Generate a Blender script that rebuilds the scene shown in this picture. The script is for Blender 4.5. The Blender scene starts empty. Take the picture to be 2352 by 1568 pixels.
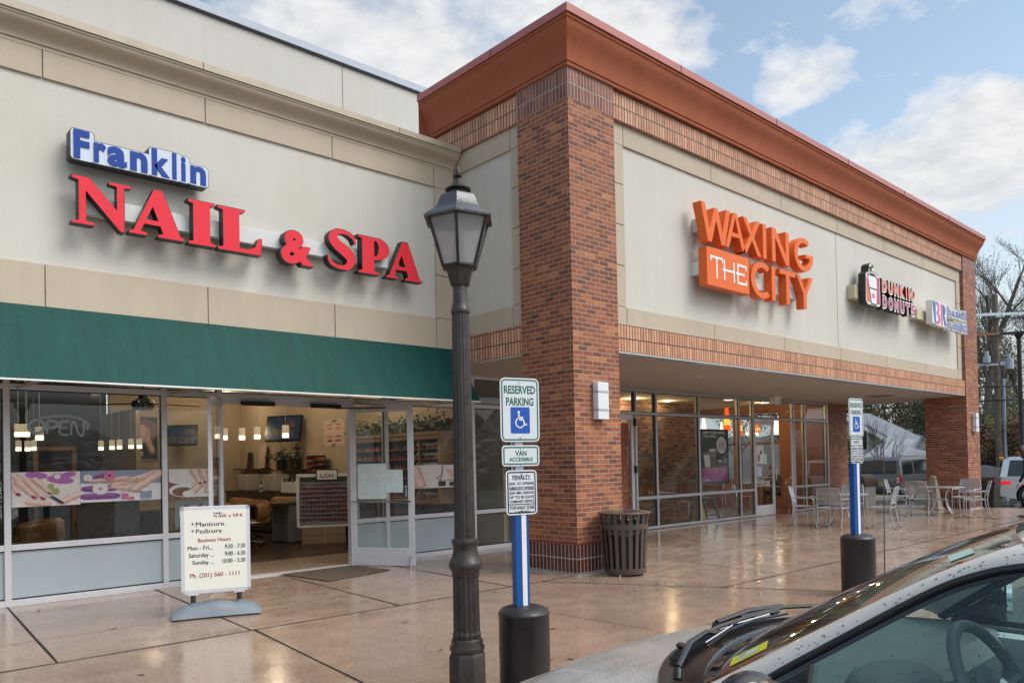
import bpy, bmesh, math, random
from math import sin, cos, pi, radians as R_, sqrt, atan2
from mathutils import Vector as V, Matrix as M4
sc = bpy.context.scene
C = sc.collection
# ---------------------------------------------------------------- camera, sky, sun, exposure
F_, CX_, CY_, H_ = 1768.59, 1176.0, 1035.443, 1.6
def _cam_axes():
    ya, pt, ro = R_(47.64438), R_(0.82083), R_(-1.19543)
    f = V((cos(ya)*cos(pt), sin(ya)*cos(pt), sin(pt)))
    r = V((sin(ya), -cos(ya), 0)); u = r.cross(f)
    return cos(ro)*r+sin(ro)*u, -sin(ro)*r+cos(ro)*u, f
RT, UP, FW = _cam_axes()
cam = bpy.data.cameras.new('camera'); camo = bpy.data.objects.new('camera', cam); C.objects.link(camo)
mm = M4.Identity(4)
for i in range(3):
    mm[i][0], mm[i][1], mm[i][2] = RT[i], UP[i], -FW[i]
mm[2][3] = H_
camo.matrix_world = mm
cam.sensor_width = 36; cam.lens = F_/2352*36; cam.shift_y = (CY_-784.1)/2352
cam.clip_start = 0.05; cam.clip_end = 4000
sc.camera = camo
sc.view_settings.view_transform = 'Standard'; sc.view_settings.look = 'None'
sc.view_settings.exposure = 0.50; sc.view_settings.gamma = 1
sc.cycles.max_bounces = 7; sc.cycles.transparent_max_bounces = 24
sc.cycles.diffuse_bounces = 4; sc.cycles.glossy_bounces = 4; sc.cycles.transmission_bounces = 6
sc.cycles.sample_clamp_indirect = 4
def at(x, y, ax, v):
    """point of the plane (axis ax at value v) seen at this spot of the 2352 wide photograph"""
    d = RT*((x-CX_)/F_) - UP*((y-CY_)/F_) + FW
    o = V((0, 0, H_)); t = (v-o[ax])/d[ax]
    return o+d*t
SUN_EL, SUN_AZ = R_(48), R_(-62)          # towards the sun, angle from +X
sun = bpy.data.lights.new('sun', 'SUN'); suno = bpy.data.objects.new('sun', sun); C.objects.link(suno)
sun.energy = 1.5; sun.angle = R_(28); sun.color = (1, .96, .9)
sd = V((cos(SUN_EL)*cos(SUN_AZ), cos(SUN_EL)*sin(SUN_AZ), sin(SUN_EL)))
suno.rotation_euler = sd.to_track_quat('Z', 'Y').to_euler(); suno.location = (0, -20, 30)
w = bpy.data.worlds.new('World'); sc.world = w; w.use_nodes = True
nt = w.node_tree; nt.nodes.clear()
def nd(t, typ, **k):
    n = t.nodes.new(typ)
    for a, b in k.items():
        if a.startswith('i_'):
            key = a[2:]; key = int(key) if key.isdigit() else key.replace('_', ' ')
            if hasattr(b, 'is_output') or isinstance(b, bpy.types.NodeSocket): t.links.new(b, n.inputs[key])
            else: n.inputs[key].default_value = b
        else: setattr(n, a, b)
    return n
def mth(t, op, a, b=0.0, c=None):
    n = t.nodes.new('ShaderNodeMath'); n.operation = op
    for i, q in enumerate((a, b) if c is None else (a, b, c)):
        if isinstance(q, bpy.types.NodeSocket): t.links.new(q, n.inputs[i])
        else: n.inputs[i].default_value = q
    return n.outputs[0]
def ramp(t, fac, stops, interp='LINEAR'):
    n = t.nodes.new('ShaderNodeValToRGB'); cr = n.color_ramp; cr.interpolation = interp
    while len(cr.elements) < len(stops): cr.elements.new(.5)
    for e, (p, c) in zip(cr.elements, stops):
        e.position = p; e.color = (*c, 1) if len(c) == 3 else c
    t.links.new(fac, n.inputs[0]); return n.outputs[0]
def mixc(t, fac, a, b, blend='MIX'):
    n = t.nodes.new('ShaderNodeMix'); n.data_type = 'RGBA'; n.blend_type = blend
    for s, q in ((0, fac), (6, a), (7, b)):
        if isinstance(q, bpy.types.NodeSocket): t.links.new(q, n.inputs[s])
        else: n.inputs[s].default_value = (*q, 1) if isinstance(q, tuple) and len(q) == 3 else q
    return n.outputs[2]
# sky: Nishita, with procedural cumulus laid on a plane far overhead and pale haze near the horizon
skyn = nd(nt, 'ShaderNodeTexSky', sky_type='NISHITA', sun_disc=False, sun_elevation=SUN_EL, sun_rotation=pi/2-SUN_AZ, air_density=1.0, dust_density=.6, ozone_density=2.2)
tc = nd(nt, 'ShaderNodeTexCoord'); sx = nd(nt, 'ShaderNodeSeparateXYZ', i_0=tc.outputs['Generated'])
zc = mth(nt, 'ADD', mth(nt, 'MAXIMUM', sx.outputs[2], 0.0), .12)
pl = nd(nt, 'ShaderNodeCombineXYZ', i_0=mth(nt, 'DIVIDE', sx.outputs[0], zc), i_1=mth(nt, 'DIVIDE', sx.outputs[1], zc), i_2=2.63)
nz = nd(nt, 'ShaderNodeTexNoise', i_Vector=pl.outputs[0], i_Scale=2.6, i_Detail=9.0, i_Roughness=.60, i_Distortion=.25)
nz2 = nd(nt, 'ShaderNodeTexNoise', i_Vector=pl.outputs[0], i_Scale=8.5, i_Detail=7.0, i_Roughness=.62)
# large banks of cloud by direction from the town
bank = None
for (bx, by, amp, wid) in ((560, 60, .30, .004), (700, 60, .34, .006), (850, 90, .34, .005), (990, 120, .32, .0025), (930, 175, .30, .0022), (1030, 175, .26, .0012), (1200, 20, .34, .005), (1340, 50, .34, .005), (1470, 60, .26, .0022), (1515, 100, .24, .001), (1590, 128, .20, .0006), (1780, 216, .32, .0007), (1850, 196, .34, .0008), (1910, 178, .30, .0008), (1965, 170, .20, .0006), (2075, 178, .28, .0008), (2160, 185, .30, .0012), (2250, 205, .28, .0010), (2340, 210, .24, .0010), (1990, 5, .26, .0012), (2120, 15, .22, .0012), (2280, 30, .22, .0012), (2000, 110, -.3, .0012), (2150, 110, -.3, .0012), (2300, 120, -.25, .0014), (2050, 265, -.25, .0010), (2180, 255, -.2, .0008), (1980, 240, -.25, .0010), (1900, 260, -.15, .001), (1920, 310, .26, .0014), (2040, 345, .34, .0016), (2130, 330, .36, .0016), (2230, 295, .36, .0016), (2330, 280, .38, .002), (2180, 400, .42, .003), (2300, 390, .42, .003), (2040, 420, .3, .003), (1650, 30, .16, .002)):
    d = (RT*((bx-CX_)/F_)-UP*((by-CY_)/F_)+FW).normalized()
    dt = nd(nt, 'ShaderNodeVectorMath', operation='DOT_PRODUCT', i_0=tc.outputs['Generated'], i_1=d).outputs['Value']
    g = mth(nt, 'MULTIPLY', mth(nt, 'POWER', 2.718, mth(nt, 'DIVIDE', mth(nt, 'SUBTRACT', dt, 1.0), wid*.5)), amp*((.50 if wid > .003 else .60) if bx < 1600 else .40))
    bank = g if bank is None else mth(nt, 'ADD', bank, g)
dens = mth(nt, 'ADD', mth(nt, 'ADD', mth(nt, 'MULTIPLY', nz.outputs[0], .62), mth(nt, 'MULTIPLY', nz2.outputs[0], .38)), bank)
cl = ramp(nt, dens, [(.565, (0, 0, 0)), (.615, (.45, .45, .45)), (.74, (1, 1, 1))])
dsun = nd(nt, 'ShaderNodeVectorMath', operation='DOT_PRODUCT', i_0=tc.outputs['Generated'], i_1=sd).outputs['Value']
lit = nd(nt, 'ShaderNodeMapRange', i_0=dsun, i_1=.45, i_2=.95, i_3=1.0, i_4=2.5).outputs[0]
shade = ramp(nt, nz2.outputs[0], [(.28, (.47, .49, .52)), (.62, (.64, .645, .65))])
ccol = nd(nt, 'ShaderNodeVectorMath', operation='SCALE', i_0=shade, i_Scale=lit).outputs[0]
skyb = nd(nt, 'ShaderNodeVectorMath', operation='MULTIPLY', i_0=skyn.outputs[0], i_1=(.215, .183, .145)).outputs[0]
behind = nd(nt, 'ShaderNodeMapRange', i_0=dsun, i_1=.5, i_2=.85, i_3=0, i_4=.95).outputs[0]
cover = mth(nt, 'MAXIMUM', cl, behind)
skm = mixc(nt, cover, skyb, ccol)
hz = nd(nt, 'ShaderNodeMapRange', i_0=sx.outputs[2], i_1=.04, i_2=.34, i_3=.96, i_4=0.0).outputs[0]
skm = mixc(nt, hz, skm, (.47, .505, .54))
bg = nd(nt, 'ShaderNodeBackground', i_Color=skm, i_Strength=1.0)
nd(nt, 'ShaderNodeOutputWorld', i_0=bg.outputs[0])
# ---------------------------------------------------------------- mesh helpers
def ring(c, ax, r, n, ph=0, up=None):
    ax = V(ax).normalized()
    u = V((0, 0, 1)) if abs(ax.z) < .9 else V((1, 0, 0))
    if up: u = V(up)
    a = u.cross(ax).normalized(); b = ax.cross(a)
    return [V(c)+(a*cos(ph+2*pi*i/n)+b*sin(ph+2*pi*i/n))*r for i in range(n)]
class B:
    def __init__(s): s.v = []; s.f = []; s.m = []; s.mi = 0; s.u = {}
    def add(s, vs, fs):
        o = len(s.v); s.v += [V(p) for p in vs]
        for f in fs: s.f.append([i+o for i in f]); s.m.append(s.mi)
        return s
    def box(s, x0, x1, y0, y1, z0, z1):
        p = [(x, y, z) for z in (z0, z1) for y in (y0, y1) for x in (x0, x1)]
        return s.add(p, [(0, 2, 3, 1), (4, 5, 7, 6), (0, 1, 5, 4), (2, 6, 7, 3), (0, 4, 6, 2), (1, 3, 7, 5)])
    def obox(s, c, sz, rz=0, rx=0):
        m = M4.Translation(V(c)) @ M4.Rotation(rz, 4, 'Z') @ M4.Rotation(rx, 4, 'X')
        b = B().box(-sz[0]/2, sz[0]/2, -sz[1]/2, sz[1]/2, -sz[2]/2, sz[2]/2)
        return s.add([m @ p for p in b.v], b.f)
    def cyl(s, p0, p1, r0, r1=None, n=12, caps=True, ph=0):
        r1 = r0 if r1 is None else r1; p0 = V(p0); p1 = V(p1); ax = p1-p0
        vs = ring(p0, ax, r0, n, ph)+ring(p1, ax, r1, n, ph)
        fs = [(i, (i+1) % n, n+(i+1) % n, n+i) for i in range(n)]
        if caps: fs += [tuple(range(n))[::-1], tuple(range(n, 2*n))]
        return s.add(vs, fs)
    def tube(s, pts, r, n=8, closed=False):
        pts = [V(p) for p in pts]; k = len(pts); rr = r if isinstance(r, (list, tuple)) else [r]*k
        vs = []; fs = []; a = None
        for i in range(k):
            t = (pts[(i+1) % k]-pts[i-1]) if closed else (pts[min(i+1, k-1)]-pts[max(i-1, 0)])
            t = t.normalized() if t.length > 1e-9 else V((0, 0, 1))
            if a is None:
                u = V((0, 0, 1)) if abs(t.z) < .9 else V((1, 0, 0)); a = u.cross(t).normalized()
            else:
                a = a-t*a.dot(t); a = a.normalized() if a.length > 1e-6 else V((1, 0, 0)).cross(t).normalized()
            b = t.cross(a)
            vs += [pts[i]+(a*cos(2*pi*j/n)+b*sin(2*pi*j/n))*rr[i] for j in range(n)]
        for i in range(k if closed else k-1):
            o = i*n; q = ((i+1) % k)*n
            fs += [(o+j, o+(j+1) % n, q+(j+1) % n, q+j) for j in range(n)]
        if not closed: fs += [tuple(range(n))[::-1], tuple(range((k-1)*n, k*n))]
        return s.add(vs, fs)
    def lathe(s, prof, c=(0, 0, 0), n=24, ph=0, flute=None, cap=True):
        vs = []; fs = []; c = V(c)
        for (r, z) in prof:
            for j in range(n):
                q = r*(1-(flute if flute and j % 2 else 0)); an = ph+2*pi*j/n
                vs.append(c+V((q*cos(an), q*sin(an), z)))
        for i in range(len(prof)-1):
            fs += [(i*n+j, i*n+(j+1) % n, (i+1)*n+(j+1) % n, (i+1)*n+j) for j in range(n)]
        if cap: fs += [tuple(range(n))[::-1], tuple(range((len(prof)-1)*n, len(prof)*n))]
        return s.add(vs, fs)
    def prism(s, poly, o, u, v, w):
        o, u, v, w = V(o), V(u), V(v), V(w); n = len(poly)
        vs = [o+u*a+v*b for a, b in poly]+[o+u*a+v*b+w for a, b in poly]
        return s.add(vs, [tuple(range(n))[::-1], tuple(range(n, 2*n))]+[(i, (i+1) % n, n+(i+1) % n, n+i) for i in range(n)])
    def grid(s, rows, close=False):
        n = len(rows[0]); vs = [p for r in rows for p in r]
        return s.add(vs, [(i*n+j, i*n+(j+1) % n, (i+1)*n+(j+1) % n, (i+1)*n+j) for i in range(len(rows)-1) for j in range(n if close else n-1)])
    def quad(s, a, b, c, d): return s.add([a, b, c, d], [(0, 1, 2, 3)])
    def ball(s, c, r, n=14, m=8):
        r = (r, r, r) if not isinstance(r, (tuple, list)) else r; c = V(c)
        return s.lathe([(max(1e-4, sin(pi*i/m)), -cos(pi*i/m)) for i in range(m+1)], n=n).xf(M4.Translation(c) @ M4.Diagonal((*r, 1)), -(m+1)*n)
    def xf(s, m, start=0):
        for i in range(len(s.v)+start if start < 0 else start, len(s.v)): s.v[i] = m @ s.v[i]
        return s
def ell(c, a, b, n=18, rot=0):
    return [(c[0]+a*cos(t)*cos(rot)-b*sin(t)*sin(rot), c[1]+a*cos(t)*sin(rot)+b*sin(t)*cos(rot)) for t in [2*pi*i/n for i in range(n)]]
def rrect(x0, y0, x1, y1, r, k=4):
    o = []
    for cx, cy, a in ((x1-r, y1-r, 0), (x0+r, y1-r, 90), (x0+r, y0+r, 180), (x1-r, y0+r, 270)):
        o += [(cx+r*cos(R_(a+90*i/k)), cy+r*sin(R_(a+90*i/k))) for i in range(k+1)]
    return o
def ln(a, b, k): return [V(a).lerp(V(b), i/(k-1)) for i in range(k)]
def bez(p0, p1, p2, p3, k=8):
    p0, p1, p2, p3 = map(V, (p0, p1, p2, p3))
    return [p0*(1-t)**3+p1*3*t*(1-t)**2+p2*3*t*t*(1-t)+p3*t**3 for t in [i/(k-1) for i in range(k)]]
def tag(o, label=None, cat=None, group=None, kind=None):
    for k, q in (('label', label), ('category', cat), ('group', group), ('kind', kind)):
        if q: o[k] = q
    return o
XF = {}
def thing(name, label, cat, loc=(0, 0, 0), rz=0, group=None):
    o = bpy.data.objects.new(name, None); C.objects.link(o); o.empty_display_size = .1
    o.location = loc; o.rotation_euler = (0, 0, rz)
    XF[o.name] = M4.Translation(V(loc)) @ M4.Rotation(rz, 4, 'Z')
    return tag(o, label, cat, group)
def root_xf(p):
    while p.parent: p = p.parent
    return XF.get(p.name, M4.Identity(4))
def obj(name, b, mats, parent=None, world=False, smooth=None, bev=None):
    """link the collected shapes as ONE mesh object; world=True: shapes were given in world coordinates"""
    me = bpy.data.meshes.new(name)
    vs = b.v
    if parent is not None and world:
        inv = root_xf(parent).inverted(); vs = [inv @ p for p in vs]
    me.from_pydata([tuple(p) for p in vs], [], b.f)
    mats = mats if isinstance(mats, (list, tuple)) else [mats]
    for m in mats: me.materials.append(m)
    if len(mats) > 1: me.polygons.foreach_set('material_index', b.m)
    bm = bmesh.new(); bm.from_mesh(me)
    bmesh.ops.recalc_face_normals(bm, faces=bm.faces)
    if bev:
        eds = [e for e in bm.edges if len(e.link_faces) == 2 and e.calc_face_angle(0) > .6]
        bmesh.ops.bevel(bm, geom=eds, offset=bev, segments=2, profile=.6, affect='EDGES', clamp_overlap=True)
    uv = bm.loops.layers.uv.new('uv')
    for f in bm.faces:
        n = f.normal; ax = max(range(3), key=lambda i: abs(n[i])+(.0 if i != 2 else -.15))
        for l in f.loops:
            p = l.vert.co
            l[uv].uv = (p.x, p.y) if ax == 2 else ((p.x, p.z) if ax == 1 else (p.y, p.z))
    bm.to_mesh(me); bm.free()
    if smooth:
        me.shade_smooth(); me.set_sharp_from_angle(angle=R_(smooth))
    o = bpy.data.objects.new(name, me); C.objects.link(o)
    if parent is not None: o.parent = parent
    return o
def struct(name, b, m, **k): return tag(obj(name, b, m, **k), kind='structure')
def dup(o, parent=None, loc=None, rz=None, label=None, group=None):
    c = o.copy(); C.objects.link(c); c.parent = parent
    if loc is not None: c.location = loc
    if rz is not None: c.rotation_euler = (0, 0, rz)
    if label: c['label'] = label
    if group: c['group'] = group
    if parent is None: XF[c.name] = M4.Translation(c.location) @ M4.Rotation(c.rotation_euler.z, 4, 'Z')
    for ch in list(o.children): dup(ch, c)
    return c
def txt(b, body, o, u, v, height, width=None, ex=.002, bold=0.0, align='L', squeeze=1.0, back=0.0, res=3):
    """lettering in the plane (u right, v up), baseline start o, cap height in metres"""
    cu = bpy.data.curves.new('t', 'FONT'); cu.body = body; cu.size = 1.0; cu.offset = bold; cu.resolution_u = res
    ob = bpy.data.objects.new('t', cu); me = bpy.data.meshes.new_from_object(ob)
    xs = [p.co.x for p in me.vertices]
    if not xs: return b
    s = height/.70; x0, x1 = min(xs), max(xs)
    sx_ = (width/(x1-x0)) if width else s*squeeze
    off = {'L': 0, 'C': -(x1-x0)*sx_/2, 'R': -(x1-x0)*sx_}[align]
    u = V(u).normalized(); v = V(v).normalized(); wv = u.cross(v); o = V(o)
    P = [o+u*((p.co.x-x0)*sx_+off)+v*(p.co.y*s) for p in me.vertices]
    fs = [tuple(f.vertices) for f in me.polygons]
    if ex > .004:
        n = len(P); cnt = {}
        for f in fs:
            for i in range(len(f)):
                e = (f[i], f[(i+1) % len(f)]); k = tuple(sorted(e)); cnt.setdefault(k, []).append(e)
        side = [es[0] for es in cnt.values() if len(es) == 1]
        b.add([p+wv*ex for p in P]+[p+wv*back for p in P], fs+[tuple(i+n for i in f[::-1]) for f in fs]+[(a, bb, bb+n, a+n) for a, bb in side])
    else:
        b.add([p+wv*ex for p in P], fs)
    bpy.data.objects.remove(ob); bpy.data.curves.remove(cu); bpy.data.meshes.remove(me)
    return b
def outline(b, polys, o, u, v, d0, d1, sc_=1.0, inset=0.0):
    """solid from 2D outlines (outer first, then holes), between depths d0 and d1 along u x v"""
    cu = bpy.data.curves.new('t', 'CURVE'); cu.dimensions = '2D'; cu.fill_mode = 'BOTH'; cu.offset = -inset
    for pl_ in polys:
        sp = cu.splines.new('POLY'); sp.points.add(len(pl_)-1); sp.use_cyclic_u = True
        for q, (x, y) in zip(sp.points, pl_): q.co = (x*sc_, y*sc_, 0, 1)
    ob = bpy.data.objects.new('t', cu); me = bpy.data.meshes.new_from_object(ob)
    u = V(u).normalized(); v = V(v).normalized(); wv = u.cross(v); o = V(o)
    P = [o+u*p.co.x+v*p.co.y for p in me.vertices]; fs = [tuple(f.vertices) for f in me.polygons]; n = len(P)
    if d1-d0 < 1e-6: b.add([p+wv*d1 for p in P], fs)
    else:
        cnt = {}
        for f in fs:
            for i in range(len(f)):
                k = tuple(sorted((f[i], f[(i+1) % len(f)]))); cnt[k] = cnt.get(k, 0)+1
        side = [k for k, c in cnt.items() if c == 1]
        b.add([p+wv*d1 for p in P]+[p+wv*d0 for p in P], fs+[tuple(i+n for i in f[::-1]) for f in fs]+[(a, bb, bb+n, a+n) for a, bb in side])
    bpy.data.objects.remove(ob); bpy.data.curves.remove(cu); bpy.data.meshes.remove(me)
    return b
# ---------------------------------------------------------------- materials
MATS = {}
def mat(name, col, rough=.6, metal=0., vary=.08, vs=6., bump=0., bs=60., coat=0., spec=.5, emit=None, es=1., uvbrick=None):
    if name in MATS: return MATS[name]
    m = bpy.data.materials.new(name); m.use_nodes = True; t = m.node_tree
    p = t.nodes['Principled BSDF']; MATS[name] = m
    p.inputs['Roughness'].default_value = rough; p.inputs['Metallic'].default_value = metal
    p.inputs['Coat Weight'].default_value = coat; p.inputs['Coat Roughness'].default_value = .06
    p.inputs['Specular IOR Level'].default_value = spec
    c = nd(t, 'ShaderNodeTexCoord').outputs['Object']
    if vary:
        n = nd(t, 'ShaderNodeTexNoise', i_Vector=c, i_Scale=vs, i_Detail=5.0, i_Roughness=.6)
        lo = tuple(x*(1-vary) for x in col); hi = tuple(min(1, x*(1+vary)) for x in col)
        t.links.new(ramp(t, n.outputs[0], [(.3, lo), (.7, hi)]), p.inputs['Base Color'])
        rr = nd(t, 'ShaderNodeMapRange', i_0=n.outputs[0], i_1=.3, i_2=.7, i_3=max(0, rough*(1-vary)), i_4=min(1, rough*(1+vary)))
        t.links.new(rr.outputs[0], p.inputs['Roughness'])
    else: p.inputs['Base Color'].default_value = (*col, 1)
    if bump:
        n2 = nd(t, 'ShaderNodeTexNoise', i_Vector=c, i_Scale=bs, i_Detail=3.0)
        bp = nd(t, 'ShaderNodeBump', i_Strength=bump, i_Distance=.01, i_Height=n2.outputs[0])
        t.links.new(bp.outputs[0], p.inputs['Normal'])
    if emit:
        p.inputs['Emission Color'].default_value = (*emit, 1); p.inputs['Emission Strength'].default_value = es
    return m
def brickmat(name, stops, mortar, bw, bh, mw, vert=False, rough=.65, off=.5, mstr=.6, band=None):
    m = bpy.data.materials.new(name); m.use_nodes = True; t = m.node_tree; p = t.nodes['Principled BSDF']; MATS[name] = m
    uv = nd(t, 'ShaderNodeTexCoord').outputs['UV']
    if vert:
        s = nd(t, 'ShaderNodeSeparateXYZ', i_0=uv)
        uv = nd(t, 'ShaderNodeCombineXYZ', i_0=s.outputs[1], i_1=s.outputs[0]).outputs[0]
        if band: uv = nd(t, 'ShaderNodeVectorMath', operation='ADD', i_0=uv, i_1=(-band, 0, 0)).outputs[0]
    br = nd(t, 'ShaderNodeTexBrick', offset=off, offset_frequency=2, i_Vector=uv, i_Color1=(0, 0, 0, 1), i_Color2=(1, 1, 1, 1), i_Mortar=(.5, .5, .5, 1), i_Scale=1.0, i_Mortar_Size=mw, i_Mortar_Smooth=.1, i_Brick_Width=bw, i_Row_Height=bh)
    c = ramp(t, br.outputs[0], stops, 'CONSTANT' if len(stops) > 5 else 'LINEAR')
    n = nd(t, 'ShaderNodeTexNoise', i_Vector=uv, i_Scale=9.0, i_Detail=6.0, i_Roughness=.65)
    n3 = nd(t, 'ShaderNodeTexNoise', i_Vector=uv, i_Scale=.8, i_Detail=3.0)
    c = mixc(t, 1.0, c, ramp(t, n.outputs[0], [(.25, (.82, .81, .81)), (.75, (1.14, 1.13, 1.12))]), 'MULTIPLY')
    c = mixc(t, 1.0, c, ramp(t, n3.outputs[0], [(.3, (.86, .86, .87)), (.7, (1.1, 1.1, 1.08))]), 'MULTIPLY')
    mo = mixc(t, n.outputs[0], tuple(x*.75 for x in mortar), tuple(x*1.15 for x in mortar))
    c = mixc(t, br.outputs[1], c, mo)
    t.links.new(c, p.inputs['Base Color']); p.inputs['Roughness'].default_value = rough; p.inputs['Specular IOR Level'].default_value = .22 if rough > .5 else .5
    h = mth(t, 'ADD', mth(t, 'MULTIPLY', br.outputs[1], -1.0), mth(t, 'MULTIPLY', n.outputs[0], .35))
    bp = nd(t, 'ShaderNodeBump', i_Strength=mstr, i_Distance=.008, i_Height=h); t.links.new(bp.outputs[0], p.inputs['Normal'])
    return m
def glassmat(name, tint=(.82, .86, .85), refl=1.0, ior=1.5, rough=0.0, dark=0.0):
    m = bpy.data.materials.new(name); m.use_nodes = True; t = m.node_tree; t.nodes.clear(); MATS[name] = m
    tr = nd(t, 'ShaderNodeBsdfTransparent', i_Color=(*tint, 1))
    gl = nd(t, 'ShaderNodeBsdfGlossy', i_Color=(.95, .97, 1, 1), i_Roughness=rough)
    bf = nd(t, 'ShaderNodeNewGeometry').outputs['Backfacing']
    fr = nd(t, 'ShaderNodeFresnel', i_IOR=mth(t, 'ADD', ior, mth(t, 'MULTIPLY', bf, 1/ior-ior)))
    fa = mth(t, 'MINIMUM', mth(t, 'ADD', mth(t, 'MULTIPLY', fr.outputs[0], refl), dark), 1.0)
    mx = nd(t, 'ShaderNodeMixShader', i_0=fa, i_1=tr.outputs[0], i_2=gl.outputs[0])
    nd(t, 'ShaderNodeOutputMaterial', i_0=mx.outputs[0]); return m
def emat(name, col, s):
    m = bpy.data.materials.new(name); m.use_nodes = True; t = m.node_tree; t.nodes.clear(); MATS[name] = m
    e = nd(t, 'ShaderNodeEmission', i_Color=(*col, 1), i_Strength=s); nd(t, 'ShaderNodeOutputMaterial', i_0=e.outputs[0]); return m
BR_ = [(0, (0.182, 0.069, 0.046)), (.09, (0.222, 0.080, 0.047)), (.26, (0.267, 0.091, 0.049)), (.50, (0.303, 0.104, 0.052)), (.70, (0.348, 0.121, 0.056)), (.86, (0.411, 0.150, 0.064)), (.95, (0.466, 0.187, 0.078))]
brick = brickmat('red_brick', BR_, (.36, .30, .25), .2, .0672, .0062)
soldier = brickmat('orange_soldier_brick', [(0, (0.507, 0.256, 0.158)), (.2, (0.577, 0.296, 0.176)), (.4, (0.630, 0.332, 0.198)), (.6, (0.662, 0.360, 0.216)), (.75, (0.597, 0.292, 0.179)), (.9, (0.681, 0.392, 0.248))], (.075, .07, .068), .205, .0675, .0085, vert=True, off=0, band=3.215)
soldier2 = brickmat('upper_orange_soldier_brick', [(0, (0.486, 0.256, 0.166)), (.2, (0.555, 0.293, 0.187)), (.4, (0.604, 0.331, 0.208)), (.6, (0.635, 0.357, 0.229)), (.75, (0.573, 0.290, 0.191)), (.9, (0.654, 0.383, 0.255))], (.075, .07, .068), .215, .0675, .0085, vert=True, off=0, band=6.712)
pilsold = brickmat('red_soldier_brick', [(0, (.20, .075, .055)), (.5, (.26, .10, .07)), (1, (.33, .13, .085))], (.33, .31, .29), .215, .0675, .008, vert=True, off=0, band=6.712)
tile = brickmat('dark_red_tile', [(0, (.085, .027, .021)), (.5, (.12, .036, .026)), (1, (.15, .045, .03))], (.44, .41, .37), .2, .074, .0075, vert=True, off=0, band=.03, rough=.28)
def stucco(name, col, stain=.03):
    m = mat(name, col, .9, vary=.03, vs=1.2, bump=.5, bs=130, spec=.15)
    t = m.node_tree; p = t.nodes['Principled BSDF']; src = p.inputs['Base Color'].links[0].from_socket
    c = nd(t, 'ShaderNodeTexCoord').outputs['Object']; mp = nd(t, 'ShaderNodeMapping', i_Vector=c, i_Scale=(3.2, 3.2, .22))
    n = nd(t, 'ShaderNodeTexNoise', i_Vector=mp.outputs[0], i_Scale=1.6, i_Detail=6.0, i_Roughness=.65)
    n2 = nd(t, 'ShaderNodeTexNoise', i_Vector=c, i_Scale=.55, i_Detail=4.0)
    f = mixc(t, 1.0, ramp(t, n.outputs[0], [(.36, (1-stain, 1-stain, 1-stain)), (.6, (1, 1, 1))]), ramp(t, n2.outputs[0], [(.35, (.95, .945, .93)), (.65, (1, 1, 1))]), 'MULTIPLY')
    t.links.new(mixc(t, 1.0, src, f, 'MULTIPLY'), p.inputs['Base Color']); return m
cream = stucco('cream_stucco', (.62, .60, .545))
tan = stucco('tan_stucco', (.53, .455, .36), .05)
grey_st = stucco('pale_grey_stucco', (.58, .56, .52))
rust = stucco('rust_stucco', (.37, .118, .062), .10)
rustmetal = mat('rust_red_metal', (.40, .12, .095), .38, .0, vary=.06, spec=.6)
tanmetal = mat('tan_metal', (.45, .39, .30), .45, vary=.12, vs=3)
greymetal = mat('pale_metal', (.62, .66, .70), .35, .6)
alum = mat('aluminium', (.52, .53, .56), .38, .55, vary=.05)
alumw = mat('pale_aluminium', (.66, .66, .69), .42, .25, vary=.05)
chrome = mat('chrome', (.75, .75, .76), .12, 1, vary=0)
black = mat('black_paint', (.014, .014, .015), .45)
rubber = mat('black_rubber', (.018, .018, .019), .6)
blackgloss = mat('black_gloss', (.010, .010, .011), .12, coat=.4)
bronze = mat('bronze_paint', (.046, .037, .033), .36, .2, vary=.3, vs=14, spec=.5, bump=.12, bs=45)
bronze2 = mat('dark_bronze_paint', (.036, .031, .029), .36, .2, vary=.15, bump=.15, bs=18)
slat = mat('taupe_metal', (.105, .082, .066), .34, .3, vary=.1)
white = mat('white_paint', (.78, .78, .76), .4, vary=.04)
offwhite = mat('sign_ivory', (.80, .80, .72), .3, vary=.02)
signw = mat('sign_white', (.66, .69, .72), .35, vary=.03)
signg = mat('sign_green', (.0, .115, .062), .4, vary=.04)
signb = mat('sign_blue', (.008, .085, .42), .35, vary=.04)
signk = mat('sign_black', (.012, .012, .014), .4, vary=0)
bluepost = mat('blue_plastic', (.004, .075, .30), .35, vary=.08)
red = mat('sign_red', (.74, .030, .050), .4, vary=.04, spec=.25)
redtxt = mat('dark_red_lettering', (.33, .012, .02), .4, vary=0)
blueface = mat('lettering_blue', (.016, .058, .30), .5, vary=.05, spec=.2)
paleface = mat('pale_acrylic', (.55, .63, .73), .25, vary=.03)
orange = mat('sign_orange', (.76, .150, .030), .45, vary=.03, spec=.25)
awn = mat('green_awning_canvas', (.0018, .056, .046), .55, vary=.10, vs=5, bump=.35, bs=45, spec=.22)
_t = awn.node_tree; _p = _t.nodes['Principled BSDF']; _s = _p.inputs['Base Color'].links[0].from_socket
_mp = nd(_t, 'ShaderNodeMapping', i_Vector=nd(_t, 'ShaderNodeTexCoord').outputs['Object'], i_Scale=(7, 1.1, 1.1), i_Rotation=(0, 0, .0)); _n = nd(_t, 'ShaderNodeTexNoise', i_Vector=_mp.outputs[0], i_Scale=1.3, i_Detail=7.0, i_Roughness=.7)
_w = nd(_t, 'ShaderNodeTexNoise', i_Vector=nd(_t, 'ShaderNodeTexCoord').outputs['Object'], i_Scale=150.0, i_Detail=2.0)
_c = mixc(_t, 1.0, _s, ramp(_t, _n.outputs[0], [(.35, (.78, .80, .80)), (.55, (1, 1, 1)), (.72, (1.35, 1.25, 1.25))]), 'MULTIPLY')
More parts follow.
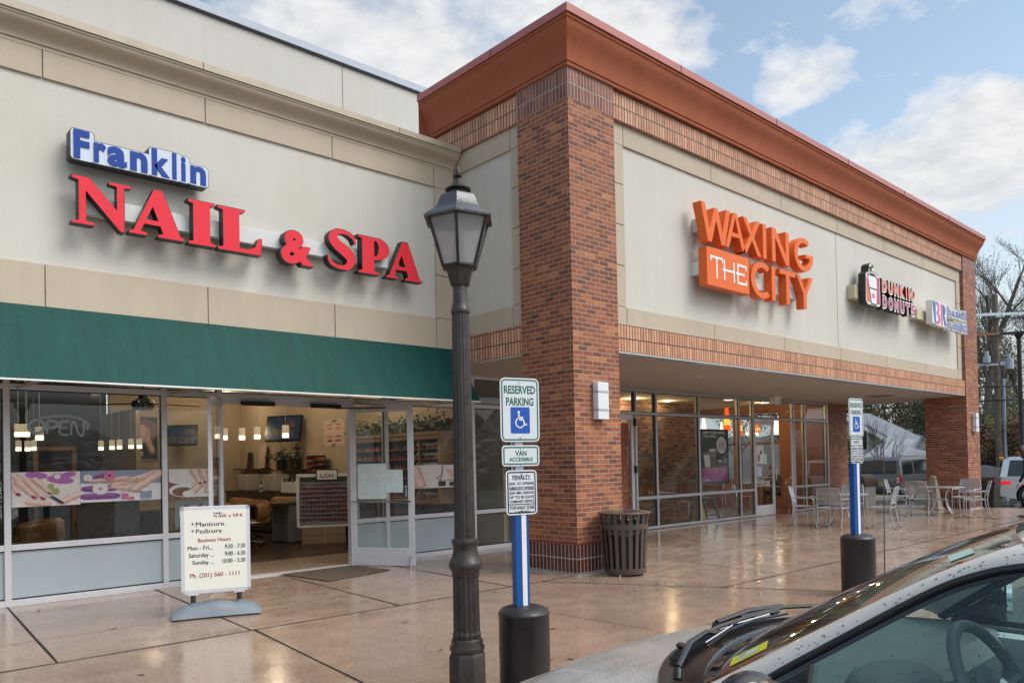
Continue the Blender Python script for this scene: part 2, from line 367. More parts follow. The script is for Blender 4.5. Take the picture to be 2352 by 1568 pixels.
_c = mixc(_t, ramp(_t, _w.outputs[0], [(.60, (0, 0, 0)), (.72, (.35, .35, .35))]), _c, (.06, .16, .145)); _t.links.new(_c, _p.inputs['Base Color'])
soffitm = mat('soffit_paint', (.50, .44, .38), .75, vary=.03)
plaster = mat('cream_plaster', (.47, .375, .26), .8, vary=.03)
ceilm = mat('ceiling_paint', (.50, .46, .40), .85, vary=.03)
navy = mat('dark_blue_wall', (.03, .033, .042), .7)
wood = mat('oak_wood', (.34, .185, .075), .42, vary=.25, vs=14)
darkwood = mat('dark_brown_wood', (.035, .020, .014), .3, vary=.3, vs=10)
floorw = mat('dark_wood_floor', (.050, .029, .020), .30, vary=.12, vs=2)
tilef = mat('beige_tile_floor', (.34, .26, .185), .3, vary=.12, vs=4)
laminate = mat('grey_laminate', (.34, .31, .28), .45)
cardb = mat('cardboard', (.34, .235, .14), .8)
leather = mat('tan_leather', (.30, .135, .04), .42, vary=.18, bump=.2, bs=30)
foil = mat('patterned_tissue_box', (.5, .45, .36), .35, vary=.35, vs=90)
leafm = mat('garland_leaf', (.055, .085, .035), .6, vary=.5, vs=25)
frostleaf = mat('frosted_twig', (.42, .40, .33), .7, vary=.3)
winpane = glassmat('window_glass', (.93, .95, .94), .85, 1.5)
doorpane = glassmat('door_glass', (.93, .95, .94), .8, 1.5)
spandrel = mat('frosted_infill_panel', (.40, .46, .50), .26, vary=.05, vs=2, spec=.6)
lampglass = bpy.data.materials.new('lantern_glass'); lampglass.use_nodes = True; _t = lampglass.node_tree; _t.nodes.clear()
_a = nd(_t, 'ShaderNodeMixShader', i_0=.5, i_1=nd(_t, 'ShaderNodeBsdfDiffuse', i_Color=(.72, .69, .68, 1)).outputs[0], i_2=nd(_t, 'ShaderNodeBsdfTranslucent', i_Color=(.8, .78, .77, 1)).outputs[0])
_b = nd(_t, 'ShaderNodeMixShader', i_0=.52, i_1=nd(_t, 'ShaderNodeBsdfTransparent', i_Color=(.93, .92, .92, 1)).outputs[0], i_2=_a.outputs[0])
_c = nd(_t, 'ShaderNodeMixShader', i_0=.07, i_1=_b.outputs[0], i_2=nd(_t, 'ShaderNodeBsdfGlossy', i_Roughness=.08).outputs[0]); nd(_t, 'ShaderNodeOutputMaterial', i_0=_c.outputs[0])
fixture = mat('frosted_fixture_glass', (.72, .75, .78), .3, vary=.03)
shade_w = emat('lit_white_shade', (1, .86, .60), 1.5)
shade_dim = mat('pendant_glass', (.62, .53, .38), .3, emit=(1, .8, .5), es=.18)
shade_o = emat('lit_orange_shade', (1, .11, .008), .95)
shade_y = emat('lit_orange_shade_core', (1, .42, .06), 1.5)
downl = emat('downlight_lens', (1, .90, .66), 5)
# ---------------------------------------------------------------- ground, pavement, hills
def wetmat(name, col, r0, r1, stain=.35, sc1=.7, lines=True):
    m = bpy.data.materials.new(name); m.use_nodes = True; t = m.node_tree; p = t.nodes['Principled BSDF']; MATS[name] = m
    c = nd(t, 'ShaderNodeTexCoord').outputs['Object']
    n1 = nd(t, 'ShaderNodeTexNoise', i_Vector=c, i_Scale=sc1, i_Detail=7.0, i_Roughness=.62, i_Distortion=.4)
    n2 = nd(t, 'ShaderNodeTexNoise', i_Vector=c, i_Scale=26.0, i_Detail=5.0, i_Roughness=.7)
    mp = nd(t, 'ShaderNodeMapping', i_Vector=c, i_Scale=(1.0, 14.0, 1.0), i_Rotation=(0, 0, .05))
    n3 = nd(t, 'ShaderNodeTexNoise', i_Vector=mp.outputs[0], i_Scale=9.0, i_Detail=4.0)
    n4 = nd(t, 'ShaderNodeTexNoise', i_Vector=c, i_Scale=3.3, i_Detail=6.0, i_Roughness=.65)
    cc = ramp(t, n1.outputs[0], [(.3, tuple(x*(1-stain) for x in col)), (.5, col), (.72, tuple(min(1, x*(1+stain*.55)) for x in col))])
    cc = mixc(t, 1.0, cc, ramp(t, n2.outputs[0], [(.28, (.66, .64, .63)), (.5, (1, 1, 1)), (.75, (1.12, 1.1, 1.08))]), 'MULTIPLY')
    cc = mixc(t, 1.0, cc, ramp(t, n4.outputs[0], [(.3, (.88, .875, .875)), (.55, (1.03, 1.03, 1.03))]), 'MULTIPLY')
    if lines: cc = mixc(t, 1.0, cc, ramp(t, n3.outputs[0], [(.35, (.93, .92, .92)), (.65, (1.05, 1.05, 1.05))]), 'MULTIPLY')
    t.links.new(cc, p.inputs['Base Color'])
    rr = nd(t, 'ShaderNodeMapRange', i_0=mth(t, 'ADD', mth(t, 'MULTIPLY', n1.outputs[0], .3), mth(t, 'MULTIPLY', n4.outputs[0], .7)), i_1=.40, i_2=.60, i_3=r0, i_4=r1)
    t.links.new(rr.outputs[0], p.inputs['Roughness']); p.inputs['Specular IOR Level'].default_value = .5
    bh = mth(t, 'ADD', mth(t, 'MULTIPLY', n3.outputs[0], .5), mth(t, 'ADD', n2.outputs[0], mth(t, 'MULTIPLY', n4.outputs[0], 1.5)))
    bp = nd(t, 'ShaderNodeBump', i_Strength=.07, i_Distance=.006, i_Height=bh); t.links.new(bp.outputs[0], p.inputs['Normal'])
    return m
conc = wetmat('wet_tan_concrete', (.345, .246, .182), .07, .25, .16)
asph = wetmat('wet_asphalt', (.036, .037, .040), .10, .35, .3, .4, False)
jointm = mat('dark_joint_sealant', (.011, .009, .008), .7)
seam = mat('tooled_concrete_groove', (.12, .085, .065), .5, vary=.3, vs=3)
def gz(x):                                   # the lot falls away towards the street
    if x < 25.6: return -.13
    if x < 34: return -.13-.27*(x-25.6)/8.4
    if x < 52: return -.40-.8*(x-34)/18
    return -1.2
b = B()
xs = [-400, -60, -20, 0, 12, 20, 25.6, 28, 31, 34, 38, 42, 46, 52, 80, 200, 900]
ys = [-500, -80, -30, -10, 0, 10, 20, 40, 100, 900]
b.grid([[V((x, y, gz(x))) for y in ys] for x in xs])
struct('ground', b, asph)
b = B()
b.add([(x, y, z) for z in (0, -.3) for x, y in ((-9, 2.95), (25.2, 2.95), (25.2, 26), (-9, 26))], [(0, 1, 2, 3), (0, 4, 5, 1), (1, 5, 6, 2), (0, 3, 7, 4), (2, 6, 7, 3)])
struct('pavement', b, conc)
jb = B()
def joint(x0, y0, x1, y1, wd, z=.004, wob=0.0):
    d = V((x1-x0, y1-y0, 0)); n = max(2, int(d.length/.5)); pr = V((-d.y, d.x, 0)).normalized()
    rg = random.Random(int(x0*100+y0*37))
    rows = []
    for i in range(n+1):
        c = V((x0, y0, z))+d*(i/n)+pr*rg.uniform(-wob, wob); ww = wd/2*rg.uniform(.6, 1.3)
        rows.append([c-pr*ww, c+pr*ww])
    jb.grid(rows)
for x in (-3.6, -1.9, -.15, 1.62, 3.30, 5.04, 6.75): joint(x-.1, 7.38, x+.1, 10.86, .021, wob=.002)
for a in ((-9, 7.36, 7.19, 7.36, .021), (7.19, 7.36, 7.88, 7.38, .018), (3.23, 7.38, 2.80, 2.97, .024), (7.19, 7.36, 9.32, 3.45, .018), (8.27, 5.31, 25.1, 5.31, .019), (10.2, 8.0, 9.6, 4.3, .012), (8.9, 7.42, 25.1, 7.5, .012), (-1.5, 7.3, -1.6, 2.97, .016),
          (12.6, 10.8, 12.5, 5.33, .010), (15.2, 10.8, 15.1, 5.33, .010), (18.2, 10.8, 18.1, 3, .010), (21.2, 10.8, 21.1, 3, .010), (12.4, 5.3, 12.3, 3, .01), (15, 5.3, 15, 3, .01)): joint(*a, wob=.002)
struct('pavement_joints', jb, jointm)
jb = B()
for a in ((-9, 8.46, 7.8, 8.5, .008), (10.2, 8.52, 25, 8.72, .008), (5.78, 6.1, 5.86, 3.4, .01), (9, 6.3, 25, 6.35, .007), (9.6, 9.6, 25, 9.6, .007)): joint(*a, z=.0025, wob=.003)
struct('pavement_grooves', jb, seam)
# fallen leaves and grit scattered over the wet pavement
rg = random.Random(4); b = B()
for i in range(240):
    x, y = rg.uniform(1, 21), rg.uniform(4.2, 10.6)
    s = rg.choice((.008, .012, .016, .022, .03)); a = rg.uniform(0, 6.3)
    b.mi = rg.choice((0, 0, 0, 1, 2)); u = V((cos(a), sin(a), 0)); vv = V((-sin(a), cos(a), 0)); o = V((x, y, .006))
    P = [o-u*s*1.5, o-u*s*.3+vv*s*.5, o+u*s*1.3+V((0, 0, s*.3)), o+u*s*.2-vv*s*.45]
    b.quad(*P)
tag(obj('leaf_litter', b, [mat('brown_leaf', (.07, .035, .014), .5), mat('green_leaf', (.08, .12, .02), .5), mat('orange_leaf', (.30, .08, .015), .5)]), 'small brown and green fallen leaves scattered over the wet tan pavement', 'leaves', kind='stuff')
# distant wooded hills beyond the street; unseen tree line behind the camera, raised to darken glass reflections
b = B(); rg = random.Random(8)
def hill(cx, cy, r, h, a0, a1, n=70):
    rows = []
    for k in range(5):
        row = []
        for i in range(n+1):
            a = R_(a0+(a1-a0)*i/n); q = r+k*14
            z = gz(cx+q*cos(a))+h*sin(pi/2*k/4)*(.75+.25*sin(i*.37)+.12*sin(i*1.3+2))+rg.uniform(-.5, .9)*(k > 0)
            row.append(V((cx+q*cos(a), cy+q*sin(a), z if k else -1.6)))
        rows.append(row)
    b.grid(rows)
hill(0, 0, 96, 8, -24, 66); hill(0, 0, 58, 13, -178, -62); hill(0, 0, 60, 17, -63, -14)
struct('hills', b, mat('wooded_hill', (.050, .046, .036), .95, vary=.6, vs=.9, bump=.4, bs=2), smooth=40)

# ================================================================ brick shop building
bk = thing('shop_building', 'red brick and cream stucco shop building with rust cornice, deep arcade and glass storefront', 'building', (16, 9.2, 0))
def bpart(name, b, m, par=None, **k): return obj(name, b, m, par or bk, world=True, **k)
PW = 8.89
def pillar(x0, x1, y0, y1, capx):
    bpart('pillar', B().box(x0, x1, y0, y1, .45, 6.712), brick)
    q = B(); q.box(x0-.02, x1+.02, y0-.02, y1+.02, -.1, .425); q.mi = 1
    q.box(x0-.028, x1+.028, y0-.028, y1+.028, .425, .447); bpart('pillar_base', q, [tile, mat('red_cap_tile', (.30, .055, .038), .4)])
    q = B().box(x0-.06, x1+.06, y0-.06, y1+.06, -.05, .012); bpart('mortar_fillet', q, mat('mortar', (.42, .40, .36), .9, vary=.2))
    bpart('pillar_capital', B().box(x0-.003, x1+.003, y0-.003, y1+.003, 6.712, 7.16), pilsold)
pillar(7.9, PW, 7.35, 8.40, 0); pillar(24.0, 25.05, 7.35, 8.45, 0)
# front and return walls: tan border frame, cream field 15 mm behind it
fx0, fx1, fy = PW, 24.0, 7.46
bpart('front_wall', B().box(fx0, fx1, fy, fy+.25, 3.63, 6.71), cream)
bpart('return_wall', B().box(8.0, 8.25, 8.40, 10.62, 3.63, 6.71), cream)
q = B(); qx = .006
xj = [11.58, 14.0, 16.40, 18.83, 21.26, 23.68]
def seg(x0, x1, z0, z1, q=q): q.box(x0+qx, x1-qx, fy-.03, fy+.01, z0, z1)
e = [fx0]+[9.2]+xj+[24.0]
for a, c2 in zip(e[:-1], e[1:]): seg(a, c2, 6.385, 6.71); seg(a, c2, 3.63, 3.915)
zs = [3.915, 4.54, 5.16, 5.78, 6.385]
for a, c2 in zip(zs[:-1], zs[1:]): seg(fx0, 9.2, a+qx, c2-qx); seg(23.68, 24.0, a+qx, c2-qx)
bpart('border_band', q, tan, bev=.006)
q = B()
for y0, y1 in ((8.40, 8.64), (8.64, 10.62)): q.box(7.965, 8.01, y0+qx, y1-qx, 6.385, 6.71); q.box(7.965, 8.01, y0+qx, y1-qx, 3.63, 3.99)
for a, c2 in zip(zs[:-1], zs[1:]): q.box(7.965, 8.01, 8.40, 8.64-qx, max(a, 3.99)+qx, c2-qx)
bpart('border_band', q, tan, bev=.006)
bpart('expansion_joint', B().box(16.36, 16.372, fy-.004, fy+.01, 3.92, 6.38), mat('joint_shadow_gap', (.25, .24, .22), .9))
q = B(); q.box(fx0, 24.0, 7.375, 7.60, 3.215, 3.63); q.box(7.925, 8.15, 8.40, 10.0, 3.215, 3.66); bpart('lower_soldier_course', q, soldier)
q = B(); q.box(fx0, 24.0, 7.375, 7.60, 6.71, 7.16); q.box(7.925, 8.15, 8.40, 10.62, 6.71, 7.16); bpart('upper_soldier_course', q, soldier2)
q = B(); q.box(fx0, 24.0, 7.37, 7.62, 3.196, 3.214); q.box(7.92, 8.16, 8.40, 10.0, 3.196, 3.214); bpart('steel_lintel', q, greymetal)
# cornice: swept profile with mitred corners, then its metal coping
def sweep(q, path, prof):
    """path: outer corner line (x,y,nx,ny) with mitre vector n per unit overhang; prof: (overhang, z)"""
    q.grid([[V((x+nx*o, y+ny*o, z)) for o, z in prof] for x, y, nx, ny in path]); return q
cp = [(7.9, 10.62, -1, 0), (7.9, 7.35, -1, -1), (25.05, 7.35, 1, -1), (25.05, 13.5, 1, 0)]
prof = [(-.3, 7.15), (0, 7.15), (.035, 7.152), (.037, 7.205), (.052, 7.208), (.055, 7.24), (.062, 7.30), (.075, 7.37), (.10, 7.45), (.135, 7.52), (.17, 7.585), (.193, 7.64), (.202, 7.695), (.204, 7.70), (.215, 7.701), (.216, 7.745), (.1, 7.75)]
q = sweep(B(), cp, prof); q.quad((7.69, 10.62, 7.15), (7.69, 10.62, 7.75), (8.1, 10.62, 7.75), (8.1, 10.62, 7.15))
bpart('cornice', q, rust, smooth=28)
pc = [(.20, 7.752), (.238, 7.748), (.240, 7.752), (.240, 7.862), (.236, 7.866), (-.3, 7.875)]
q = sweep(B(), cp, pc)
bpart('coping', q, rustmetal)
q = B()
for x in (10.3, 13.3, 16.3, 19.3, 22.3): q.box(x, x+.012, 7.104, 7.112, 7.75, 7.866)
for y in (8.7,): q.box(7.654, 7.662, y, y+.012, 7.75, 7.866)
bpart('coping_seam', q, mat('seam_shadow', (.16, .05, .04), .6))
bpart('roof', B().box(8.0, 24.9, 7.6, 24, 6.9, 7.05), mat('roof_membrane', (.3, .3, .3), .9))
bpart('soffit', B().box(7.93, 25.0, 7.61, 10.90, 3.19, 3.62), soffitm)
# the far end: solid piers of brick at the back corner, end wall above the opening
bpart('end_pier', B().box(22.98, 24.28, 10.86, 12.1, -.1, 3.19), brick)
q = B(); q.box(24.75, 25.0, 8.45, 24, 3.62, 7.14); bpart('end_wall', q, cream)
# storefront of the cafe: Y = 10.9
SY = 10.90
sf = bpart('storefront_frame', B(), alum) if False else None
def frame_run(par, xs_, z0, z1, rails, y=SY, name='storefront_frame', m=alum, wd=.062, dp=.115):
    q = B()
    for x in xs_: q.box(x-wd/2, x+wd/2, y-dp/2, y+dp/2, z0, z1)
    for a, c2, z, h in rails: q.box(a+wd/2, c2-wd/2, y-dp/2+.003, y+dp/2-.003, z, z+h)
    return obj(name, q, m, par, world=True, bev=.004)
def pane(par, x0, x1, z0, z1, y, m=None, name='glass_pane', th=.012):
    if name == 'glass_pane':
        g = .014; yy = y-.030; q = B().box(x0, x1, yy, yy+.02, z0, z0+g).box(x0, x1, yy, yy+.02, z1-g, z1).box(x0, x0+g, yy, yy+.02, z0+g, z1-g).box(x1-g, x1, yy, yy+.02, z0+g, z1-g); obj('pane_gasket', q, rubber, par, world=True)
    return obj(name, B().box(x0, x1, y-th/2, y+th/2, z0, z1), m or winpane, par, world=True)
XS = [9.93, 11.4, 12.50, 13.66, 14.41, 16.12, 17.96, 18.66, 20.86, 21.51, 22.94]
rails = [(XS[0], 11.4, .04, .06), (11.4, 12.5, .04, .06)]
for a, c2 in zip(XS[:-1], XS[1:]):
    rails += [(a, c2, 3.118, .068), (a, c2, 2.605, .066)]
    if (a, c2) not in ((12.50, 13.66), (18.66, 20.86)): rails += [(a, c2, .012, .06), (a, c2, .69, .066)]
sfr = frame_run(bk, XS, 0.012, 3.19, [r_ for r_ in rails if r_[2] < 3.15])
for a, c2 in zip(XS[:-1], XS[1:]):
    pane(sfr, a+.03, c2-.03, 2.671, 3.118, SY)
    if (a, c2) not in ((12.50, 13.66), (18.66, 20.86)):
        pane(sfr, a+.03, c2-.03, .756, 2.605, SY); pane(sfr, a+.03, c2-.03, .072, .69, SY)
def glass_door(par, hinge, ang, wd, h, flip=1, mid=False, poster=None, m=alumw, bar=True, pull=False):
    """framed glass door leaf turned about its hinge; returns the part"""
    T = M4.Translation(V(hinge)) @ M4.Rotation(R_(ang), 4, 'Z')
    s = .095
    q = B().box(0, s, -.022, .022, .012, h).box(wd-s, wd, -.022, .022, .012, h).box(s, wd-s, -.021, .021, h-.11, h).box(s, wd-s, -.021, .021, .012, .29)
    q.xf(T); d = obj('door', q, m, par, world=True, bev=.003)
    g = B().box(s-.01, wd-s+.01, -.005, .005, .28, h-.10).xf(T); obj('glass_pane', g, doorpane, d, world=True)
    if bar:
        q = B().tube([(s*.4, flip*.075, 1.02), (wd-s*.4, flip*.075, 1.02)], .016, 8)
        q.cyl((s*.5, 0, 1.02), (s*.5, flip*.075, 1.02), .014).cyl((wd-s*.5, 0, 1.02), (wd-s*.5, flip*.075, 1.02), .014); q.xf(T)
        obj('push_bar', q, chrome, d, world=True, smooth=40)
    if pull:
        q = B().tube([(wd-.05, -.02, .92), (wd-.05, -.09, .94), (wd-.05, -.10, 1.1), (wd-.05, -.09, 1.26), (wd-.05, -.02, 1.28)], .013, 8); q.xf(T)
        obj('pull_handle', q, chrome, d, world=True, smooth=50)
    return d, T
d1, T1 = glass_door(bk, (18.70, SY, 0), 0, 1.06, 2.59, pull=True)
d2, T2 = glass_door(bk, (20.82, SY, 0), 207, 1.05, 2.59, bar=True, flip=-1)
d3, T3 = glass_door(bk, (13.62, SY, 0), 180, 1.06, 2.59, bar=False)
for zz in (.3, 1.3, 2.35): obj('hinge', B().box(13.60, 13.64, SY-.085, SY-.03, zz, zz+.16), rubber, d3, world=True)
# the cafe interior: floor, ceiling, back wall of old brick, painted end wall with windows
bpart('shop_floor', B().box(9.95, 22.9, SY+.06, 20, -.01, .006), mat('cafe_floor_tile', (.16, .085, .05), .25, vary=.2))
bpart('ceiling', B().box(9.95, 22.9, SY+.06, 20, 3.26, 3.32), ceilm)
oldbrick = brickmat('old_brick', [(0, (.06, .025, .017)), (.2, (.12, .05, .03)), (.4, (.2, .08, .04)), (.55, (.16, .095, .06)), (.7, (.26, .10, .045)), (.9, (.30, .17, .10))], (.20, .16, .12), .24, .088, .012)
bpart('back_wall', B().box(9.95, 20.2, 13.7, 13.9, 0, 3.26), oldbrick)
bpart('back_wall', B().box(20.2, 22.95, 19.8, 20, 0, 3.26), mat('cafe_back_wall', (.22, .095, .045), .7))
q = B(); q.box(22.9, 23.1, 11.0, 12.35, 0, 3.26); q.box(22.9, 23.1, 12.35, 20, 0, .72); q.box(22.9, 23.1, 12.35, 20, 3.0, 3.26)
for y in (12.35, 14.0, 15.7, 17.4, 19.1): q.box(22.9, 23.1, y, y+.09, .72, 3.0)
q.box(22.9, 23.1, 12.44, 20, 2.0, 2.07)
bpart('side_wall', q, mat('terracotta_wall', (.27, .105, .05), .6))
for y in (12.44, 14.09, 15.79, 17.49): bpart('side_window', B().box(22.99, 23.0, y, y+1.56, .72, 3.0), doorpane)
bpart('party_wall', B().box(9.75, 9.93, SY+.06, 20, 0, 3.26), plaster)
# ================================================================ cream stucco salon building
sb = thing('shop_building', 'cream stucco salon building with tan moulded cornice and tall grey wall behind', 'building', (3, 12, 0))
def spart(name, b, m, par=None, **k): return obj(name, b, m, par or sb, world=True, **k)
LX0, LX1, LY = -9.0, 7.9, 10.0
spart('front_wall', B().box(LX0, LX1, LY, LY+.3, 3.2, 6.45), cream)
q = B(); js = [LX0, -7.2, -5.36, -3.52, -1.68, .14, 1.98, 3.82, 5.66, 7.50, LX1]
for a, c2 in zip(js[:-1], js[1:]): q.box(a+qx, c2-qx, LY-.03, LY+.01, 6.085, 6.405); q.box(a+qx, c2-qx, LY-.03, LY+.01, 3.42, 3.955)
zl = [3.955, 4.65, 5.28, 6.03, 6.085]
for a, c2 in ((3.955, 4.65), (4.65, 5.28), (5.28, 6.085)): q.box(7.50+qx, LX1-.002, LY-.03, LY+.01, a+qx, c2-qx)
spart('border_band', q, tan, bev=.006)
pl2 = [(-.2, 6.40), (0, 6.40), (.035, 6.402), (.036, 6.445), (.055, 6.447), (.058, 6.475), (.07, 6.50), (.095, 6.53), (.135, 6.555), (.175, 6.58), (.20, 6.605), (.212, 6.63), (.213, 6.642), (.225, 6.643), (.226, 6.668), (.05, 6.67)]
q = B(); q.grid([[V((x, LY-o, z)) for o, z in pl2] for x in (LX0, LX1)]); spart('cornice', q, tan, smooth=28)
q = B(); q.grid([[V((x, LY-o, z)) for o, z in [(.20, 6.672), (.245, 6.670), (.246, 6.755), (.24, 6.76), (-.4, 6.77)]] for x in (LX0, LX1)])
spart('coping', q, tanmetal)
q = B()
for x in (-2.2, .72, 3.72, 6.7): q.box(x, x+.01, LY-.25, LY-.244, 6.67, 6.757)
spart('coping_seam', q, mat('tan_seam_shadow', (.15, .13, .10), .7))
spart('roof', B().box(LX0, 7.95, LY+.3, 13, 6.2, 6.3), mat('roof_membrane', (.3, .3, .3), .9))
spart('rear_wall', B().box(LX0, 13.5, 13.0, 13.3, 6.0, 9.30), grey_st)
spart('rear_wall_joint', B().box(7.62, 7.635, 12.996, 13.01, 6.2, 9.30), mat('joint_shadow_gap', (.25, .24, .22), .9))
spart('rear_coping', B().box(LX0, 13.55, 12.93, 13.35, 9.33, 9.46), mat('blue_grey_coping', (.40, .45, .52), .55, vary=.06))
spart('rear_coping_drip', B().box(LX0, 13.53, 12.96, 13.3, 9.30, 9.33), mat('dark_drip_gap', (.06, .06, .065), .6))
spart('soffit', B().box(LX0, 7.9, LY+.3, 10.84, 3.2, 3.3), soffitm)
# awning: sloping canvas with a straight lower edge, closed right end, hem with its highlight painted pale
q = B()
rows = []
for i in range(33):
    x = LX0+(7.86-LX0)*i/32; row = []
    for k in range(9):
        f = k/8; sag = .014*sin(pi*f)*(.35+.65*abs(sin(pi*i/4)))
        row.append(V((x, LY-.03-.63*f, 3.47-.90*f-sag)))
    rows.append(row)
q.grid(rows)
q.add([(7.86, LY-.03, 3.47), (7.86, LY-.66, 2.57), (7.86, LY-.03, 2.57)], [(0, 1, 2)])
aw = spart('awning', q, awn, smooth=50)
q = B(); q.box(LX0, 7.86, LY-.672, LY-.655, 2.558, 2.576); spart('hem_bar', q, mat('hem_highlight', (.8, .8, .8), .3), aw)  # pale strip puts the highlight along the lower edge into the colour
for x in (-3.5, -1.7, .2, 1.85, 3.62, 6.5, 7.80):
    br_ = spart('awning_bracket', B().tube([(x, LY-.64, 2.58), (x, 10.82, 2.62)], .018, 6), alum, aw)
    spart('awning_strut', B().tube([(x, LY+.02, 3.1), (x, LY-.62, 2.6)], .014, 6), alum, aw)
# salon storefront
LXS = [-3.7, -1.9, -.08, 1.735, 3.54, 4.30, 6.42, 7.08, 8.95, 9.90]
rails = []
for a, c2 in zip(LXS[:-1], LXS[1:]):
    rails += [(a, c2, 2.60, .07), (a, c2, 3.13, .06)]
    if (a, c2) != (4.30, 6.42): rails += [(a, c2, .0, .075), (a, c2, .665, .07)]
lf = frame_run(sb, LXS, 0.0, 3.19, rails, m=alumw, wd=.07)
for a, c2 in zip(LXS[:-1], LXS[1:]):
    pane(lf, a+.03, c2-.03, 2.672, 3.13, SY)
    if (a, c2) != (4.30, 6.42):
        pane(lf, a+.03, c2-.03, .737, 2.60, SY)
        if a < 8.9:
            obj('infill_panel', B().box(a+.035, c2-.035, SY-.012, SY+.012, .082, .655), spandrel, lf, world=True)
            q = B().box(a+.036, c2-.036, SY-.02, SY-.0125, .075, .092).box(a+.036, c2-.036, SY-.02, SY-.0125, .648, .664)
            obj('panel_gasket', q, rubber, lf, world=True)
        else: pane(lf, a+.03, c2-.03, .077, .665, SY)
q = B().box(4.34, 6.38, SY-.05, SY+.05, 2.52, 2.60); spart('door_header', q, alumw)
q = B().box(4.36, 6.38, SY-.1, SY+.12, 0.001, .016); spart('threshold', q, alumw)
ld, LT = glass_door(sb, (4.33, SY-.03, 0), 240, 1.03, 2.55, flip=1)
rd, RT_ = glass_door(sb, (6.40, SY-.03, 0), -56.5, 1.08, 2.55, flip=-1)
spart('door_closer', B().box(4.6, 5.1, SY-.12, SY-.06, 2.5, 2.56), rubber)
q = B().box(5.7, 6.2, SY-.12, SY-.06, 2.5, 2.56); q.tube([(6.1, SY-.1, 2.5), (6.45, SY-.3, 2.5), (6.8, SY-.62, 2.5)], .012, 6)
spart('door_closer', q, rubber)
q = B().box(1.01, 1.04, -.055, -.022, .02, .16); q.cyl((1.025, -.06, .0), (1.025, -.06, .13), .012); q.xf(RT_); obj('kick_stop', q, chrome, rd, world=True)
# salon interior shell
spart('shop_floor', B().box(-6, 8.9, 12.5, 21.1, -.01, .004), floorw)
spart('entry_tiles', B().box(-6, 8.9, SY+.06, 12.5, -.01, .006), tilef)
spart('ceiling', B().box(-6, 8.9, SY+.06, 21.1, 3.55, 3.6), ceilm)
spart('side_wall', B().box(8.88, 9.0, SY+.07, 21.1, 0, 3.55), plaster)
spart('side_wall', B().box(-6.2, -6, SY+.07, 21.1, 0, 3.55), navy)
q = B().box(5.55, 8.9, 21.0, 21.2, 0, 3.55); spart('back_wall', q, plaster)
spart('back_wall', B().box(-6, 5.55, 21.3, 21.5, 0, 3.55), navy)
spart('back_partition', B().box(5.45, 5.55, 18.6, 21.3, 0, 3.0), plaster)
spart('left_end_wall', B().box(LX0, LX0+.2, LY+.3, 21.3, 0, 3.6), navy)
# ================================================================ shop signs
UX, UZ = (1, 0, 0), (0, 0, 1)
def arc(cx, cy, rx, ry, a0, a1, n=8): return [(cx+rx*cos(R_(a0+(a1-a0)*i/n)), cy+ry*sin(R_(a0+(a1-a0)*i/n))) for i in range(n+1)]
def stroke(cl, wd):
    """outline of a brush path: centre points and half widths"""
    P = [V((x, y, 0)) for x, y in cl]; L = []; Rr = []
    for i, p in enumerate(P):
        t = (P[min(i+1, len(P)-1)]-P[max(i-1, 0)]).normalized(); n = V((-t.y, t.x, 0)); h = wd[i]
        L.append((p+n*h)[:2]); Rr.append((p-n*h)[:2])
    return L+Rr[::-1]
def spl(pts, k=6):
    """Catmull-Rom through points of any dimension"""
    o = []
    for i in range(len(pts)-1):
        p0, p1, p2, p3 = pts[max(i-1, 0)], pts[i], pts[i+1], pts[min(i+2, len(pts)-1)]
        for j in range(k):
            t = j/k
            o.append(tuple(.5*((2*b_)+(-a_+c_)*t+(2*a_-5*b_+4*c_-d_)*t*t+(-a_+3*b_-3*c_+d_)*t**3) for a_, b_, c_, d_ in zip(p0, p1, p2, p3)))
    o.append(tuple(pts[-1])); return o
SS = spl([(.86, .70, .015), (.80, .86, .045), (.58, .955, .045), (.33, .92, .075), (.235, .76, .125), (.36, .60, .135), (.58, .47, .145), (.735, .31, .135), (.66, .11, .085), (.42, .045, .045), (.17, .13, .045), (.08, .32, .015)])
S_out = stroke([(a, b_) for a, b_, _ in SS], [c_ for _, _, c_ in SS])
GL = {
 'N': [[(0, 1), (.33, 1), (.87, .40), (.87, .93), (.72, .95), (.72, 1), (1.16, 1), (1.16, .95), (1.01, .93), (1.01, -.03), (.93, -.03), (.26, .72), (.26, .07), (.42, .05), (.42, 0), (0, 0), (0, .05), (.13, .07), (.13, .92), (0, .95)]],
 'A': [[(0, 0), (0, .05), (.09, .08), (.52, 1.04), (.70, 1.04), (1.08, .08), (1.16, .05), (1.16, 0), (.60, 0), (.60, .05), (.71, .08), (.65, .25), (.31, .25), (.23, .08), (.36, .05), (.36, 0)], [(.35, .35), (.61, .35), (.495, .66)]],
 'I': [[(0, 1), (.60, 1), (.60, .95), (.49, .92), (.49, .08), (.60, .05), (.60, 0), (0, 0), (0, .05), (.11, .08), (.11, .92), (0, .95)]],
 'L': [[(0, 1), (.64, 1), (.64, .95), (.50, .92), (.50, .09), (.70, .09), (.88, .17), (.97, .40), (1.04, .40), (1.02, 0), (0, 0), (0, .05), (.12, .08), (.12, .92), (0, .95)]],
 'P': [[(0, 1), (.60, 1)]+arc(.60, .71, .37, .29, 80, -80, 10)+[(.60, .40), (.49, .40), (.49, .08), (.64, .05), (.64, 0), (0, 0), (0, .05), (.12, .08), (.12, .92), (0, .95)], [(.49, .92), (.54, .92)]+arc(.54, .71, .10, .21, 90, -90, 8)+[(.49, .50)]],
 'S': [S_out],
}
def serif(b, word, o, h, d0, d1, xs_, sxs=None):
    for i, (ch, x) in enumerate(zip(word, xs_)):
        oo = V(o)+V((x, 0, 0))
        outline(b, GL[ch], oo, UX, UZ, d0, d1, h)
rw = mat('raceway_white', (.62, .63, .62), .5, vary=.06)
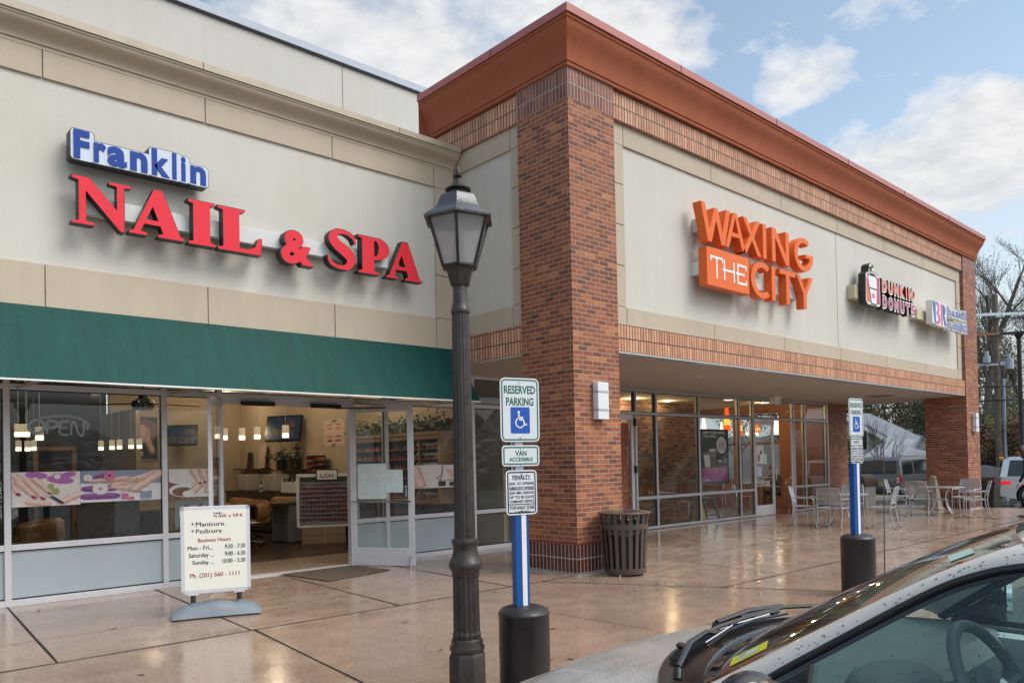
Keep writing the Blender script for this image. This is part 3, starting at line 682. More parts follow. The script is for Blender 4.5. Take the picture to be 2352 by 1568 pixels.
rwt = mat('raceway_tan', (.58, .52, .38), .5, vary=.08)
# red NAIL & SPA channel letters on their raceway
FY = 9.72
s1 = thing('shop_sign', 'large red NAIL & SPA channel letters with black sides on cream wall', 'sign', (4.64, 9.97, 4.41))
q = B().box(2.30, 6.52, 9.86, 9.97, 4.58, 4.79); obj('raceway', q, rw, s1, world=True, bev=.004)
for ch, x, z, h in (('N', 2.20, 4.41, .555), ('A', 2.80, 4.405, .56), ('I', 3.49, 4.40, .565), ('L', 3.86, 4.395, .57), ('S', 5.37, 4.40, .58), ('P', 5.91, 4.405, .56), ('A', 6.39, 4.40, .57)):
    b = B(); outline(b, GL[ch], (x, FY, z), UX, UZ, -.13, 0, h); l = obj('letter', b, black, s1, world=True)
    c0 = sum(p[0] for p in GL[ch][0])/len(GL[ch][0])*h
    b = B(); outline(b, GL[ch], (x+.006, FY, z+.006), UX, UZ, .002, .002, h*.975); obj('letter_face', b, red, l, world=True)
b = B(); txt(b, '&', (4.70, FY, 4.39), UX, UZ, .43, .50, ex=0.0041, bold=.05, back=-.13); l = obj('letter', b, black, s1, world=True)
b = B(); txt(b, '&', (4.712, FY-.006, 4.396), UX, UZ, .42, .48, ex=.001, bold=.045); obj('letter_face', b, red, l, world=True)
# blue word on its outlined cloud panel
s2 = thing('shop_sign', 'blue Franklin lettering on pale outlined panel with black sides, above the red letters', 'sign', (3.0, 9.97, 5.13))
FR = [('F', 2.225, .155), ('r', 2.42, .125), ('a', 2.555, .20), ('n', 2.79, .185), ('k', 3.02, .20), ('l', 3.245, .05), ('i', 3.345, .055), ('n', 3.45, .185)]
k = 0
for i, (ch, x, wd) in enumerate(FR):
    x = 2.235+(x-2.225)*1.06; wd *= 1.06
    t0 = B(); txt(t0, ch, (x, 9.75, 5.185), UX, UZ, .30, wd)
    xs0 = [p.x for p in t0.v]; zs0 = [p.z for p in t0.v]; g = .036
    b = B(); zz0, zz1 = 5.145, max(zs0)+g*.9
    x0, x1 = min(xs0)-g, max(xs0)+g+(.02 if i < 7 else 0)
    b.prism(rrect(x0, zz0, x1, zz1, .045), (0, 9.752-.0007*i, 0), UX, UZ, (0, .16, 0)); l = obj('letter_panel', b, black, s2, world=True)
    b = B(); b.add([(a, 9.7505-.0012*i, c_) for a, c_ in rrect(x0+.008, zz0+.008, x1-.008, zz1-.008, .038)], [tuple(range(20))]); obj('panel_face', b, paleface, l, world=True)
for i, (ch, x, wd) in enumerate(FR):
    x = 2.235+(x-2.225)*1.06; wd *= 1.06
    b = B(); txt(b, ch, (x, 9.7395, 5.185), UX, UZ, .30, wd, ex=.001, bold=.042); obj('letter', b, blueface, s2, world=True)
q = B().box(2.32, 3.7, 9.90, 9.97, 5.22, 5.34); obj('raceway', q, rw, s2, world=True)
# orange block letters, stroke built
WY = 7.15
s3 = thing('shop_sign', 'orange WAXING THE CITY block letters with white raceways on cream wall', 'sign', (12.7, 7.46, 4.46))
q = B().box(11.02, 14.3, 7.31, 7.46, 5.40, 5.62); obj('raceway', q, rw, s3, world=True); q = B().box(10.95, 14.4, 7.31, 7.46, 4.66, 4.88); obj('raceway', q, rw, s3, world=True)
wS = .20
BG = {
 'W': [[(0, 1), (.2, 1), (.36, .40), (.55, .95), (.70, .95), (.87, .40), (1.02, 1), (1.22, 1), (.97, 0), (.80, 0), (.62, .55), (.44, 0), (.27, 0)]],
 'A': [[(0, 0), (.2, 0), (.33, .32), (.67, .32), (.80, 0), (1.0, 0), (.60, 1), (.40, 1)], [(.38, .47), (.62, .47), (.50, .80)]],
 'X': [[(0, 0), (.23, 0), (.475, .37), (.72, 0), (.95, 0), (.59, .52), (.92, 1), (.69, 1), (.475, .67), (.26, 1), (.03, 1), (.36, .52)]],
 'I': [[(0, 0), (.2, 0), (.2, 1), (0, 1)]],
 'N': [[(0, 0), (.19, 0), (.19, .66), (.63, 0), (.82, 0), (.82, 1), (.63, 1), (.63, .35), (.19, 1), (0, 1)]],
 'G': [arc(.5, .5, .5, .52, 50, 360, 22)+[(1.0, .55), (.56, .55), (.56, .40), (.78, .40)]+arc(.5, .5, .30, .33, 340, 50, 18)],
 'C': [arc(.5, .5, .5, .52, 48, 312, 20)+arc(.5, .5, .30, .33, 312, 48, 18)],
 'T': [[(.30, 0), (.50, 0), (.50, .83), (.80, .83), (.80, 1), (0, 1), (0, .83), (.30, .83)]],
 'Y': [[(.36, 0), (.56, 0), (.56, .42), (.92, 1), (.70, 1), (.46, .58), (.22, 1), (0, 1), (.36, .42)]],
}
def blockword(par, lst, y, z, h, m):
    for ch, x, wd, dz in lst:
        nat = max(p[0] for p in BG[ch][0])
        g = [[(px/nat*wd/h, pz) for px, pz in pl_] for pl_ in BG[ch]]
        b = B(); outline(b, g, (x, y, z+dz), UX, UZ, -.16, 0, h, .013); obj('letter', b, m, par, world=True, bev=.003)
blockword(s3, [('W', 10.80, .92, 0), ('A', 11.52, .68, 0), ('X', 12.06, .68, 0), ('I', 12.76, .15, 0), ('N', 13.08, .66, 0), ('G', 13.92, .78, 0)], WY, 5.18, .655, orange)
blockword(s3, [('C', 12.32, .68, 0), ('I', 13.04, .16, 0), ('T', 13.34, .62, 0), ('Y', 13.96, .72, 0)], WY, 4.45, .655, orange)
b = B().box(10.96, 12.27, WY, WY+.16, 4.46, 5.10); l = obj('letter_box', b, orange, s3, world=True, bev=.006)
b = B(); TH = {'T': [[(.13, 0), (.17, 0), (.17, .33), (.31, .33), (.31, .28), (.34, .28), (.34, .37), (-.04, .37), (-.04, .28), (-.01, .28), (-.01, .33), (.13, .33)]],
 'H': [[(0, 0), (.04, 0), (.04, .16), (.30, .16), (.30, 0), (.34, 0), (.34, .35), (.30, .35), (.30, .20), (.04, .20), (.04, .35), (0, .35), (0, .20), (-.04, .20), (-.04, .16), (0, .16)]],
 'E': [[(0, 0), (.31, 0), (.31, .09), (.27, .09), (.27, .04), (.04, .04), (.04, .16), (.24, .16), (.24, .20), (.04, .20), (.04, .31), (.27, .31), (.27, .26), (.31, .26), (.31, .35), (0, .35), (0, .20), (-.05, .20), (-.05, .16), (0, .16)]]}
for ch, x in (('T', 11.10), ('H', 11.46), ('E', 11.88)): outline(b, TH[ch], (x, WY, 4.60), UX, UZ, .003, .003, 1.0)
obj('white_lettering', b, white, l, world=True)
# coffee shop sign: cup panel and two rows of rounded letters
s4 = thing('shop_sign', 'pink and orange DUNKIN\' DONUTS sign with coffee cup panel and black sides', 'sign', (18.4, 7.46, 4.88))
DY = 7.12
ddo = mat('sign_coral', (.78, .12, .05), .32, vary=.03); ddp = mat('sign_magenta', (.46, .025, .12), .32, vary=.03); dark = mat('sign_dark_side', (.022, .017, .018), .5)
q = B().box(16.85, 19.2, 7.28, 7.46, 5.02, 5.32); obj('raceway', q, rwt, s4, world=True)
def cup_outline(g=0):
    return [(17.04-g+.05, 4.88-g), (17.74+g-.05, 4.88-g), (17.77+g, 4.93-g), (17.77+g, 5.52+g), (17.70+g, 5.60+g), (17.47+g, 5.60+g), (17.47+g, 5.72+g), (17.42+g, 5.80+g), (17.30, 5.82+g), (17.19-g, 5.76+g), (17.16-g, 5.62+g), (17.08-g, 5.60+g), (17.02-g, 5.55+g), (17.00-g, 4.94-g)]
b = B(); b.prism(cup_outline(), (0, DY, 0), UX, UZ, (0, .16, 0)); cpn = obj('cup_panel', b, dark, s4, world=True)
def flat(par, name, polys, m, y, world=True):
    b = B()
    for pl_ in polys: b.add([(x, y, z) for x, z in pl_], [tuple(range(len(pl_)))])
    return obj(name, b, m, par, world=world)
flat(cpn, 'panel_face', [cup_outline(-.012)], white, DY-.003)
flat(cpn, 'coral_field', [[(17.05, 4.95), (17.24, 4.93), (17.12, 5.40), (17.05, 5.50)]], ddo, DY-.006)
flat(cpn, 'magenta_field', [[(17.56, 4.93), (17.73, 4.95), (17.73, 5.53), (17.50, 5.56), (17.52, 5.3)]], ddp, DY-.006)
flat(cpn, 'cup_outline', [[(17.27, 4.91), (17.55, 4.90), (17.60, 5.46), (17.56, 5.60), (17.16, 5.60), (17.10, 5.50)], ell((17.35, 5.58), .23, .065)], dark, DY-.008)
flat(cpn, 'cup', [[(17.29, 4.935), (17.535, 4.925), (17.57, 5.24), (17.20, 5.24)], [(17.19, 5.27), (17.575, 5.27), (17.58, 5.46), (17.55, 5.53), (17.15, 5.53), (17.125, 5.48)], ell((17.35, 5.575), .205, .048)], white, DY-.011)
flat(cpn, 'coffee', [ell((17.35, 5.565), .16, .032)], dark, DY-.014)
b = B()
for cx, cz, sgn in ((17.22, 5.69, 1), (17.37, 5.74, -1)):
    pts = [(cx+(.055-.0065*i)*cos(i*.9)*sgn, DY-.012, cz+(.055-.0065*i)*sin(i*.9)*1.0) for i in range(8)]
    b.tube([(cx+.05*sgn, DY-.012, cz-.09)]+pts, .007, 5)
obj('steam_swirl', b, dark, cpn, world=True)
b = B(); txt(b, 'DD', (17.30, DY-.013, 5.06), UX, UZ, .085, .17, ex=.001, bold=.03); obj('cup_lettering', b, ddp, cpn, world=True)
def roundword(par, word, x0, z0, h, wtot, mface, y, mside, grow=.05, face=white):
    n = len(word); k = 0; pitch = wtot/sum(.5 if c_ in "I'i" else 1 for c_ in word); x = x0
    for c_ in word:
        wd = pitch*(.5 if c_ in "I'i" else 1); k += 1; e_ = .0009*k
        ww = wd*(.50 if c_ in "I'i" else .88)
        hh = h*(.75 if c_ == "'" else 1)
        b = B(); txt(b, c_, (x, y-e_, z0), UX, UZ, hh, ww, ex=.0041, bold=grow, back=-.13, res=2); l = obj('letter', b, mside, par, world=True)
        b = B(); txt(b, c_, (x+.006, y-.005-e_, z0+.004), UX, UZ, hh*.97, ww*.96, ex=.001, bold=grow*.86, res=2); obj('letter_rim', b, face, l, world=True)
        b = B(); txt(b, c_, (x+ww*.07, y-.008-e_, z0+.012), UX, UZ, hh*.93, ww*.86, ex=.001, bold=grow*.24, res=2); obj('letter_face', b, mface, l, world=True)
        x += wd
roundword(s4, "DUNKIN'", 17.86, 5.27, .265, 2.02, ddo, DY, dark, .10)
roundword(s4, "DONUTS", 17.86, 4.91, .265, 1.96, ddp, DY, dark, .10)
# blue and pink ice cream sign
s5 = thing('shop_sign', 'blue and pink BR baskin robbins sign with white letter sides', 'sign', (22, 7.46, 4.8))
bpk = mat('sign_pink', (.60, .10, .34), .32, vary=.03); bbl = mat('sign_cobalt', (.02, .10, .36), .32, vary=.03)
q = B().box(20.35, 23.0, 7.28, 7.46, 4.96, 5.20); obj('raceway', q, rwt, s5, world=True)
BY = 7.08
b = B().box(20.80, 21.06, BY, BY+.15, 4.86, 5.44).box(21.06, 21.42, BY+.001, BY+.15, 4.84, 5.46).box(21.42, 21.80, BY+.002, BY+.15, 4.84, 5.44); mono = obj('monogram', b, white, s5, world=True)
flat(mono, 'monogram_blue', [[(20.82, 5.43), (20.95, 5.43), (21.03, 5.40), (21.03, 4.88), (20.95, 4.86)]], bbl, BY-.004)
flat(mono, 'monogram_blue', [[(21.53, 5.41)]+arc(21.57, 5.27, .16, .14, 80, -70, 8)+[(21.66, 5.12), (21.78, 4.87), (21.64, 4.87), (21.54, 5.08)]], bbl, BY-.004)
flat(mono, 'monogram_pink', [[(21.06, 5.44)]+arc(21.16, 5.30, .15, .14, 85, -50, 7)+[(21.2, 5.17)]+arc(21.18, 5.02, .17, .15, 60, -90, 8)+[(21.06, 4.87), (21.06, 4.94)]+arc(21.14, 5.02, .08, .08, -80, 70, 5)+[(21.09, 5.15)]+arc(21.13, 5.29, .07, .07, -60, 80, 5)+[(21.06, 5.37)], [(21.40, 4.87), (21.50, 4.87), (21.50, 5.43), (21.40, 5.43)]], bpk, BY-.0045)
roundword(s5, 'baskiN', 21.90, 5.17, .24, 1.42, bbl, BY, white, .10)
roundword(s5, 'robbiNS', 21.90, 4.83, .23, 1.46, bbl, BY, white, .10)

# ================================================================ lamp post, bollards, parking signs
lp = thing('street_lamp', 'tall bronze street lamp with six sided glass lantern and fluted post on wet pavement', 'street lamp', (3.128, 3.900, 0), R_(47.6+180))
o_ = B().lathe([(.142, 0), (.142, .05), (.125, .07), (.122, .36), (.110, .385), (.098, .39)], n=8, ph=R_(22.5)); obj('base', o_, bronze, lp, smooth=30)
o_ = B().lathe([(.098, .38), (.112, .40), (.114, .42), (.100, .44), (.104, .455), (.094, .475)], n=28); obj('base_collar', o_, bronze, lp, smooth=50)
o_ = B().lathe([(.088, .47), (.092, .50), (.086, .52), (.084, .86), (.090, .885), (.088, .90)], n=32, flute=.10); obj('lower_shaft', o_, bronze, lp)
o_ = B().lathe([(.088, .895), (.107, .925), (.111, .945), (.106, .965), (.092, .985), (.080, 1.03), (.078, 1.06), (.086, 1.08), (.089, 1.095), (.085, 1.11), (.074, 1.115)], n=28); obj('collar', o_, bronze, lp, smooth=50)
o_ = B().lathe([(.0690, 1.11), (.0565, 2.56), (.0565, 2.575)], n=36, flute=.055); obj('shaft', o_, bronze, lp)
o_ = B().lathe([(.062, 2.57), (.065, 2.585), (.060, 2.60), (.050, 2.635), (.049, 2.69), (.047, 2.70), (.047, 2.752)], n=24); o_.ball((-.047, .004, 2.72), .005, 6, 4); obj('neck', o_, bronze, lp, smooth=45)
o_ = B().lathe([(.058, 2.745), (.070, 2.76), (.094, 2.845), (.108, 2.86), (.110, 2.872)], n=6); obj('lantern_cup', o_, bronze, lp)
hexz = [(.113, 2.865), (.212, 3.185)]
def hexp(r, k, z): return V((r*cos(k*pi/3), r*sin(k*pi/3), z))
o_ = B()
for k in range(6):
    o_.tube([hexp(.116, k, 2.868), hexp(.217, k, 3.187)], .0105, 5)
    for r_, z in ((.114, 2.872), (.213, 3.18)): o_.tube([hexp(r_, k, z), hexp(r_, k+1, z)], .011, 5)
lf_ = obj('lantern_frame', o_, black, lp)
o_ = B()
for k in range(6): o_.quad(hexp(.111, k, 2.87), hexp(.111, k+1, 2.87), hexp(.210, k+1, 3.18), hexp(.210, k, 3.18))
obj('glass_panes', o_, lampglass, lf_)
o_ = B().lathe([(.035, 2.87), (.045, 2.90), (.045, 2.96), (.03, 2.97)], n=14).lathe([(.02, 2.97), (.034, 3.0), (.034, 3.07), (.02, 3.11)], n=14); obj('lamp_socket', o_, mat('socket_grey', (.18, .18, .18), .5), lp, smooth=40)
o_ = B().lathe([(.222, 3.165), (.245, 3.170), (.247, 3.182), (.222, 3.205), (.172, 3.235), (.150, 3.262), (.132, 3.305), (.118, 3.33), (.085, 3.345), (.04, 3.35)], n=6); obj('lantern_roof', o_, mat('weathered_bronze', (.10, .10, .105), .3, .5, vary=.3, bump=.25, bs=60), lp, smooth=28)
o_ = B().lathe([(.055, 3.34), (.058, 3.365), (.084, 3.372), (.086, 3.379), (.058, 3.392), (.046, 3.41), (.030, 3.424), (.014, 3.43), (.011, 3.452), (.028, 3.463), (.029, 3.468), (.010, 3.474), (.012, 3.485), (.013, 3.495), (.004, 3.53), (.001, 3.535)], n=20); obj('finial', o_, bronze2, lp, smooth=40)

def sign_plate(par, z0, z1, wd, y, body, rim, lines, rr=.038):
    """plate facing local -Y"""
    b = B(); b.prism(rrect(-wd/2, z0, wd/2, z1, rr), (0, y, 0), UX, UZ, (0, .003, 0)); p = obj('sign_plate', b, signw, par)
    b = B(); g = .010; t = .009
    b.grid([[V((a, y-.0008, c_)) for a, c_ in q_] for q_ in ([*rrect(-wd/2+g, z0+g, wd/2-g, z1-g, rr-g), rrect(-wd/2+g, z0+g, wd/2-g, z1-g, rr-g)[0]], [*rrect(-wd/2+g+t, z0+g+t, wd/2-g-t, z1-g-t, rr-g-t), rrect(-wd/2+g+t, z0+g+t, wd/2-g-t, z1-g-t, rr-g-t)[0]])])
    obj('border', b, rim, p)
    for s_, z, h, ww in lines: b = B(); txt(b, s_, (0, y-.0008, z), UX, UZ, h, ww, ex=.0004, bold=.022, align='C'); obj('lettering', b, rim, p)
    b = B()
    for z in ((z1-.028, z0+.03) if z1-z0 > .2 else (z1-.018, z0+.017)): b.cyl((0, y-.001, z), (0, y-.007, z), .0055, n=8)
    obj('bolt', b, chrome, p); return p
def wheelchair(par, cx, cz, s, y):
    b = B(); b.add([(cx+a, y-.0012, cz+c_) for a, c_ in rrect(-s/2, -s*.60, s/2, s*.60, .008)], [tuple(range(20))]); p = obj('symbol_panel', b, signb, par)
    b = B(); yy = y-.0018; k = s/.15
    b.add([(cx+(a-.012)*k, yy, cz+c_*k) for a, c_ in ell((0, .055), .0095, .0095)], [tuple(range(18))])
    def st(pts, w_): 
        pl_ = stroke(pts, [w_]*len(pts)); b.add([(cx+a*k, yy, cz+c_*k) for a, c_ in pl_], [tuple(range(len(pl_)))])
    for pts in ([(-.012, .046), (-.010, .012)], [(-.011, .019), (.022, .019)], [(-.010, .005), (.022, .004)], [(.021, .006), (.036, -.034)], [(.034, -.033), (.052, -.027)]): st(pts, .0055)
    ac = arc(-.003, -.016, .033, .034, 118, 335, 16)
    for i in range(len(ac)-1): st(ac[i:i+2], .0045)
    obj('wheelchair_symbol', b, white, p)
def parking_sign(lab, loc, rz, r, ztop, plates, post, postw):
    t = thing('parking_sign', lab, 'parking sign', loc, rz, 'reserved parking signs on bollards')
    o_ = B(); o_.box(-postw/2, postw/2, -.03, .03, ztop-.01, post); obj('post_sleeve', o_, bluepost, t, bev=.006)
    o_ = B().box(-postw*.04, postw*.30, -.0325, -.031, ztop, post); obj('reflective_stripe', o_, white, t)
    o_ = B().box(-.03, .03, -.012, .012, post, plates[0][1]-.02)
    obj('steel_post', o_, greymetal, t)
    y = -.036
    for z0, z1, wd, kind in plates:
        if kind == 'R':
            p = sign_plate(t, z0, z1, wd, y, signw, signg, [('RESERVED', z1-.105, .052, wd*.80), ('PARKING', z1-.185, .052, wd*.70)]); wheelchair(p, 0, z0+.145, wd*.49, y)
        elif kind == 'V': sign_plate(t, z0, z1, wd, y, signw, signg, [('VAN', z0+.070, .034, wd*.30), ('ACCESSIBLE', z0+.034, .024, wd*.63)], .025)
        else:
            h = z1-z0
            p = sign_plate(t, z0, z1, wd, y, signw, signk, [('PENALTY', z1-.058, .024, wd*.58), ('$250. 1ST OFFENSE', z1-.098, .0175, wd*.80), ('SUBSEQUENT OFFENSES', z1-.128, .0175, wd*.80), ('$250. MIN. AND/OR', z1-.160, .0175, wd*.80), ('UP TO 90 DAYS', z1-.190, .019, wd*.80), ('COMMUNITY SERVICE', z1-.218, .0175, wd*.80), ('TOW-AWAY ZONE', z1-.263, .024, wd*.80), ('AT OWNERS EXPENSE', z1-.285, .011, wd*.48)], .028)
            o_ = B()
            for zz, w2, hh in ((z1-.064, .60, .003), (z1-.133, .8, .003), (z1-.232, .86, .006)): o_.add([(-wd*w2/2, y-.0009, zz), (wd*w2/2, y-.0009, zz), (wd*w2/2, y-.0009, zz+hh), (-wd*w2/2, y-.0009, zz+hh)], [(0, 1, 2, 3)])
            obj('rule', o_, signk, p)
    return t
bollm = mat('charcoal_bollard_plastic', (.020, .018, .0185), .42, vary=.35, vs=9, bump=.25, bs=26)
def bollard(lab, loc, r, h):
    t = tag(obj('bollard', B().lathe([(r*.99, 0), (r*1.0, .02), (r, h-.06), (r*1.012, h-.055), (r*1.012, h-.048), (r*.98, h-.040), (r*.86, h-.018), (r*.62, h-.005), (.02, h)], n=40), bollm, smooth=35), lab, 'bollard', 'charcoal bollards')
    t.location = loc; XF[t.name] = M4.Translation(V(loc)); return t
bollard('charcoal bollard nearest the street lamp, carrying three parking plates', (3.555, 3.815, 0), .172, .635)
bollard('charcoal bollard behind the beige car windscreen, carrying two parking plates', (8.85, 3.87, 0), .186, .70)
parking_sign('reserved parking sign with VAN ACCESSIBLE plate on blue post beside the lamp', (3.545, 3.825, 0), R_(-14), .172, .635, [(1.735, 2.165, .30, 'R'), (1.572, 1.712, .288, 'V'), (1.245, 1.545, .238, 'P')], 1.30, .105)
parking_sign('reserved parking sign with only penalty plate, on blue post near the patio tables', (8.84, 3.88, 0), R_(-6), .186, .70, [(1.805, 2.245, .30, 'R'), (1.505, 1.795, .25, 'P')], 1.53, .14)

# ================================================================ pavement sign of the salon
ps = thing('pavement_sign', 'ivory swinging pavement sign with opening hours on grey plastic base', 'sign', (3.27, 8.42, 0), R_(-19))
rows = []
for i in range(17):
    x = -.46+.92*i/16; a = abs(x)/.46
    zc_ = .115-.055*a*a+.01*sin(i); wv_ = .17+.05*a*a; row = []
    for j in range(13):
        f = -1+2*j/12; yy = f*wv_
        top = zc_*(1-abs(f)**3.2)+.045*(1-abs(f)**6)+(.012*(abs(abs(f)-.55) < .2))*(1-a)
        row.append(V((x*(1-.03*abs(f)), yy-.03*a*a*(1 if f > 0 else -1), max(.018, top*(1-.35*a**6)))))
    rows.append(row)
q = B().grid(rows); n0 = len(q.v)
q.grid([[V((p.x, p.y, .016)) for p in r_] for r_ in rows])
for r_ in (rows[0], rows[-1]): q.grid([[V(p) for p in r_], [V((p.x, p.y, .016)) for p in r_]])
for j in (0, -1): q.grid([[V(r_[j]) for r_ in rows], [V((r_[j].x, r_[j].y, .016)) for r_ in rows]])
basem = mat('grey_plastic', (.165, .195, .225), .33, vary=.1)
bs_ = obj('base', q, basem, ps, smooth=50)
q = B()
for x in (-.38, .36): q.cyl((x, -.12, 0), (x, -.12, .03), .03, n=10).cyl((x, .12, 0), (x, .12, .03), .03, n=10)
obj('foot', q, rubber, ps)
for x in (-.235, .235):
    q = B().lathe([(.05, .13), (.045, .155)], (x, 0, 0), 16); obj('spring_seat', q, basem, ps)
    q = B().lathe([((.024 if k % 2 else .028), .155+.006*k) for k in range(14)], (x, 0, 0), 14); obj('spring', q, rubber, ps)
    q = B().box(x-.055, x+.055, -.025, .025, .236, .25); obj('bracket', q, alumw, ps)
q = B(); fw_, fz0, fz1 = .355, .25, 1.19
q.prism(rrect(-fw_, fz0, fw_, fz1, .035, 5), (0, -.02, 0), UX, UZ, (0, .04, 0)); fr_ = obj('frame', q, alumw, ps, bev=.006)
q = B().prism(rrect(-fw_+.038, fz0+.038, fw_-.038, fz1-.038, .004, 1), (0, -.0215, 0), UX, UZ, (0, .003, 0)); pn = obj('poster_panel', q, offwhite, ps)
capm_ = mat('corner_grey', (.30, .33, .36), .4)
for sx_, sz_ in ((-1, fz0), (1, fz0), (-1, fz1), (1, fz1)):
    a0 = {(-1, fz1): 90, (1, fz1): 0, (-1, fz0): 180, (1, fz0): 270}[(sx_, sz_)]
    cx, cz = sx_*(fw_-.035), sz_+(.035 if sz_ == fz0 else -.035)
    pl_ = [(cx+.038*cos(R_(a0+90*i/5)), cz+.038*sin(R_(a0+90*i/5))) for i in range(6)]+[(cx, cz)]
    obj('corner_cap', B().prism(pl_, (0, -.024, 0), UX, UZ, (0, .048, 0)), capm_, fr_)
def pstext(lines, m):
    for s_, x, z, h, wd, al in lines:
        b = B(); 
        for kk in range(3): txt(b, s_, (x+.0011*kk, -.0222-.0002*kk, z), UX, UZ, h, wd, ex=.0006, bold=0, align=al)
        obj('lettering', b, m, pn)
pstext([('*', -.245, .968, .05, .025, 'L'), ('Manicure', -.20, .975, .048, .285, 'L'), ('*', -.245, .892, .05, .025, 'L'), ('Pedicure', -.20, .90, .048, .26, 'L'),
        ('Mon - Fri...', -.285, .722, .046, .25, 'L'), ('9:30 - 7:30', .30, .722, .046, .21, 'R'), ('Saturday ...', -.275, .644, .046, .25, 'L'), ('9:00 - 6:30', .30, .644, .046, .21, 'R'), ('Sunday ...', -.24, .566, .046, .215, 'L'), ('10:00 - 5:30', .30, .566, .046, .235, 'R')], signk)
pstext([('Business Hours', -.18, .805, .042, .33, 'L'), ('Ph. (201) 560 - 1111', -.265, .425, .046, .50, 'L')], redtxt)
pstext([('Franklin', -.02, 1.105, .020, .082, 'L')], blueface)
b = B(); x = -.02
for ch, ww in (('N', .045), ('A', .04), ('I', .022), ('L', .038), (None, .05), ('S', .034), ('P', .034), ('A', .04)):
    if ch: outline(b, GL[ch], (x, -.0222, 1.066), UX, UZ, .0006, .0006, .032)
    else: txt(b, '&', (x+.012, -.0222, 1.066), UX, UZ, .024, .024, ex=.0006, bold=.02)
    x += ww
obj('lettering', b, redtxt, pn)
tag(obj('doormat', B().add([(x, y, z) for z in (.005, .016) for x, y in ((5.16, 10.77), (5.28, 9.60), (6.49, 9.92), (6.36, 10.82))], [(0, 3, 2, 1), (4, 5, 6, 7), (0, 1, 5, 4), (1, 2, 6, 5), (2, 3, 7, 6), (3, 0, 4, 7)]), mat('brown_mesh_mat', (.085, .066, .046), .75, vary=.5, vs=70, bump=.5, bs=160)), 'brown mesh doormat lying askew outside the open salon door', 'doormat')

# ================================================================ litter bins
def round_bin(loc):
    t = thing('litter_bin', 'round slatted taupe litter bin beside the brick pillar', 'litter bin', loc, 0)
    n = 20
    q = B().lathe([(.285, .03), (.288, .04), (.292, .11), (.287, .11)], n=40, cap=False); obj('bottom_band', q, slat, t, smooth=30)
    q = B().lathe([(.322, .645), (.326, .645), (.330, .715), (.325, .715)], n=40, cap=False); obj('upper_band', q, slat, t, smooth=30)
    for k in range(n):
        a = 2*pi*k/n; c_, s_ = cos(a), sin(a); w_ = .026
        pr_ = [(.284, .04), (.296, .3), (.318, .6), (.325, .70), (.340, .79), (.360, .855)]
        q = B().grid([[V((r_*c_-s_*w_*j, r_*s_+c_*w_*j, z)) for j in (-1, 1)] for r_, z in pr_]+[[V(((r_-.006)*c_-s_*w_*j, (r_-.006)*s_+c_*w_*j, z)) for j in (-1, 1)] for r_, z in pr_[::-1]])
        obj('slat', q, slat, t)
    q = B().tube([(.362*cos(2*pi*k/40), .362*sin(2*pi*k/40), .862) for k in range(40)], .011, 8, True); obj('rim', q, slat, t, smooth=60)
    q = B().lathe([(.360, .864), (.358, .874), (.30, .886), (.17, .880), (.165, .865), (.29, .868)], n=40, cap=False); obj('lid', q, slat, t, smooth=40)
    q = B().lathe([(.25, .05), (.28, .62), (.28, .64)], n=32); q.v = [p for p in q.v]; obj('liner', q, black, t, smooth=40)
    rg = random.Random(3); q = B(); q.grid([[V(((.29+.02*rg.random()+.012*sin(k*1.7))*cos(2*pi*k/36), (.29+.02*rg.random())*sin(2*pi*k/36), z+.03*rg.random())) for k in range(36)] for z in (.55, .60, .66, .72)], close=True)
    obj('bin_bag', q, mat('dark_bin_bag', (.05, .055, .07), .22, vary=.3), t, smooth=60)
    q = B()
    for k in range(4): q.cyl((.26*cos(k*1.57+.4), .26*sin(k*1.57+.4), 0), (.26*cos(k*1.57+.4), .26*sin(k*1.57+.4), .05), .012)
    obj('foot', q, chrome, t); return t
round_bin((8.42, 6.93, 0))
# wall lamps on the pillars
def sconce(loc, lab):
    t = thing('wall_lamp', lab, 'wall lamp', loc, 0, 'wall lamps on brick pillars')
    obj('backplate', B().box(-.11, .11, -.02, .0, -.27, .27), alum, t)
    obj('diffuser', B().box(-.115, .115, -.115, -.02, -.265, .265), fixture, t, bev=.008)
    for z in (-.13, .13): obj('metal_strap', B().box(-.119, .119, -.120, -.018, z-.014, z+.014), alum, t)
    return t
sconce((8.39, 7.35, 2.45), 'white wall lamp with two metal straps on the near brick pillar')
sconce((24.52, 7.35, 2.45), 'white wall lamp with two metal straps on the far brick pillar')
# ================================================================ patio furniture
mesh_m = bpy.data.materials.new('perforated_steel'); mesh_m.use_nodes = True; MATS['perforated_steel'] = mesh_m
t_ = mesh_m.node_tree; p_ = t_.nodes['Principled BSDF']; p_.inputs['Base Color'].default_value = (.46, .47, .50, 1); p_.inputs['Metallic'].default_value = .35; p_.inputs['Roughness'].default_value = .4
uv_ = nd(t_, 'ShaderNodeTexCoord').outputs['UV']
ck = nd(t_, 'ShaderNodeTexBrick', offset=.5, i_Vector=uv_, i_Scale=1.0, i_Mortar_Size=.0038, i_Brick_Width=.013, i_Row_Height=.011)
p_.inputs['Alpha'].default_value = 1; t_.links.new(mth(t_, 'ADD', mth(t_, 'MULTIPLY', ck.outputs[1], .80), .08), p_.inputs['Alpha'])
steel = mat('silver_tube', (.50, .51, .54), .3, .5, vary=.05)
CH = 'silver mesh patio chairs'
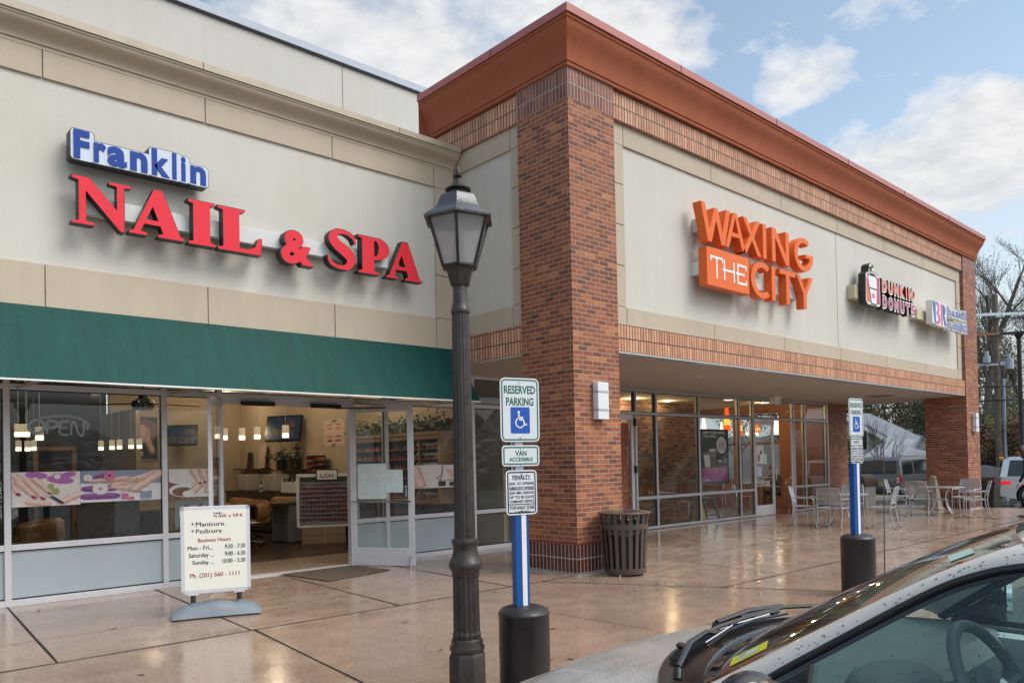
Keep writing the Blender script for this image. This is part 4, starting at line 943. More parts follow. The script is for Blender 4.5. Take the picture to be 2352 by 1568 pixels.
def make_chair(lab):
    """faces local +X; seat .45 high"""
    t = thing('patio_chair', lab, 'chair', (0, 0, 0), 0, CH)
    for s in (-1, 1):
        y = s*.265
        q = B().tube(bez((-.30, y, 0), (-.24, y, .2), (-.20, y, .38), (-.215, y, .50), 8)+bez((-.215, y, .50), (-.23, y, .62), (-.27, y*.98, .74), (-.30, y*.86, .87), 7)[1:], .0125, 7)
        obj('rear_leg', q, steel, t, smooth=60)
        q = B().tube(bez((.25, y, 0), (.235, y, .2), (.235, y, .38), (.24, y, .50), 8)+bez((.24, y, .50), (.245, y, .67), (.19, y, .655), (.05, y, .64), 7)[1:]+bez((.05, y, .64), (-.06, y, .63), (-.17, y, .645), (-.245, y, .65), 6)[1:], .0115, 7)
        obj('front_leg', q, steel, t, smooth=60)
        for x in (-.30, .25): obj('foot_cap', B().cyl((x, y, 0), (x, y, .02), .015, n=8), rubber, t)
    rows = [[V((-.205+.45*i/10, -.25+.5*j/6, .445-.012*sin(pi*j/6)+.012*sin(pi*i/10)-(.03 if i == 10 else 0))) for j in range(7)] for i in range(11)]
    obj('seat', B().grid(rows), mesh_m, t)
    q = B().tube([(-.21, -.25, .445), (.235, -.25, .445), (.25, -.2, .43), (.25, .2, .43), (.235, .25, .445), (-.21, .25, .445)], .011, 7, True); obj('seat_frame', q, steel, t, smooth=60)
    rows = [[V((-.212-.09*(i/8)**1.3-.03*sin(pi*j/8), -.25+.5*j/8, .54+.335*i/8+(.022*sin(pi*j/8)*(i/8)))) for j in range(9)] for i in range(9)]
    obj('backrest', B().grid(rows), mesh_m, t)
    q = B().tube([(-.30, -.235, .865)]+[r_ for r_ in rows[-1]]+[(-.30, .235, .865)], .0115, 7).tube([r_ for r_ in rows[0]], .009, 6); obj('back_frame', q, steel, t, smooth=60)
    return t
proto = make_chair('silver mesh chair nearest the cafe door, its back to the glass')
def put(o, x, y, deg): o.location = (x, y, .002); o.rotation_euler = (0, 0, R_(deg)); XF[o.name] = M4.Translation(o.location) @ M4.Rotation(R_(deg), 4, 'Z')
for x, y, d_, l_ in ((16.62, 7.78, 4, 'silver mesh chair left of the near patio table, half behind the blue sign post'), (17.22, 6.98, 100, 'silver mesh chair right of the near patio table, standing beside the sign post'),
                    (18.32, 8.2, 186, 'silver mesh chair on the far side of the near patio table'), (22.15, 8.55, -78, 'silver mesh chair left behind the far patio table, before the grey parked car'),
                    (21.12, 7.62, 6, 'silver mesh chair at the front left of the far patio table'), (22.5, 6.95, 178, 'silver mesh chair against the brick pillar behind the far table'),
                    (21.2, 6.34, 112, 'silver mesh chair at the right end, in front of the square litter bin')):
    c_ = dup(proto, None, (x, y, .002), R_(d_), l_, CH)
put(proto, 16.95, 8.62, -70)
def patio_table(x, y, lab, rz=0):
    t = thing('patio_table', lab, 'table', (x, y, .002), rz, 'round patio tables')
    obj('tabletop', B().lathe([(.52, .700), (.545, .703), (.55, .712), (.545, .722), (.52, .724), (.01, .724)], n=40), mat('grey_table_enamel', (.34, .35, .37), .25, .3, vary=.2, vs=120), t, smooth=40)
    for k in range(4):
        a = pi/4+k*pi/2
        q = B().tube([(c_*cos(a), c_*sin(a), z) for c_, z in ((.42, 0), (.34, .06), (.22, .22), (.15, .42), (.18, .58), (.30, .70))], .0155, 8); obj('leg', q, steel, t, smooth=60)
        obj('foot_cap', B().cyl((.42*cos(a), .42*sin(a), 0), (.41*cos(a), .41*sin(a), .02), .019, n=8), rubber, t)
    obj('brace_ring', B().tube([(.165*cos(k*pi/10), .165*sin(k*pi/10), .40) for k in range(20)], .009, 6, True), steel, t, smooth=60)
    return t
patio_table(17.35, 7.92, 'round grey patio table nearest the cafe door, behind the blue sign post', .3); patio_table(21.80, 7.34, 'round grey patio table in front of the far brick pillar', .25)
# square slatted bin, pyramid cone and domed bin at the arcade's far end
t = thing('litter_bin', 'square slatted brown litter bin at the far pillar', 'litter bin', (25.42, 7.32, -.10), R_(0)); t.scale = (.88, .88, 1)
sq = mat('dark_brown_metal', (.048, .036, .030), .4, .2, vary=.1)
for x0, y0, dx, dy in ((-.33, -.30, 1, 0), (-.33, .30, 1, 0), (-.33, -.30, 0, 1), (.33, -.30, 0, 1)):
    for k in range(8):
        f = (k+.5)/8; c_ = V((x0+dx*.66*f, y0+dy*.60*f, 0)); ox = .0 if dx else (.06 if x0 > 0 else -.06); oy = 0 if dy else (.06 if y0 > 0 else -.06)
        q = B(); hw = V((dx*.028, dy*.026, 0)); q.grid([[c_-hw+V((0, 0, .05)), c_+hw+V((0, 0, .05))], [c_-hw+V((ox*.35, oy*.35, .72)), c_+hw+V((ox*.35, oy*.35, .72))], [c_-hw+V((ox, oy, .94)), c_+hw+V((ox, oy, .94))]])
        obj('slat', q, sq, t)
for z, g, h in ((.03, .005, .08), (.70, .028, .07)):
    q = B()
    for a in ((-.33-g, .33+g, -.305-g, -.295-g), (-.33-g, .33+g, .295+g, .305+g), (-.335-g, -.325-g, -.3-g, .3+g), (.325+g, .335+g, -.3-g, .3+g)): q.box(*a, z, z+h)
    obj('band', q, sq, t)
q = B().tube([(-.40, -.37, .95), (.40, -.37, .95), (.40, .37, .95), (-.40, .37, .95)], .014, 6, True); obj('rim', q, sq, t)
obj('liner', B().box(-.28, .28, -.25, .25, .06, .74), black, t)
conem = mat('beige_plastic', (.29, .26, .21), .5, vary=.1)
t = thing('smoking_post', 'beige tapered square smoking post before the far brick pillar', 'smoking post', (23.55, 8.12, 0))
obj('body', B().lathe([(.30, 0), (.30, .05), (.25, .08), (.235, .2), (.11, .86), (.10, .93), (.05, .97)], n=4, ph=pi/4), conem, t, bev=.012)
obj('opening', B().box(-.04, .04, -.088, -.07, .86, .89), black, t)
t = thing('litter_bin', 'brown domed litter bin with pale base beside the arcade end pier', 'litter bin', (23.3, 9.95, 0), R_(-20))
obj('base', B().lathe([(.30, 0), (.31, .02), (.31, .64), (.30, .66)], n=4, ph=pi/4), mat('pale_aggregate', (.38, .36, .33), .8, vary=.3, vs=60), t, bev=.01)
bb = mat('brown_plastic', (.10, .058, .040), .45)
q = B(); q.box(-.25, .25, -.25, .25, .66, .72); q.grid([[V((x, .25*cos(a), .72+.30*sin(a))) for a in [pi*i/10 for i in range(11)]] for x in (-.24, .24)])
for x in (-.24, .24): q.add([(x, .25*cos(pi*i/10), .72+.30*sin(pi*i/10)) for i in range(11)], [tuple(range(11))])
obj('dome_lid', q, bb, t); obj('flap', B().box(.242, .27, -.17, .17, .72, .90), mat('dark_brown_plastic', (.05, .03, .024), .5), t)
# recessed lights, alarm box and speaker grille in the arcade soffit
for x, lab in ((12.96, 'white recessed soffit light nearest the round litter bin'), (15.98, 'white recessed soffit light in the middle of the arcade'), (19.08, 'white recessed soffit light close to the patio tables')):
    t = thing('ceiling_light', lab, 'ceiling light', (x, 8.74, 3.19), 0, 'recessed soffit lights'); obj('trim_ring', B().lathe([(.085, -.012), (.10, -.012), (.105, -.0), (.085, 0)], n=24, cap=False), white, t, smooth=40); obj('lens', B().lathe([(.001, -.004), (.086, -.004), (.086, -.001)], n=20), fixture, t)
t = thing('emergency_light', 'white emergency light box on soffit above the cafe door', 'emergency light', (18.9, 10.35, 3.19)); obj('housing', B().box(-.17, .17, -.10, .10, -.05, 0).box(-.14, .14, -.085, .085, -.17, -.05), white, t, bev=.01)
obj('lamp_head', B().cyl((-.07, -.06, -.17), (-.09, -.10, -.21), .03).cyl((.07, -.06, -.17), (.09, -.10, -.21), .03), fixture, t)
t = thing('ceiling_vent', 'square pale vent grille in the soffit near the far pillar', 'vent', (21.4, 8.65, 3.19)); q = B()
q.box(-.45, .45, -.40, -.34, -.012, 0).box(-.45, .45, .34, .40, -.012, 0).box(-.45, -.39, -.34, .34, -.012, 0).box(.39, .45, -.34, .34, -.012, 0)
obj('frame', q, white, t); q = B()
for k in range(10): q.obox((0, -.31+.068*k, -.008), (.78, .05, .004), 0, .5)
obj('louvre', q, alum, t)

# ================================================================ vehicles in the car park
carglass = mat('dark_car_glass', (.012, .014, .016), .04, spec=.8, vary=0); tyre = mat('tyre_rubber', (.014, .014, .015), .7)
redlamp = mat('red_tail_lens', (.40, .008, .012), .12, vary=0, emit=(1, .02, .02), es=.45); redlampoff = mat('red_lens', (.35, .012, .014), .12, vary=0); clearlamp = mat('clear_lens', (.6, .6, .62), .08, vary=0)
def vehicle(lab, loc, hd, col, L=4.7, W=1.9, Ht=1.85, boxy=True, plate=None, bright=False, cat='car', grp='cars parked beyond the arcade'):
    """forward = local +X, origin on the ground under the middle"""
    pm = mat('car_paint_'+col[0], col[1], .22, .5, vary=.04, coat=.8)
    t = thing('parked_car', lab, cat, loc, hd, grp)
    h = L/2; wb = L*.29; wr = .38 if Ht > 1.6 else .32; bz = .26; belt = Ht*.58; hw = W/2
    def arch(cx): return [(cx+(wr+.06)*cos(a), wr+(wr+.06)*sin(a)) for a in [R_(198-216*i/12) for i in range(13)]]
    side = [(-h+.06, bz+.10)]+arch(-wb)+[(a[0], a[1]) for a in arch(wb)]+[(h-.12, bz+.08), (h-.02, bz+.35), (h-.06, belt*.80), (h-.35, belt*.90), (wb+.15, belt*.985), (.2, belt+.01), (-h+.12, belt+.03), (-h+.02, belt*.85), (-h, bz+.3)]
    q = B()
    secs = []
    for f, s_ in ((-1, .93), (-.93, .985), (-.5, 1.0), (0, 1.0), (.5, 1.0), (.93, .985), (1, .93)):
        secs.append([V((x*(1 if abs(f) < .95 else .992), f*hw, z)) for x, z in side])
    q.grid(secs, close=True); n_ = len(side); q.add(secs[0], [tuple(range(n_))]); q.add(secs[-1], [tuple(range(n_))])
    body = obj('body', q, pm, t, smooth=35)
    if boxy: gh = [(-h+.10, belt), (-h+.22, Ht*.93), (-h+.42, Ht), (.25, Ht*.995), (.55, Ht*.96), (wb+.12, belt)]
    else: gh = [(-h+.65, belt), (-h+1.25, Ht*.97), (-h+1.6, Ht), (.15, Ht), (.45, Ht*.96), (wb+.05, belt)]
    q = B(); ins = .13 if boxy else .17
    def gsec(s_): return [V((x, s_*(hw-.03-ins*(z-belt)/(Ht-belt)), z)) for x, z in gh]
    q.grid([gsec(-1), gsec(-.96), gsec(.96), gsec(1)], close=True); q.add(gsec(-1), [tuple(range(len(gh)))]); q.add(gsec(1), [tuple(range(len(gh)))])
    obj('cabin', q, pm, t, smooth=30)
    def on_side(s_, poly): return [V((x, s_*(hw-.03-ins*(z-belt)/(Ht-belt)+.006), z)) for x, z in poly]
    z0, z1 = belt+.04, Ht*.93
    spans = [(gh[0][0]+.22, gh[0][0]+1.15), (gh[0][0]+1.22, -.02+.35), (.42, wb-.05)]
    for s_ in (-1, 1):
        for i, (a, c2) in enumerate(spans):
            top0 = a+(.10 if i == 0 else .0); slope = .52 if i == 2 else 0
            q = B().add(on_side(s_, [(a, z0), (c2, z0), (c2-slope*(1 if boxy else 1.1), z1), (top0+(.25 if (i == 0 and not boxy) else 0), z1)]), [(0, 1, 2, 3)]); obj('side_window', q, carglass, t)
        q = B().tube([(wb-.30, s_*(hw+.01), belt+.03), (wb-.30, s_*(hw+.12), belt+.08)], .02, 6); q.ball((wb-.30, s_*(hw+.15), belt+.11), (.06, .09, .075), 10, 6); obj('wing_mirror', q, black, t, smooth=50)
    q = B(); (xa, za), (xb, zb) = gh[0], gh[1]
    yy = hw-.20; q.quad((xa-.004+.03*(xb-xa), -yy, za+.06), (xa-.004+.03*(xb-xa), yy, za+.06), (xb-.03, yy-.06, zb-.03), (xb-.03, -yy+.06, zb-.03)); obj('rear_window', q, carglass, t)
    (xa, za), (xb, zb) = gh[-1], gh[-2]
    q = B().quad((xa+.006-.05, -yy, za+.06), (xa+.006-.05, yy, za+.06), (xb+.03, yy-.05, zb-.02), (xb+.03, -yy+.05, zb-.02)); obj('windscreen', q, carglass, t)
    for s_ in (-1, 1):
        q = B().box(-h-.012, -h+.16, s_*hw-(.0 if s_ < 0 else .17), s_*hw+(.17 if s_ < 0 else .0), belt*.72, belt*.99) if (boxy and not bright) else B().box(-h-.012, -h+.42, s_*hw-(.015 if s_ < 0 else .34), s_*hw+(.34 if s_ < 0 else .015), belt*.76, belt*.88)
        tl = obj('tail_light', q, redlamp if bright else redlampoff, t, bev=.012)
        if boxy and not bright:
            for zz in (.78, .90): obj('lamp_lens', B().cyl((-h-.018, s_*(hw-.085), belt*zz), (-h-.010, s_*(hw-.085), belt*zz), .065, n=16), clearlamp, tl)
        q = B().box(h-.12, h-.01, s_*(hw-.32)-.13, s_*(hw-.32)+.13, belt*.66, belt*.80); obj('headlight', q, clearlamp, t, bev=.01)
        for cx in (-wb, wb):
            q = B().lathe([(.10, -.10), (wr*.70, -.11), (wr*.95, -.10), (wr, -.06), (wr, .06), (wr*.95, .10), (wr*.7, .11), (.1, .10)], n=26).xf(M4.Translation((cx, s_*(hw-.12), wr)) @ M4.Rotation(pi/2, 4, 'X')); wl = obj('wheel', q, tyre, t, smooth=40)
            q = B().lathe([(.001, .10), (.06, .118), (wr*.3, .112), (wr*.64, .118), (wr*.68, .10)], n=20).xf(M4.Translation((cx, s_*(hw-.12), wr)) @ M4.Rotation(-s_*pi/2, 4, 'X')); obj('rim', q, alum, wl, smooth=40)
    q = B().box(-h-.03, -h+.10, -hw+.08, hw-.08, bz+.02, bz+.26); obj('rear_bumper', q, black if boxy else pm, t, bev=.03)
    if boxy: obj('plate_recess', B().box(-h-.012, -h+.02, -.55, .10, belt*.60, belt*.78), black, t, bev=.01)
    if plate:
        q = B().box(-h-.022, -h-.013, -.42, -.08, belt*.615, belt*.615+.16); pl_ = obj('number_plate', q, mat('plate_yellow', (.60, .50, .20), .4), t)
        b = B(); txt(b, plate, (-h-.023, -.10, belt*.615+.045), (0, -1, 0), (0, 0, 1), .075, .29, ex=.001, bold=.02); obj('lettering', b, signk, pl_)
    if boxy: obj('tailgate_trim', B().box(-h-.016, -h+.01, .14, .62, belt*.84, belt*.87), alumw, t); obj('roof_rail', B().tube([(-h+.5, hw-.20, Ht+.03), (.1, hw-.20, Ht+.03)], .018, 6).tube([(-h+.5, -hw+.20, Ht+.03), (.1, -hw+.20, Ht+.03)], .018, 6), black, t); obj('high_brake_light', B().box(-h+.17, -h+.215, -.25, .25, Ht*.935, Ht*.955), redlampoff, t)
    return t
hd = R_(-6); rp = at(2016, 1150, 2, -.37); vehicle('dark grey boxy parked SUV seen from behind, beyond the patio tables', (rp.x+2.35*cos(hd), rp.y+2.35*sin(hd), gz(rp.x)), hd, ('grey', (.125, .13, .14)), 4.75, 1.98, 1.86, True, 'A64 GHX', cat='SUV')
hd = R_(-73); rp = at(2302, 1158, 2, -.24); vehicle('white parked SUV with red tail light at the right picture edge', (rp.x+2.2*cos(hd)+.9*cos(hd+pi/2), rp.y+2.2*sin(hd)+.9*sin(hd+pi/2), gz(rp.x)), hd, ('white', (.66, .67, .69)), 4.7, 1.95, 1.72, True, None, True, cat='SUV')
hd = R_(-48); rp = at(2132, 1146, 2, -.33); vehicle('dark saloon car half hidden behind the far brick pillar', (rp.x+2.25*cos(hd)+.8*cos(hd+pi/2), rp.y+2.25*sin(hd)+.8*sin(hd+pi/2), gz(rp.x)), hd, ('navy', (.03, .036, .046)), 4.6, 1.8, 1.50, False, None, True)

# ================================================================ beige car in the foreground
CX0 = 2.72
fc = thing('parked_car', 'wet beige car in the foreground seen across windscreen and driver window', 'car', (CX0, .3, -.13), 0)
beige = mat('beige_car_paint', (.68, .65, .59), .3, .05, vary=.03, coat=.5)
def cpart(name, b, m, par=None, **k): return obj(name, b, m, par or fc, world=True, **k)
def P(d, y, z, s=-1): return V((CX0+s*d, y, z))
WSE = spl([(.775, 1.325, .925), (.758, 1.295, .938), (.689, .983, 1.134), (.64, .749, 1.274), (.614, .608, 1.348), (.60, .535, 1.382)], 4)      # windscreen edge
PEG = spl([(.815, 1.215, .915), (.788, 1.072, 1.022), (.758, .951, 1.106), (.705, .726, 1.258), (.684, .612, 1.316), (.672, .500, 1.346), (.662, .30, 1.370), (.655, -.05, 1.385), (.655, -.6, 1.36), (.66, -1.0, 1.30)], 4)   # door opening edge
def WSp(u, i, off=0.0):
    d, y, z = WSE[i]; f = i/(len(WSE)-1)
    bul = .245-.12*f
    return V((CX0+u*(d-.004), y+bul*(1-u*u)-.002+off*.6, z+.012*(1-u*u)+off*.8))
nW = len(WSE)
q = B().grid([[WSp(-1+2*j/24, i) for j in range(25)] for i in range(nW)])
wsglass = glassmat('windscreen_glass', (.46, .60, .56), 1.15, 1.5)
ws = cpart('windscreen', q, wsglass, smooth=60)
q = B()
q.grid([[WSp(-1+2*j/24, i, .002) for j in range(25)] for i in (0, 1, 2)])
for s in (0, 24):
    e_ = (-1+2*s/24); q.grid([[WSp(e_, i, .002), WSp(e_*.955, i, .002)] for i in range(nW)])
q.grid([[WSp(-1+2*j/24, i, .002) for j in range(25)] for i in (nW-2, nW-1)])
cpart('screen_border', q, blackgloss, ws)
# inspection sticker and toll tag behind the windscreen
def on_ws(u, f, off=-.006):
    i = f*(nW-1); a = int(min(i, nW-2)); k = i-a; return WSp(u, a, off).lerp(WSp(u, a+1, off), k)
yel = mat('sticker_yellow', (.62, .60, .03), .4, vary=0)
q = B().grid([[on_ws(u, f, .0025) for u in (-.895, -.835, -.775)] for f in (.235, .27, .305)]); stk = cpart('inspection_sticker', q, yel, ws)
q = B().grid([[on_ws(u, f, .0035) for u in (-.865, -.805)] for f in (.252, .288)]); cpart('sticker_field', q, mat('sticker_pale', (.45, .62, .62), .4, vary=0), stk)
b = B(); o3 = on_ws(-.82, .256, .006); uu = (on_ws(-.83, .255)-on_ws(-.76, .255)).normalized(); vv = (on_ws(-.8, .29)-on_ws(-.8, .25)).normalized(); txt(b, '3', o3, uu, -vv if False else vv, .022, .016, ex=.001, bold=.03); cpart('sticker_number', b, signk, stk)
q = B().grid([[on_ws(u, f, .0025) for u in (-.86, -.72)] for f in (.69, .77)]); cpart('toll_tag', q, mat('pale_green_tag', (.36, .58, .52), .4, vary=0), ws)
# pillars and roof
for s in (-1, 1):
    rows = []
    m_ = 21
    for i in range(m_):
        a = WSE[min(i, nW-1)]; c_ = PEG[min(i, len(PEG)-1)]
        A = P(a[0], a[1], a[2], s); D = P(c_[0], c_[1], c_[2], s); mid = A.lerp(D, .5)+V((s*.016, .006, .012)); q1 = A.lerp(D, .2)+V((s*.009, .006, .009)); q3 = A.lerp(D, .82)+V((s*.012, 0, .004))
        rows.append([A, q1, mid, q3, D])
    q = B().grid(rows); cpart('windscreen_pillar', q, beige, smooth=60)
    q = B().tube([P(c_[0]+.004, c_[1]-.004, c_[2]-.006, s) for c_ in PEG], .011, 6); cpart('window_seal', q, rubber, smooth=60)
    q = B().grid([[P(c_[0]+.002, c_[1]-.002, c_[2]-.004, s), P(c_[0]+.010, c_[1]-.018, c_[2]-.024, s)] for c_ in PEG]); cpart('window_trim', q, blackgloss)
i0 = 20
rows = []
for i in range(i0, len(PEG)):
    d, y, z = PEG[i]; f = (i-i0)/(len(PEG)-1-i0)
    row = []
    for j in range(17):
        u = -1+2*j/16; yy = y+(.16*(1-f))*(1-u*u); row.append(V((CX0+u*(d-.0), yy if f > 0 else WSE[-1][1]+.0+(.125*(1-u*u)) if abs(u) < .9 else y, z+.050*(1-u*u)*(1 if f > .15 else .55+3*f))))
    rows.append(row)
cpart('roof', B().grid(rows), beige, smooth=60)
rr_ = rows[-1]
cpart('rear_screen', B().grid([rr_, [V((CX0+(p.x-CX0)*1.12, -1.55, .93)) for p in rr_]]), carglass)
# hood, cowl, wipers
def hoodp(u, f):
    d = .80*u; ye = 1.75-.28*abs(u*1.0)**2.5-(.03*abs(u)**6)
    yn = 2.70-.22*abs(u)**3; y = ye+(yn-ye)*f
    z = .888-.205*f-.22*max(0, f-.30)**1.6-.11*f**6-(.035+.05*f)*abs(u)**3+.012*(1-abs(u))**.5
    return V((CX0+d*(1+.02*f*(1-f)), y, z))
cpart('bonnet', B().grid([[hoodp(-1+2*j/24, i/16) for j in range(25)] for i in range(17)]), mat('wet_beige_bonnet', (.50, .475, .435), .30, .12, vary=.15, vs=5, coat=.35, bump=.5, bs=120), smooth=60)
rows = []
for i in range(6):
    f = i/5
    rows.append([hoodp(u, 0).lerp(WSp(u*.985, 0), f)+V((0, 0, -.018*sin(pi*f)+(.006 if i == 0 else 0)-(.012 if i == 5 else 0))) for u in [-1+2*j/24 for j in range(25)]])
cw = cpart('cowl', B().grid(rows), mat('black_cowl_plastic', (.016, .015, .015), .3, vary=.2), smooth=50)
q = B()
for j in range(70):
    u = -.62+1.24*j/69; a = hoodp(u, 0).lerp(WSp(u, 0), .10)+V((0, 0, .006)); c_ = hoodp(u, 0).lerp(WSp(u, 0), .40)+V((0, 0, -.002)); q.tube([a, c_], .0035, 4)
cpart('cowl_grille', q, black, cw)
def ctr(u, f, up): return hoodp(u, 0).lerp(WSp(u*.985, 0), f)+V((0, 0, up))
q = B().tube([ctr(-.86, .42, .0), ctr(-.84, .42, .030)], .015, 10).tube([ctr(-.85, .42, .034), ctr(-.60, .50, .048), ctr(-.42, .62, .052)], [.012, .013, .010], 8)
q.tube([ctr(-.44, .62, .05), ctr(-.30, .68, .052), ctr(0, .72, .05), ctr(.25, .74, .046)], .0075, 6).tube([ctr(-.62, .86, .034), ctr(-.3, .84, .034), ctr(0, .84, .034), ctr(.28, .86, .03)], .0055, 5)
for u in (-.40, -.18, .05, .2): q.obox(ctr(u, .76, .042), (.05, .02, .012), .1)
wp = cpart('wiper', q, blackgloss, smooth=50)
q = B().tube([ctr(-.18, .30, .01), ctr(-.16, .32, .05)], .016, 8).tube([ctr(-.16, .32, .05), ctr(.1, .40, .062), ctr(.35, .52, .060)], [.012, .014, .011], 8).tube([ctr(.0, .5, .05), ctr(.35, .56, .055), ctr(.8, .66, .045)], .008, 6); cpart('wiper', q, blackgloss, smooth=50)
cpart('wiper_blade_edge', B().tube([ctr(-.58, .80, .042), ctr(-.2, .79, .044), ctr(.15, .80, .042)], .0025, 4), alumw, wp)
for u in (-.46, .12): cpart('washer_jet', B().ball(ctr(u, .12, .018), (.022, .016, .012), 8, 6), rubber)
# body sides, doors, wheels
ST = [(2.62, .60, .60), (2.45, .78, .68), (2.1, .845, .78), (1.7, .86, .85), (1.3, .865, .895), (.6, .87, .905), (-.2, .87, .91), (-.9, .865, .915), (-1.5, .84, .92), (-1.72, .78, .85)]
for s in (-1, 1):
    rows = []
    for y, d, zt in ST:
        rows.append([P(dd, y, z, s) for dd, z in ((d-.055, zt), (d-.015, zt-.03), (d, zt-.12), (d+.01, .55), (d, .3), (d-.05, .08))])
    cpart('body_side', B().grid(rows), beige, smooth=50)
    for y in (1.78, -1.0):
        q = B().lathe([(.1, -.1), (.21, -.11), (.29, -.10), (.31, -.06), (.31, .06), (.29, .1), (.21, .11), (.1, .1)], n=24).xf(M4.Translation((CX0+s*.79, y, .18)) @ M4.Rotation(pi/2, 4, 'X')); cpart('wheel', q, tyre, smooth=40)
    # side glass
    top = [c_ for c_ in PEG if -.25 < c_[1] < 1.16]
    sidegl = MATS.get('side_glass') or glassmat('side_glass', (.70, .85, .83), 1.1, 1.5)
    q = B().grid([[P(c_[0]+.007, c_[1]-.014, c_[2]-.02, s), P(.838, c_[1]-.02, .905, s)] for c_ in top]); gl_ = cpart('door_window', q, sidegl)
    q = B().grid([[P(c_[0]+.012, c_[1]-.01, c_[2]-.03, s), P(.838, c_[1]-.01, .905, s)] for c_ in PEG if -1.0 < c_[1] <= -.28]); cpart('rear_window', q, sidegl)
    q = B().tube([P(.842, 1.17, .905, s), P(.842, -1.0, .925, s)], .014, 6); cpart('belt_moulding', q, rubber)
    q = B().quad(P(.655, -.26, 1.37, s), P(.655, -.16, 1.37, s), P(.845, -.16, .905, s), P(.845, -.26, .905, s)); cpart('door_pillar', q, black)
    # mirror sail and division bar of the window, mirror
    def onwin(y, z): f = (z-.905)/.42; return P(.846-.165*f, y, z, s)
    q = B().add([onwin(1.185, .905), onwin(.985, .905), onwin(.985, 1.045)], [(0, 1, 2)]); sl = cpart('mirror_sail', q, black)
    q = B()
    for k in range(12): z = .915+.009*k; q.tube([onwin(1.0, z)+V((s*.003, 0, 0)), onwin(1.17-.19*k/12, z)+V((s*.003, 0, 0))], .002, 4)
    cpart('sail_ribs', q, rubber, sl)
    q = B().tube([onwin(.975, .905)+V((s*.003, 0, 0)), onwin(.975, 1.055)+V((s*.003, 0, 0))], .010, 5); cpart('window_divider', q, blackgloss)
    q = B().ball((0, 0, 0), (.105, .062, .078), 18, 12).xf(M4.Translation(P(.985, 1.045, .985, s)) @ M4.Rotation(s*.25, 4, 'Z')); mi = cpart('wing_mirror', q, blackgloss, smooth=50)
    q = B().prism(ell((0, 0), .088, .062, 20), (0, 0, 0), (1, 0, 0), (0, 0, 1), (0, .02, 0)).xf(M4.Translation(P(.982, .982, .985, s)) @ M4.Rotation(s*.25, 4, 'Z')); cpart('mirror_glass', q, chrome, mi)
    cpart('mirror_stalk', B().tube([P(.84, 1.06, .92, s), P(.95, 1.05, .955, s)], .025, 8), black, mi)
q = B(); rows = []
for y, d, zt in ((2.62, .60, .60), (2.72, .45, .5), (2.74, .45, .3), (2.66, .6, .1)): rows.append([V((CX0+d*u, y-.10*u*u, zt)) for u in [-1+2*j/8 for j in range(9)]])
cpart('front_bumper', B().grid(rows), beige, smooth=50)
for s in (-1, 1): cpart('headlight', B().ball(P(.62, 2.45, .60, s), (.14, .10, .07), 12, 8), clearlamp, smooth=50)
rows = []
for y, d, zt in ((-1.55, .74, .93), (-1.75, .76, .85), (-1.80, .76, .45), (-1.72, .74, .1)): rows.append([V((CX0+d*u, y+.06*u*u, zt)) for u in [-1+2*j/8 for j in range(9)]])
cpart('tailgate', B().grid(rows), beige, smooth=50)
for s in (-1, 1): cpart('tail_light', B().ball(P(.68, -1.68, .78, s), (.09, .06, .11), 10, 8), redlampoff, smooth=50)
cpart('underbody', B().box(CX0-.80, CX0+.80, -1.65, 2.5, .02, .16), black)
# cabin
greyin = mat('grey_cabin_trim', (.60, .63, .62), .7, vary=.06); greyin2 = mat('dark_cabin_trim', (.17, .185, .18), .6)
q = B(); q.grid([[V((CX0+x, y, z)) for x in (-.74, -.6, -.2, .2, .6, .74)] for y, z in ((1.40, .90), (1.15, .915), (.98, .90), (.93, .84), (.95, .60), (1.2, .4))]); db = cpart('dashboard', q, greyin2, smooth=40)
q = B().ball((CX0-.38, .93, .93), (.20, .12, .055), 14, 8); cpart('instrument_hood', q, greyin2, db, smooth=50)
sw_c = V((CX0-.385, .66, .96)); tilt = M4.Translation(sw_c) @ M4.Rotation(R_(62), 4, 'X')
q = B().tube([(.185*cos(2*pi*k/36), .185*sin(2*pi*k/36), 0) for k in range(36)], .0165, 8, True); q.tube([(-.17, .01, 0), (-.05, .0, -.01)], .017, 6).tube([(.17, .01, 0), (.05, 0, -.01)], .017, 6).tube([(0, -.17, 0), (0, -.05, -.01)], .02, 6); q.ball((0, 0, -.008), (.085, .075, .03), 14, 8); q.xf(tilt)
sw = cpart('steering_wheel', q, mat('steering_grey', (.20, .21, .215), .5), smooth=50)
cpart('wheel_badge', B().cyl((0, 0, .020), (0, 0, .026), .030, n=18).xf(tilt), chrome, sw)
cpart('steering_column', B().tube([sw_c, sw_c+V((0, .30, -.12))], .05, 8), greyin2)
for x in (-.385, .385):
    q = B().ball((CX0+x, -.22, .88), (.25, .10, .34), 16, 10).ball((CX0+x, .10, .50), (.26, .30, .12), 16, 8); st = cpart('seat', q, greyin, smooth=60)
    cpart('headrest', B().ball((CX0+x, -.30, 1.26), (.14, .06, .09), 14, 8), greyin, st, smooth=60)
q = B().box(CX0+.70, CX0+.80, -.9, 1.25, .2, .88).box(CX0-.80, CX0-.70, -.9, 1.25, .2, .88); cpart('door_card', q, greyin)
cpart('rear_seat', B().box(CX0-.7, CX0+.7, -1.2, -1.0, .4, 1.05).box(CX0-.7, CX0+.7, -1.0, -.6, .35, .55), greyin)
cpart('headlining', B().grid([[V((CX0+x, y, z-.03*(abs(x) > .4))) for x in (-.6, -.3, 0, .3, .6)] for y, z in ((.5, 1.385), (.0, 1.395), (-.9, 1.33))]), greyin)
cpart('rear_view_mirror', B().obox((CX0, .70, 1.29), (.24, .03, .06), 0, .1), black)
cpart('antenna', B().tube([(3.35, 1.36, .86), (3.35, 1.345, 1.67)], [.0034, .0018], 6), mat('antenna_rod', (.10, .09, .08), .4))
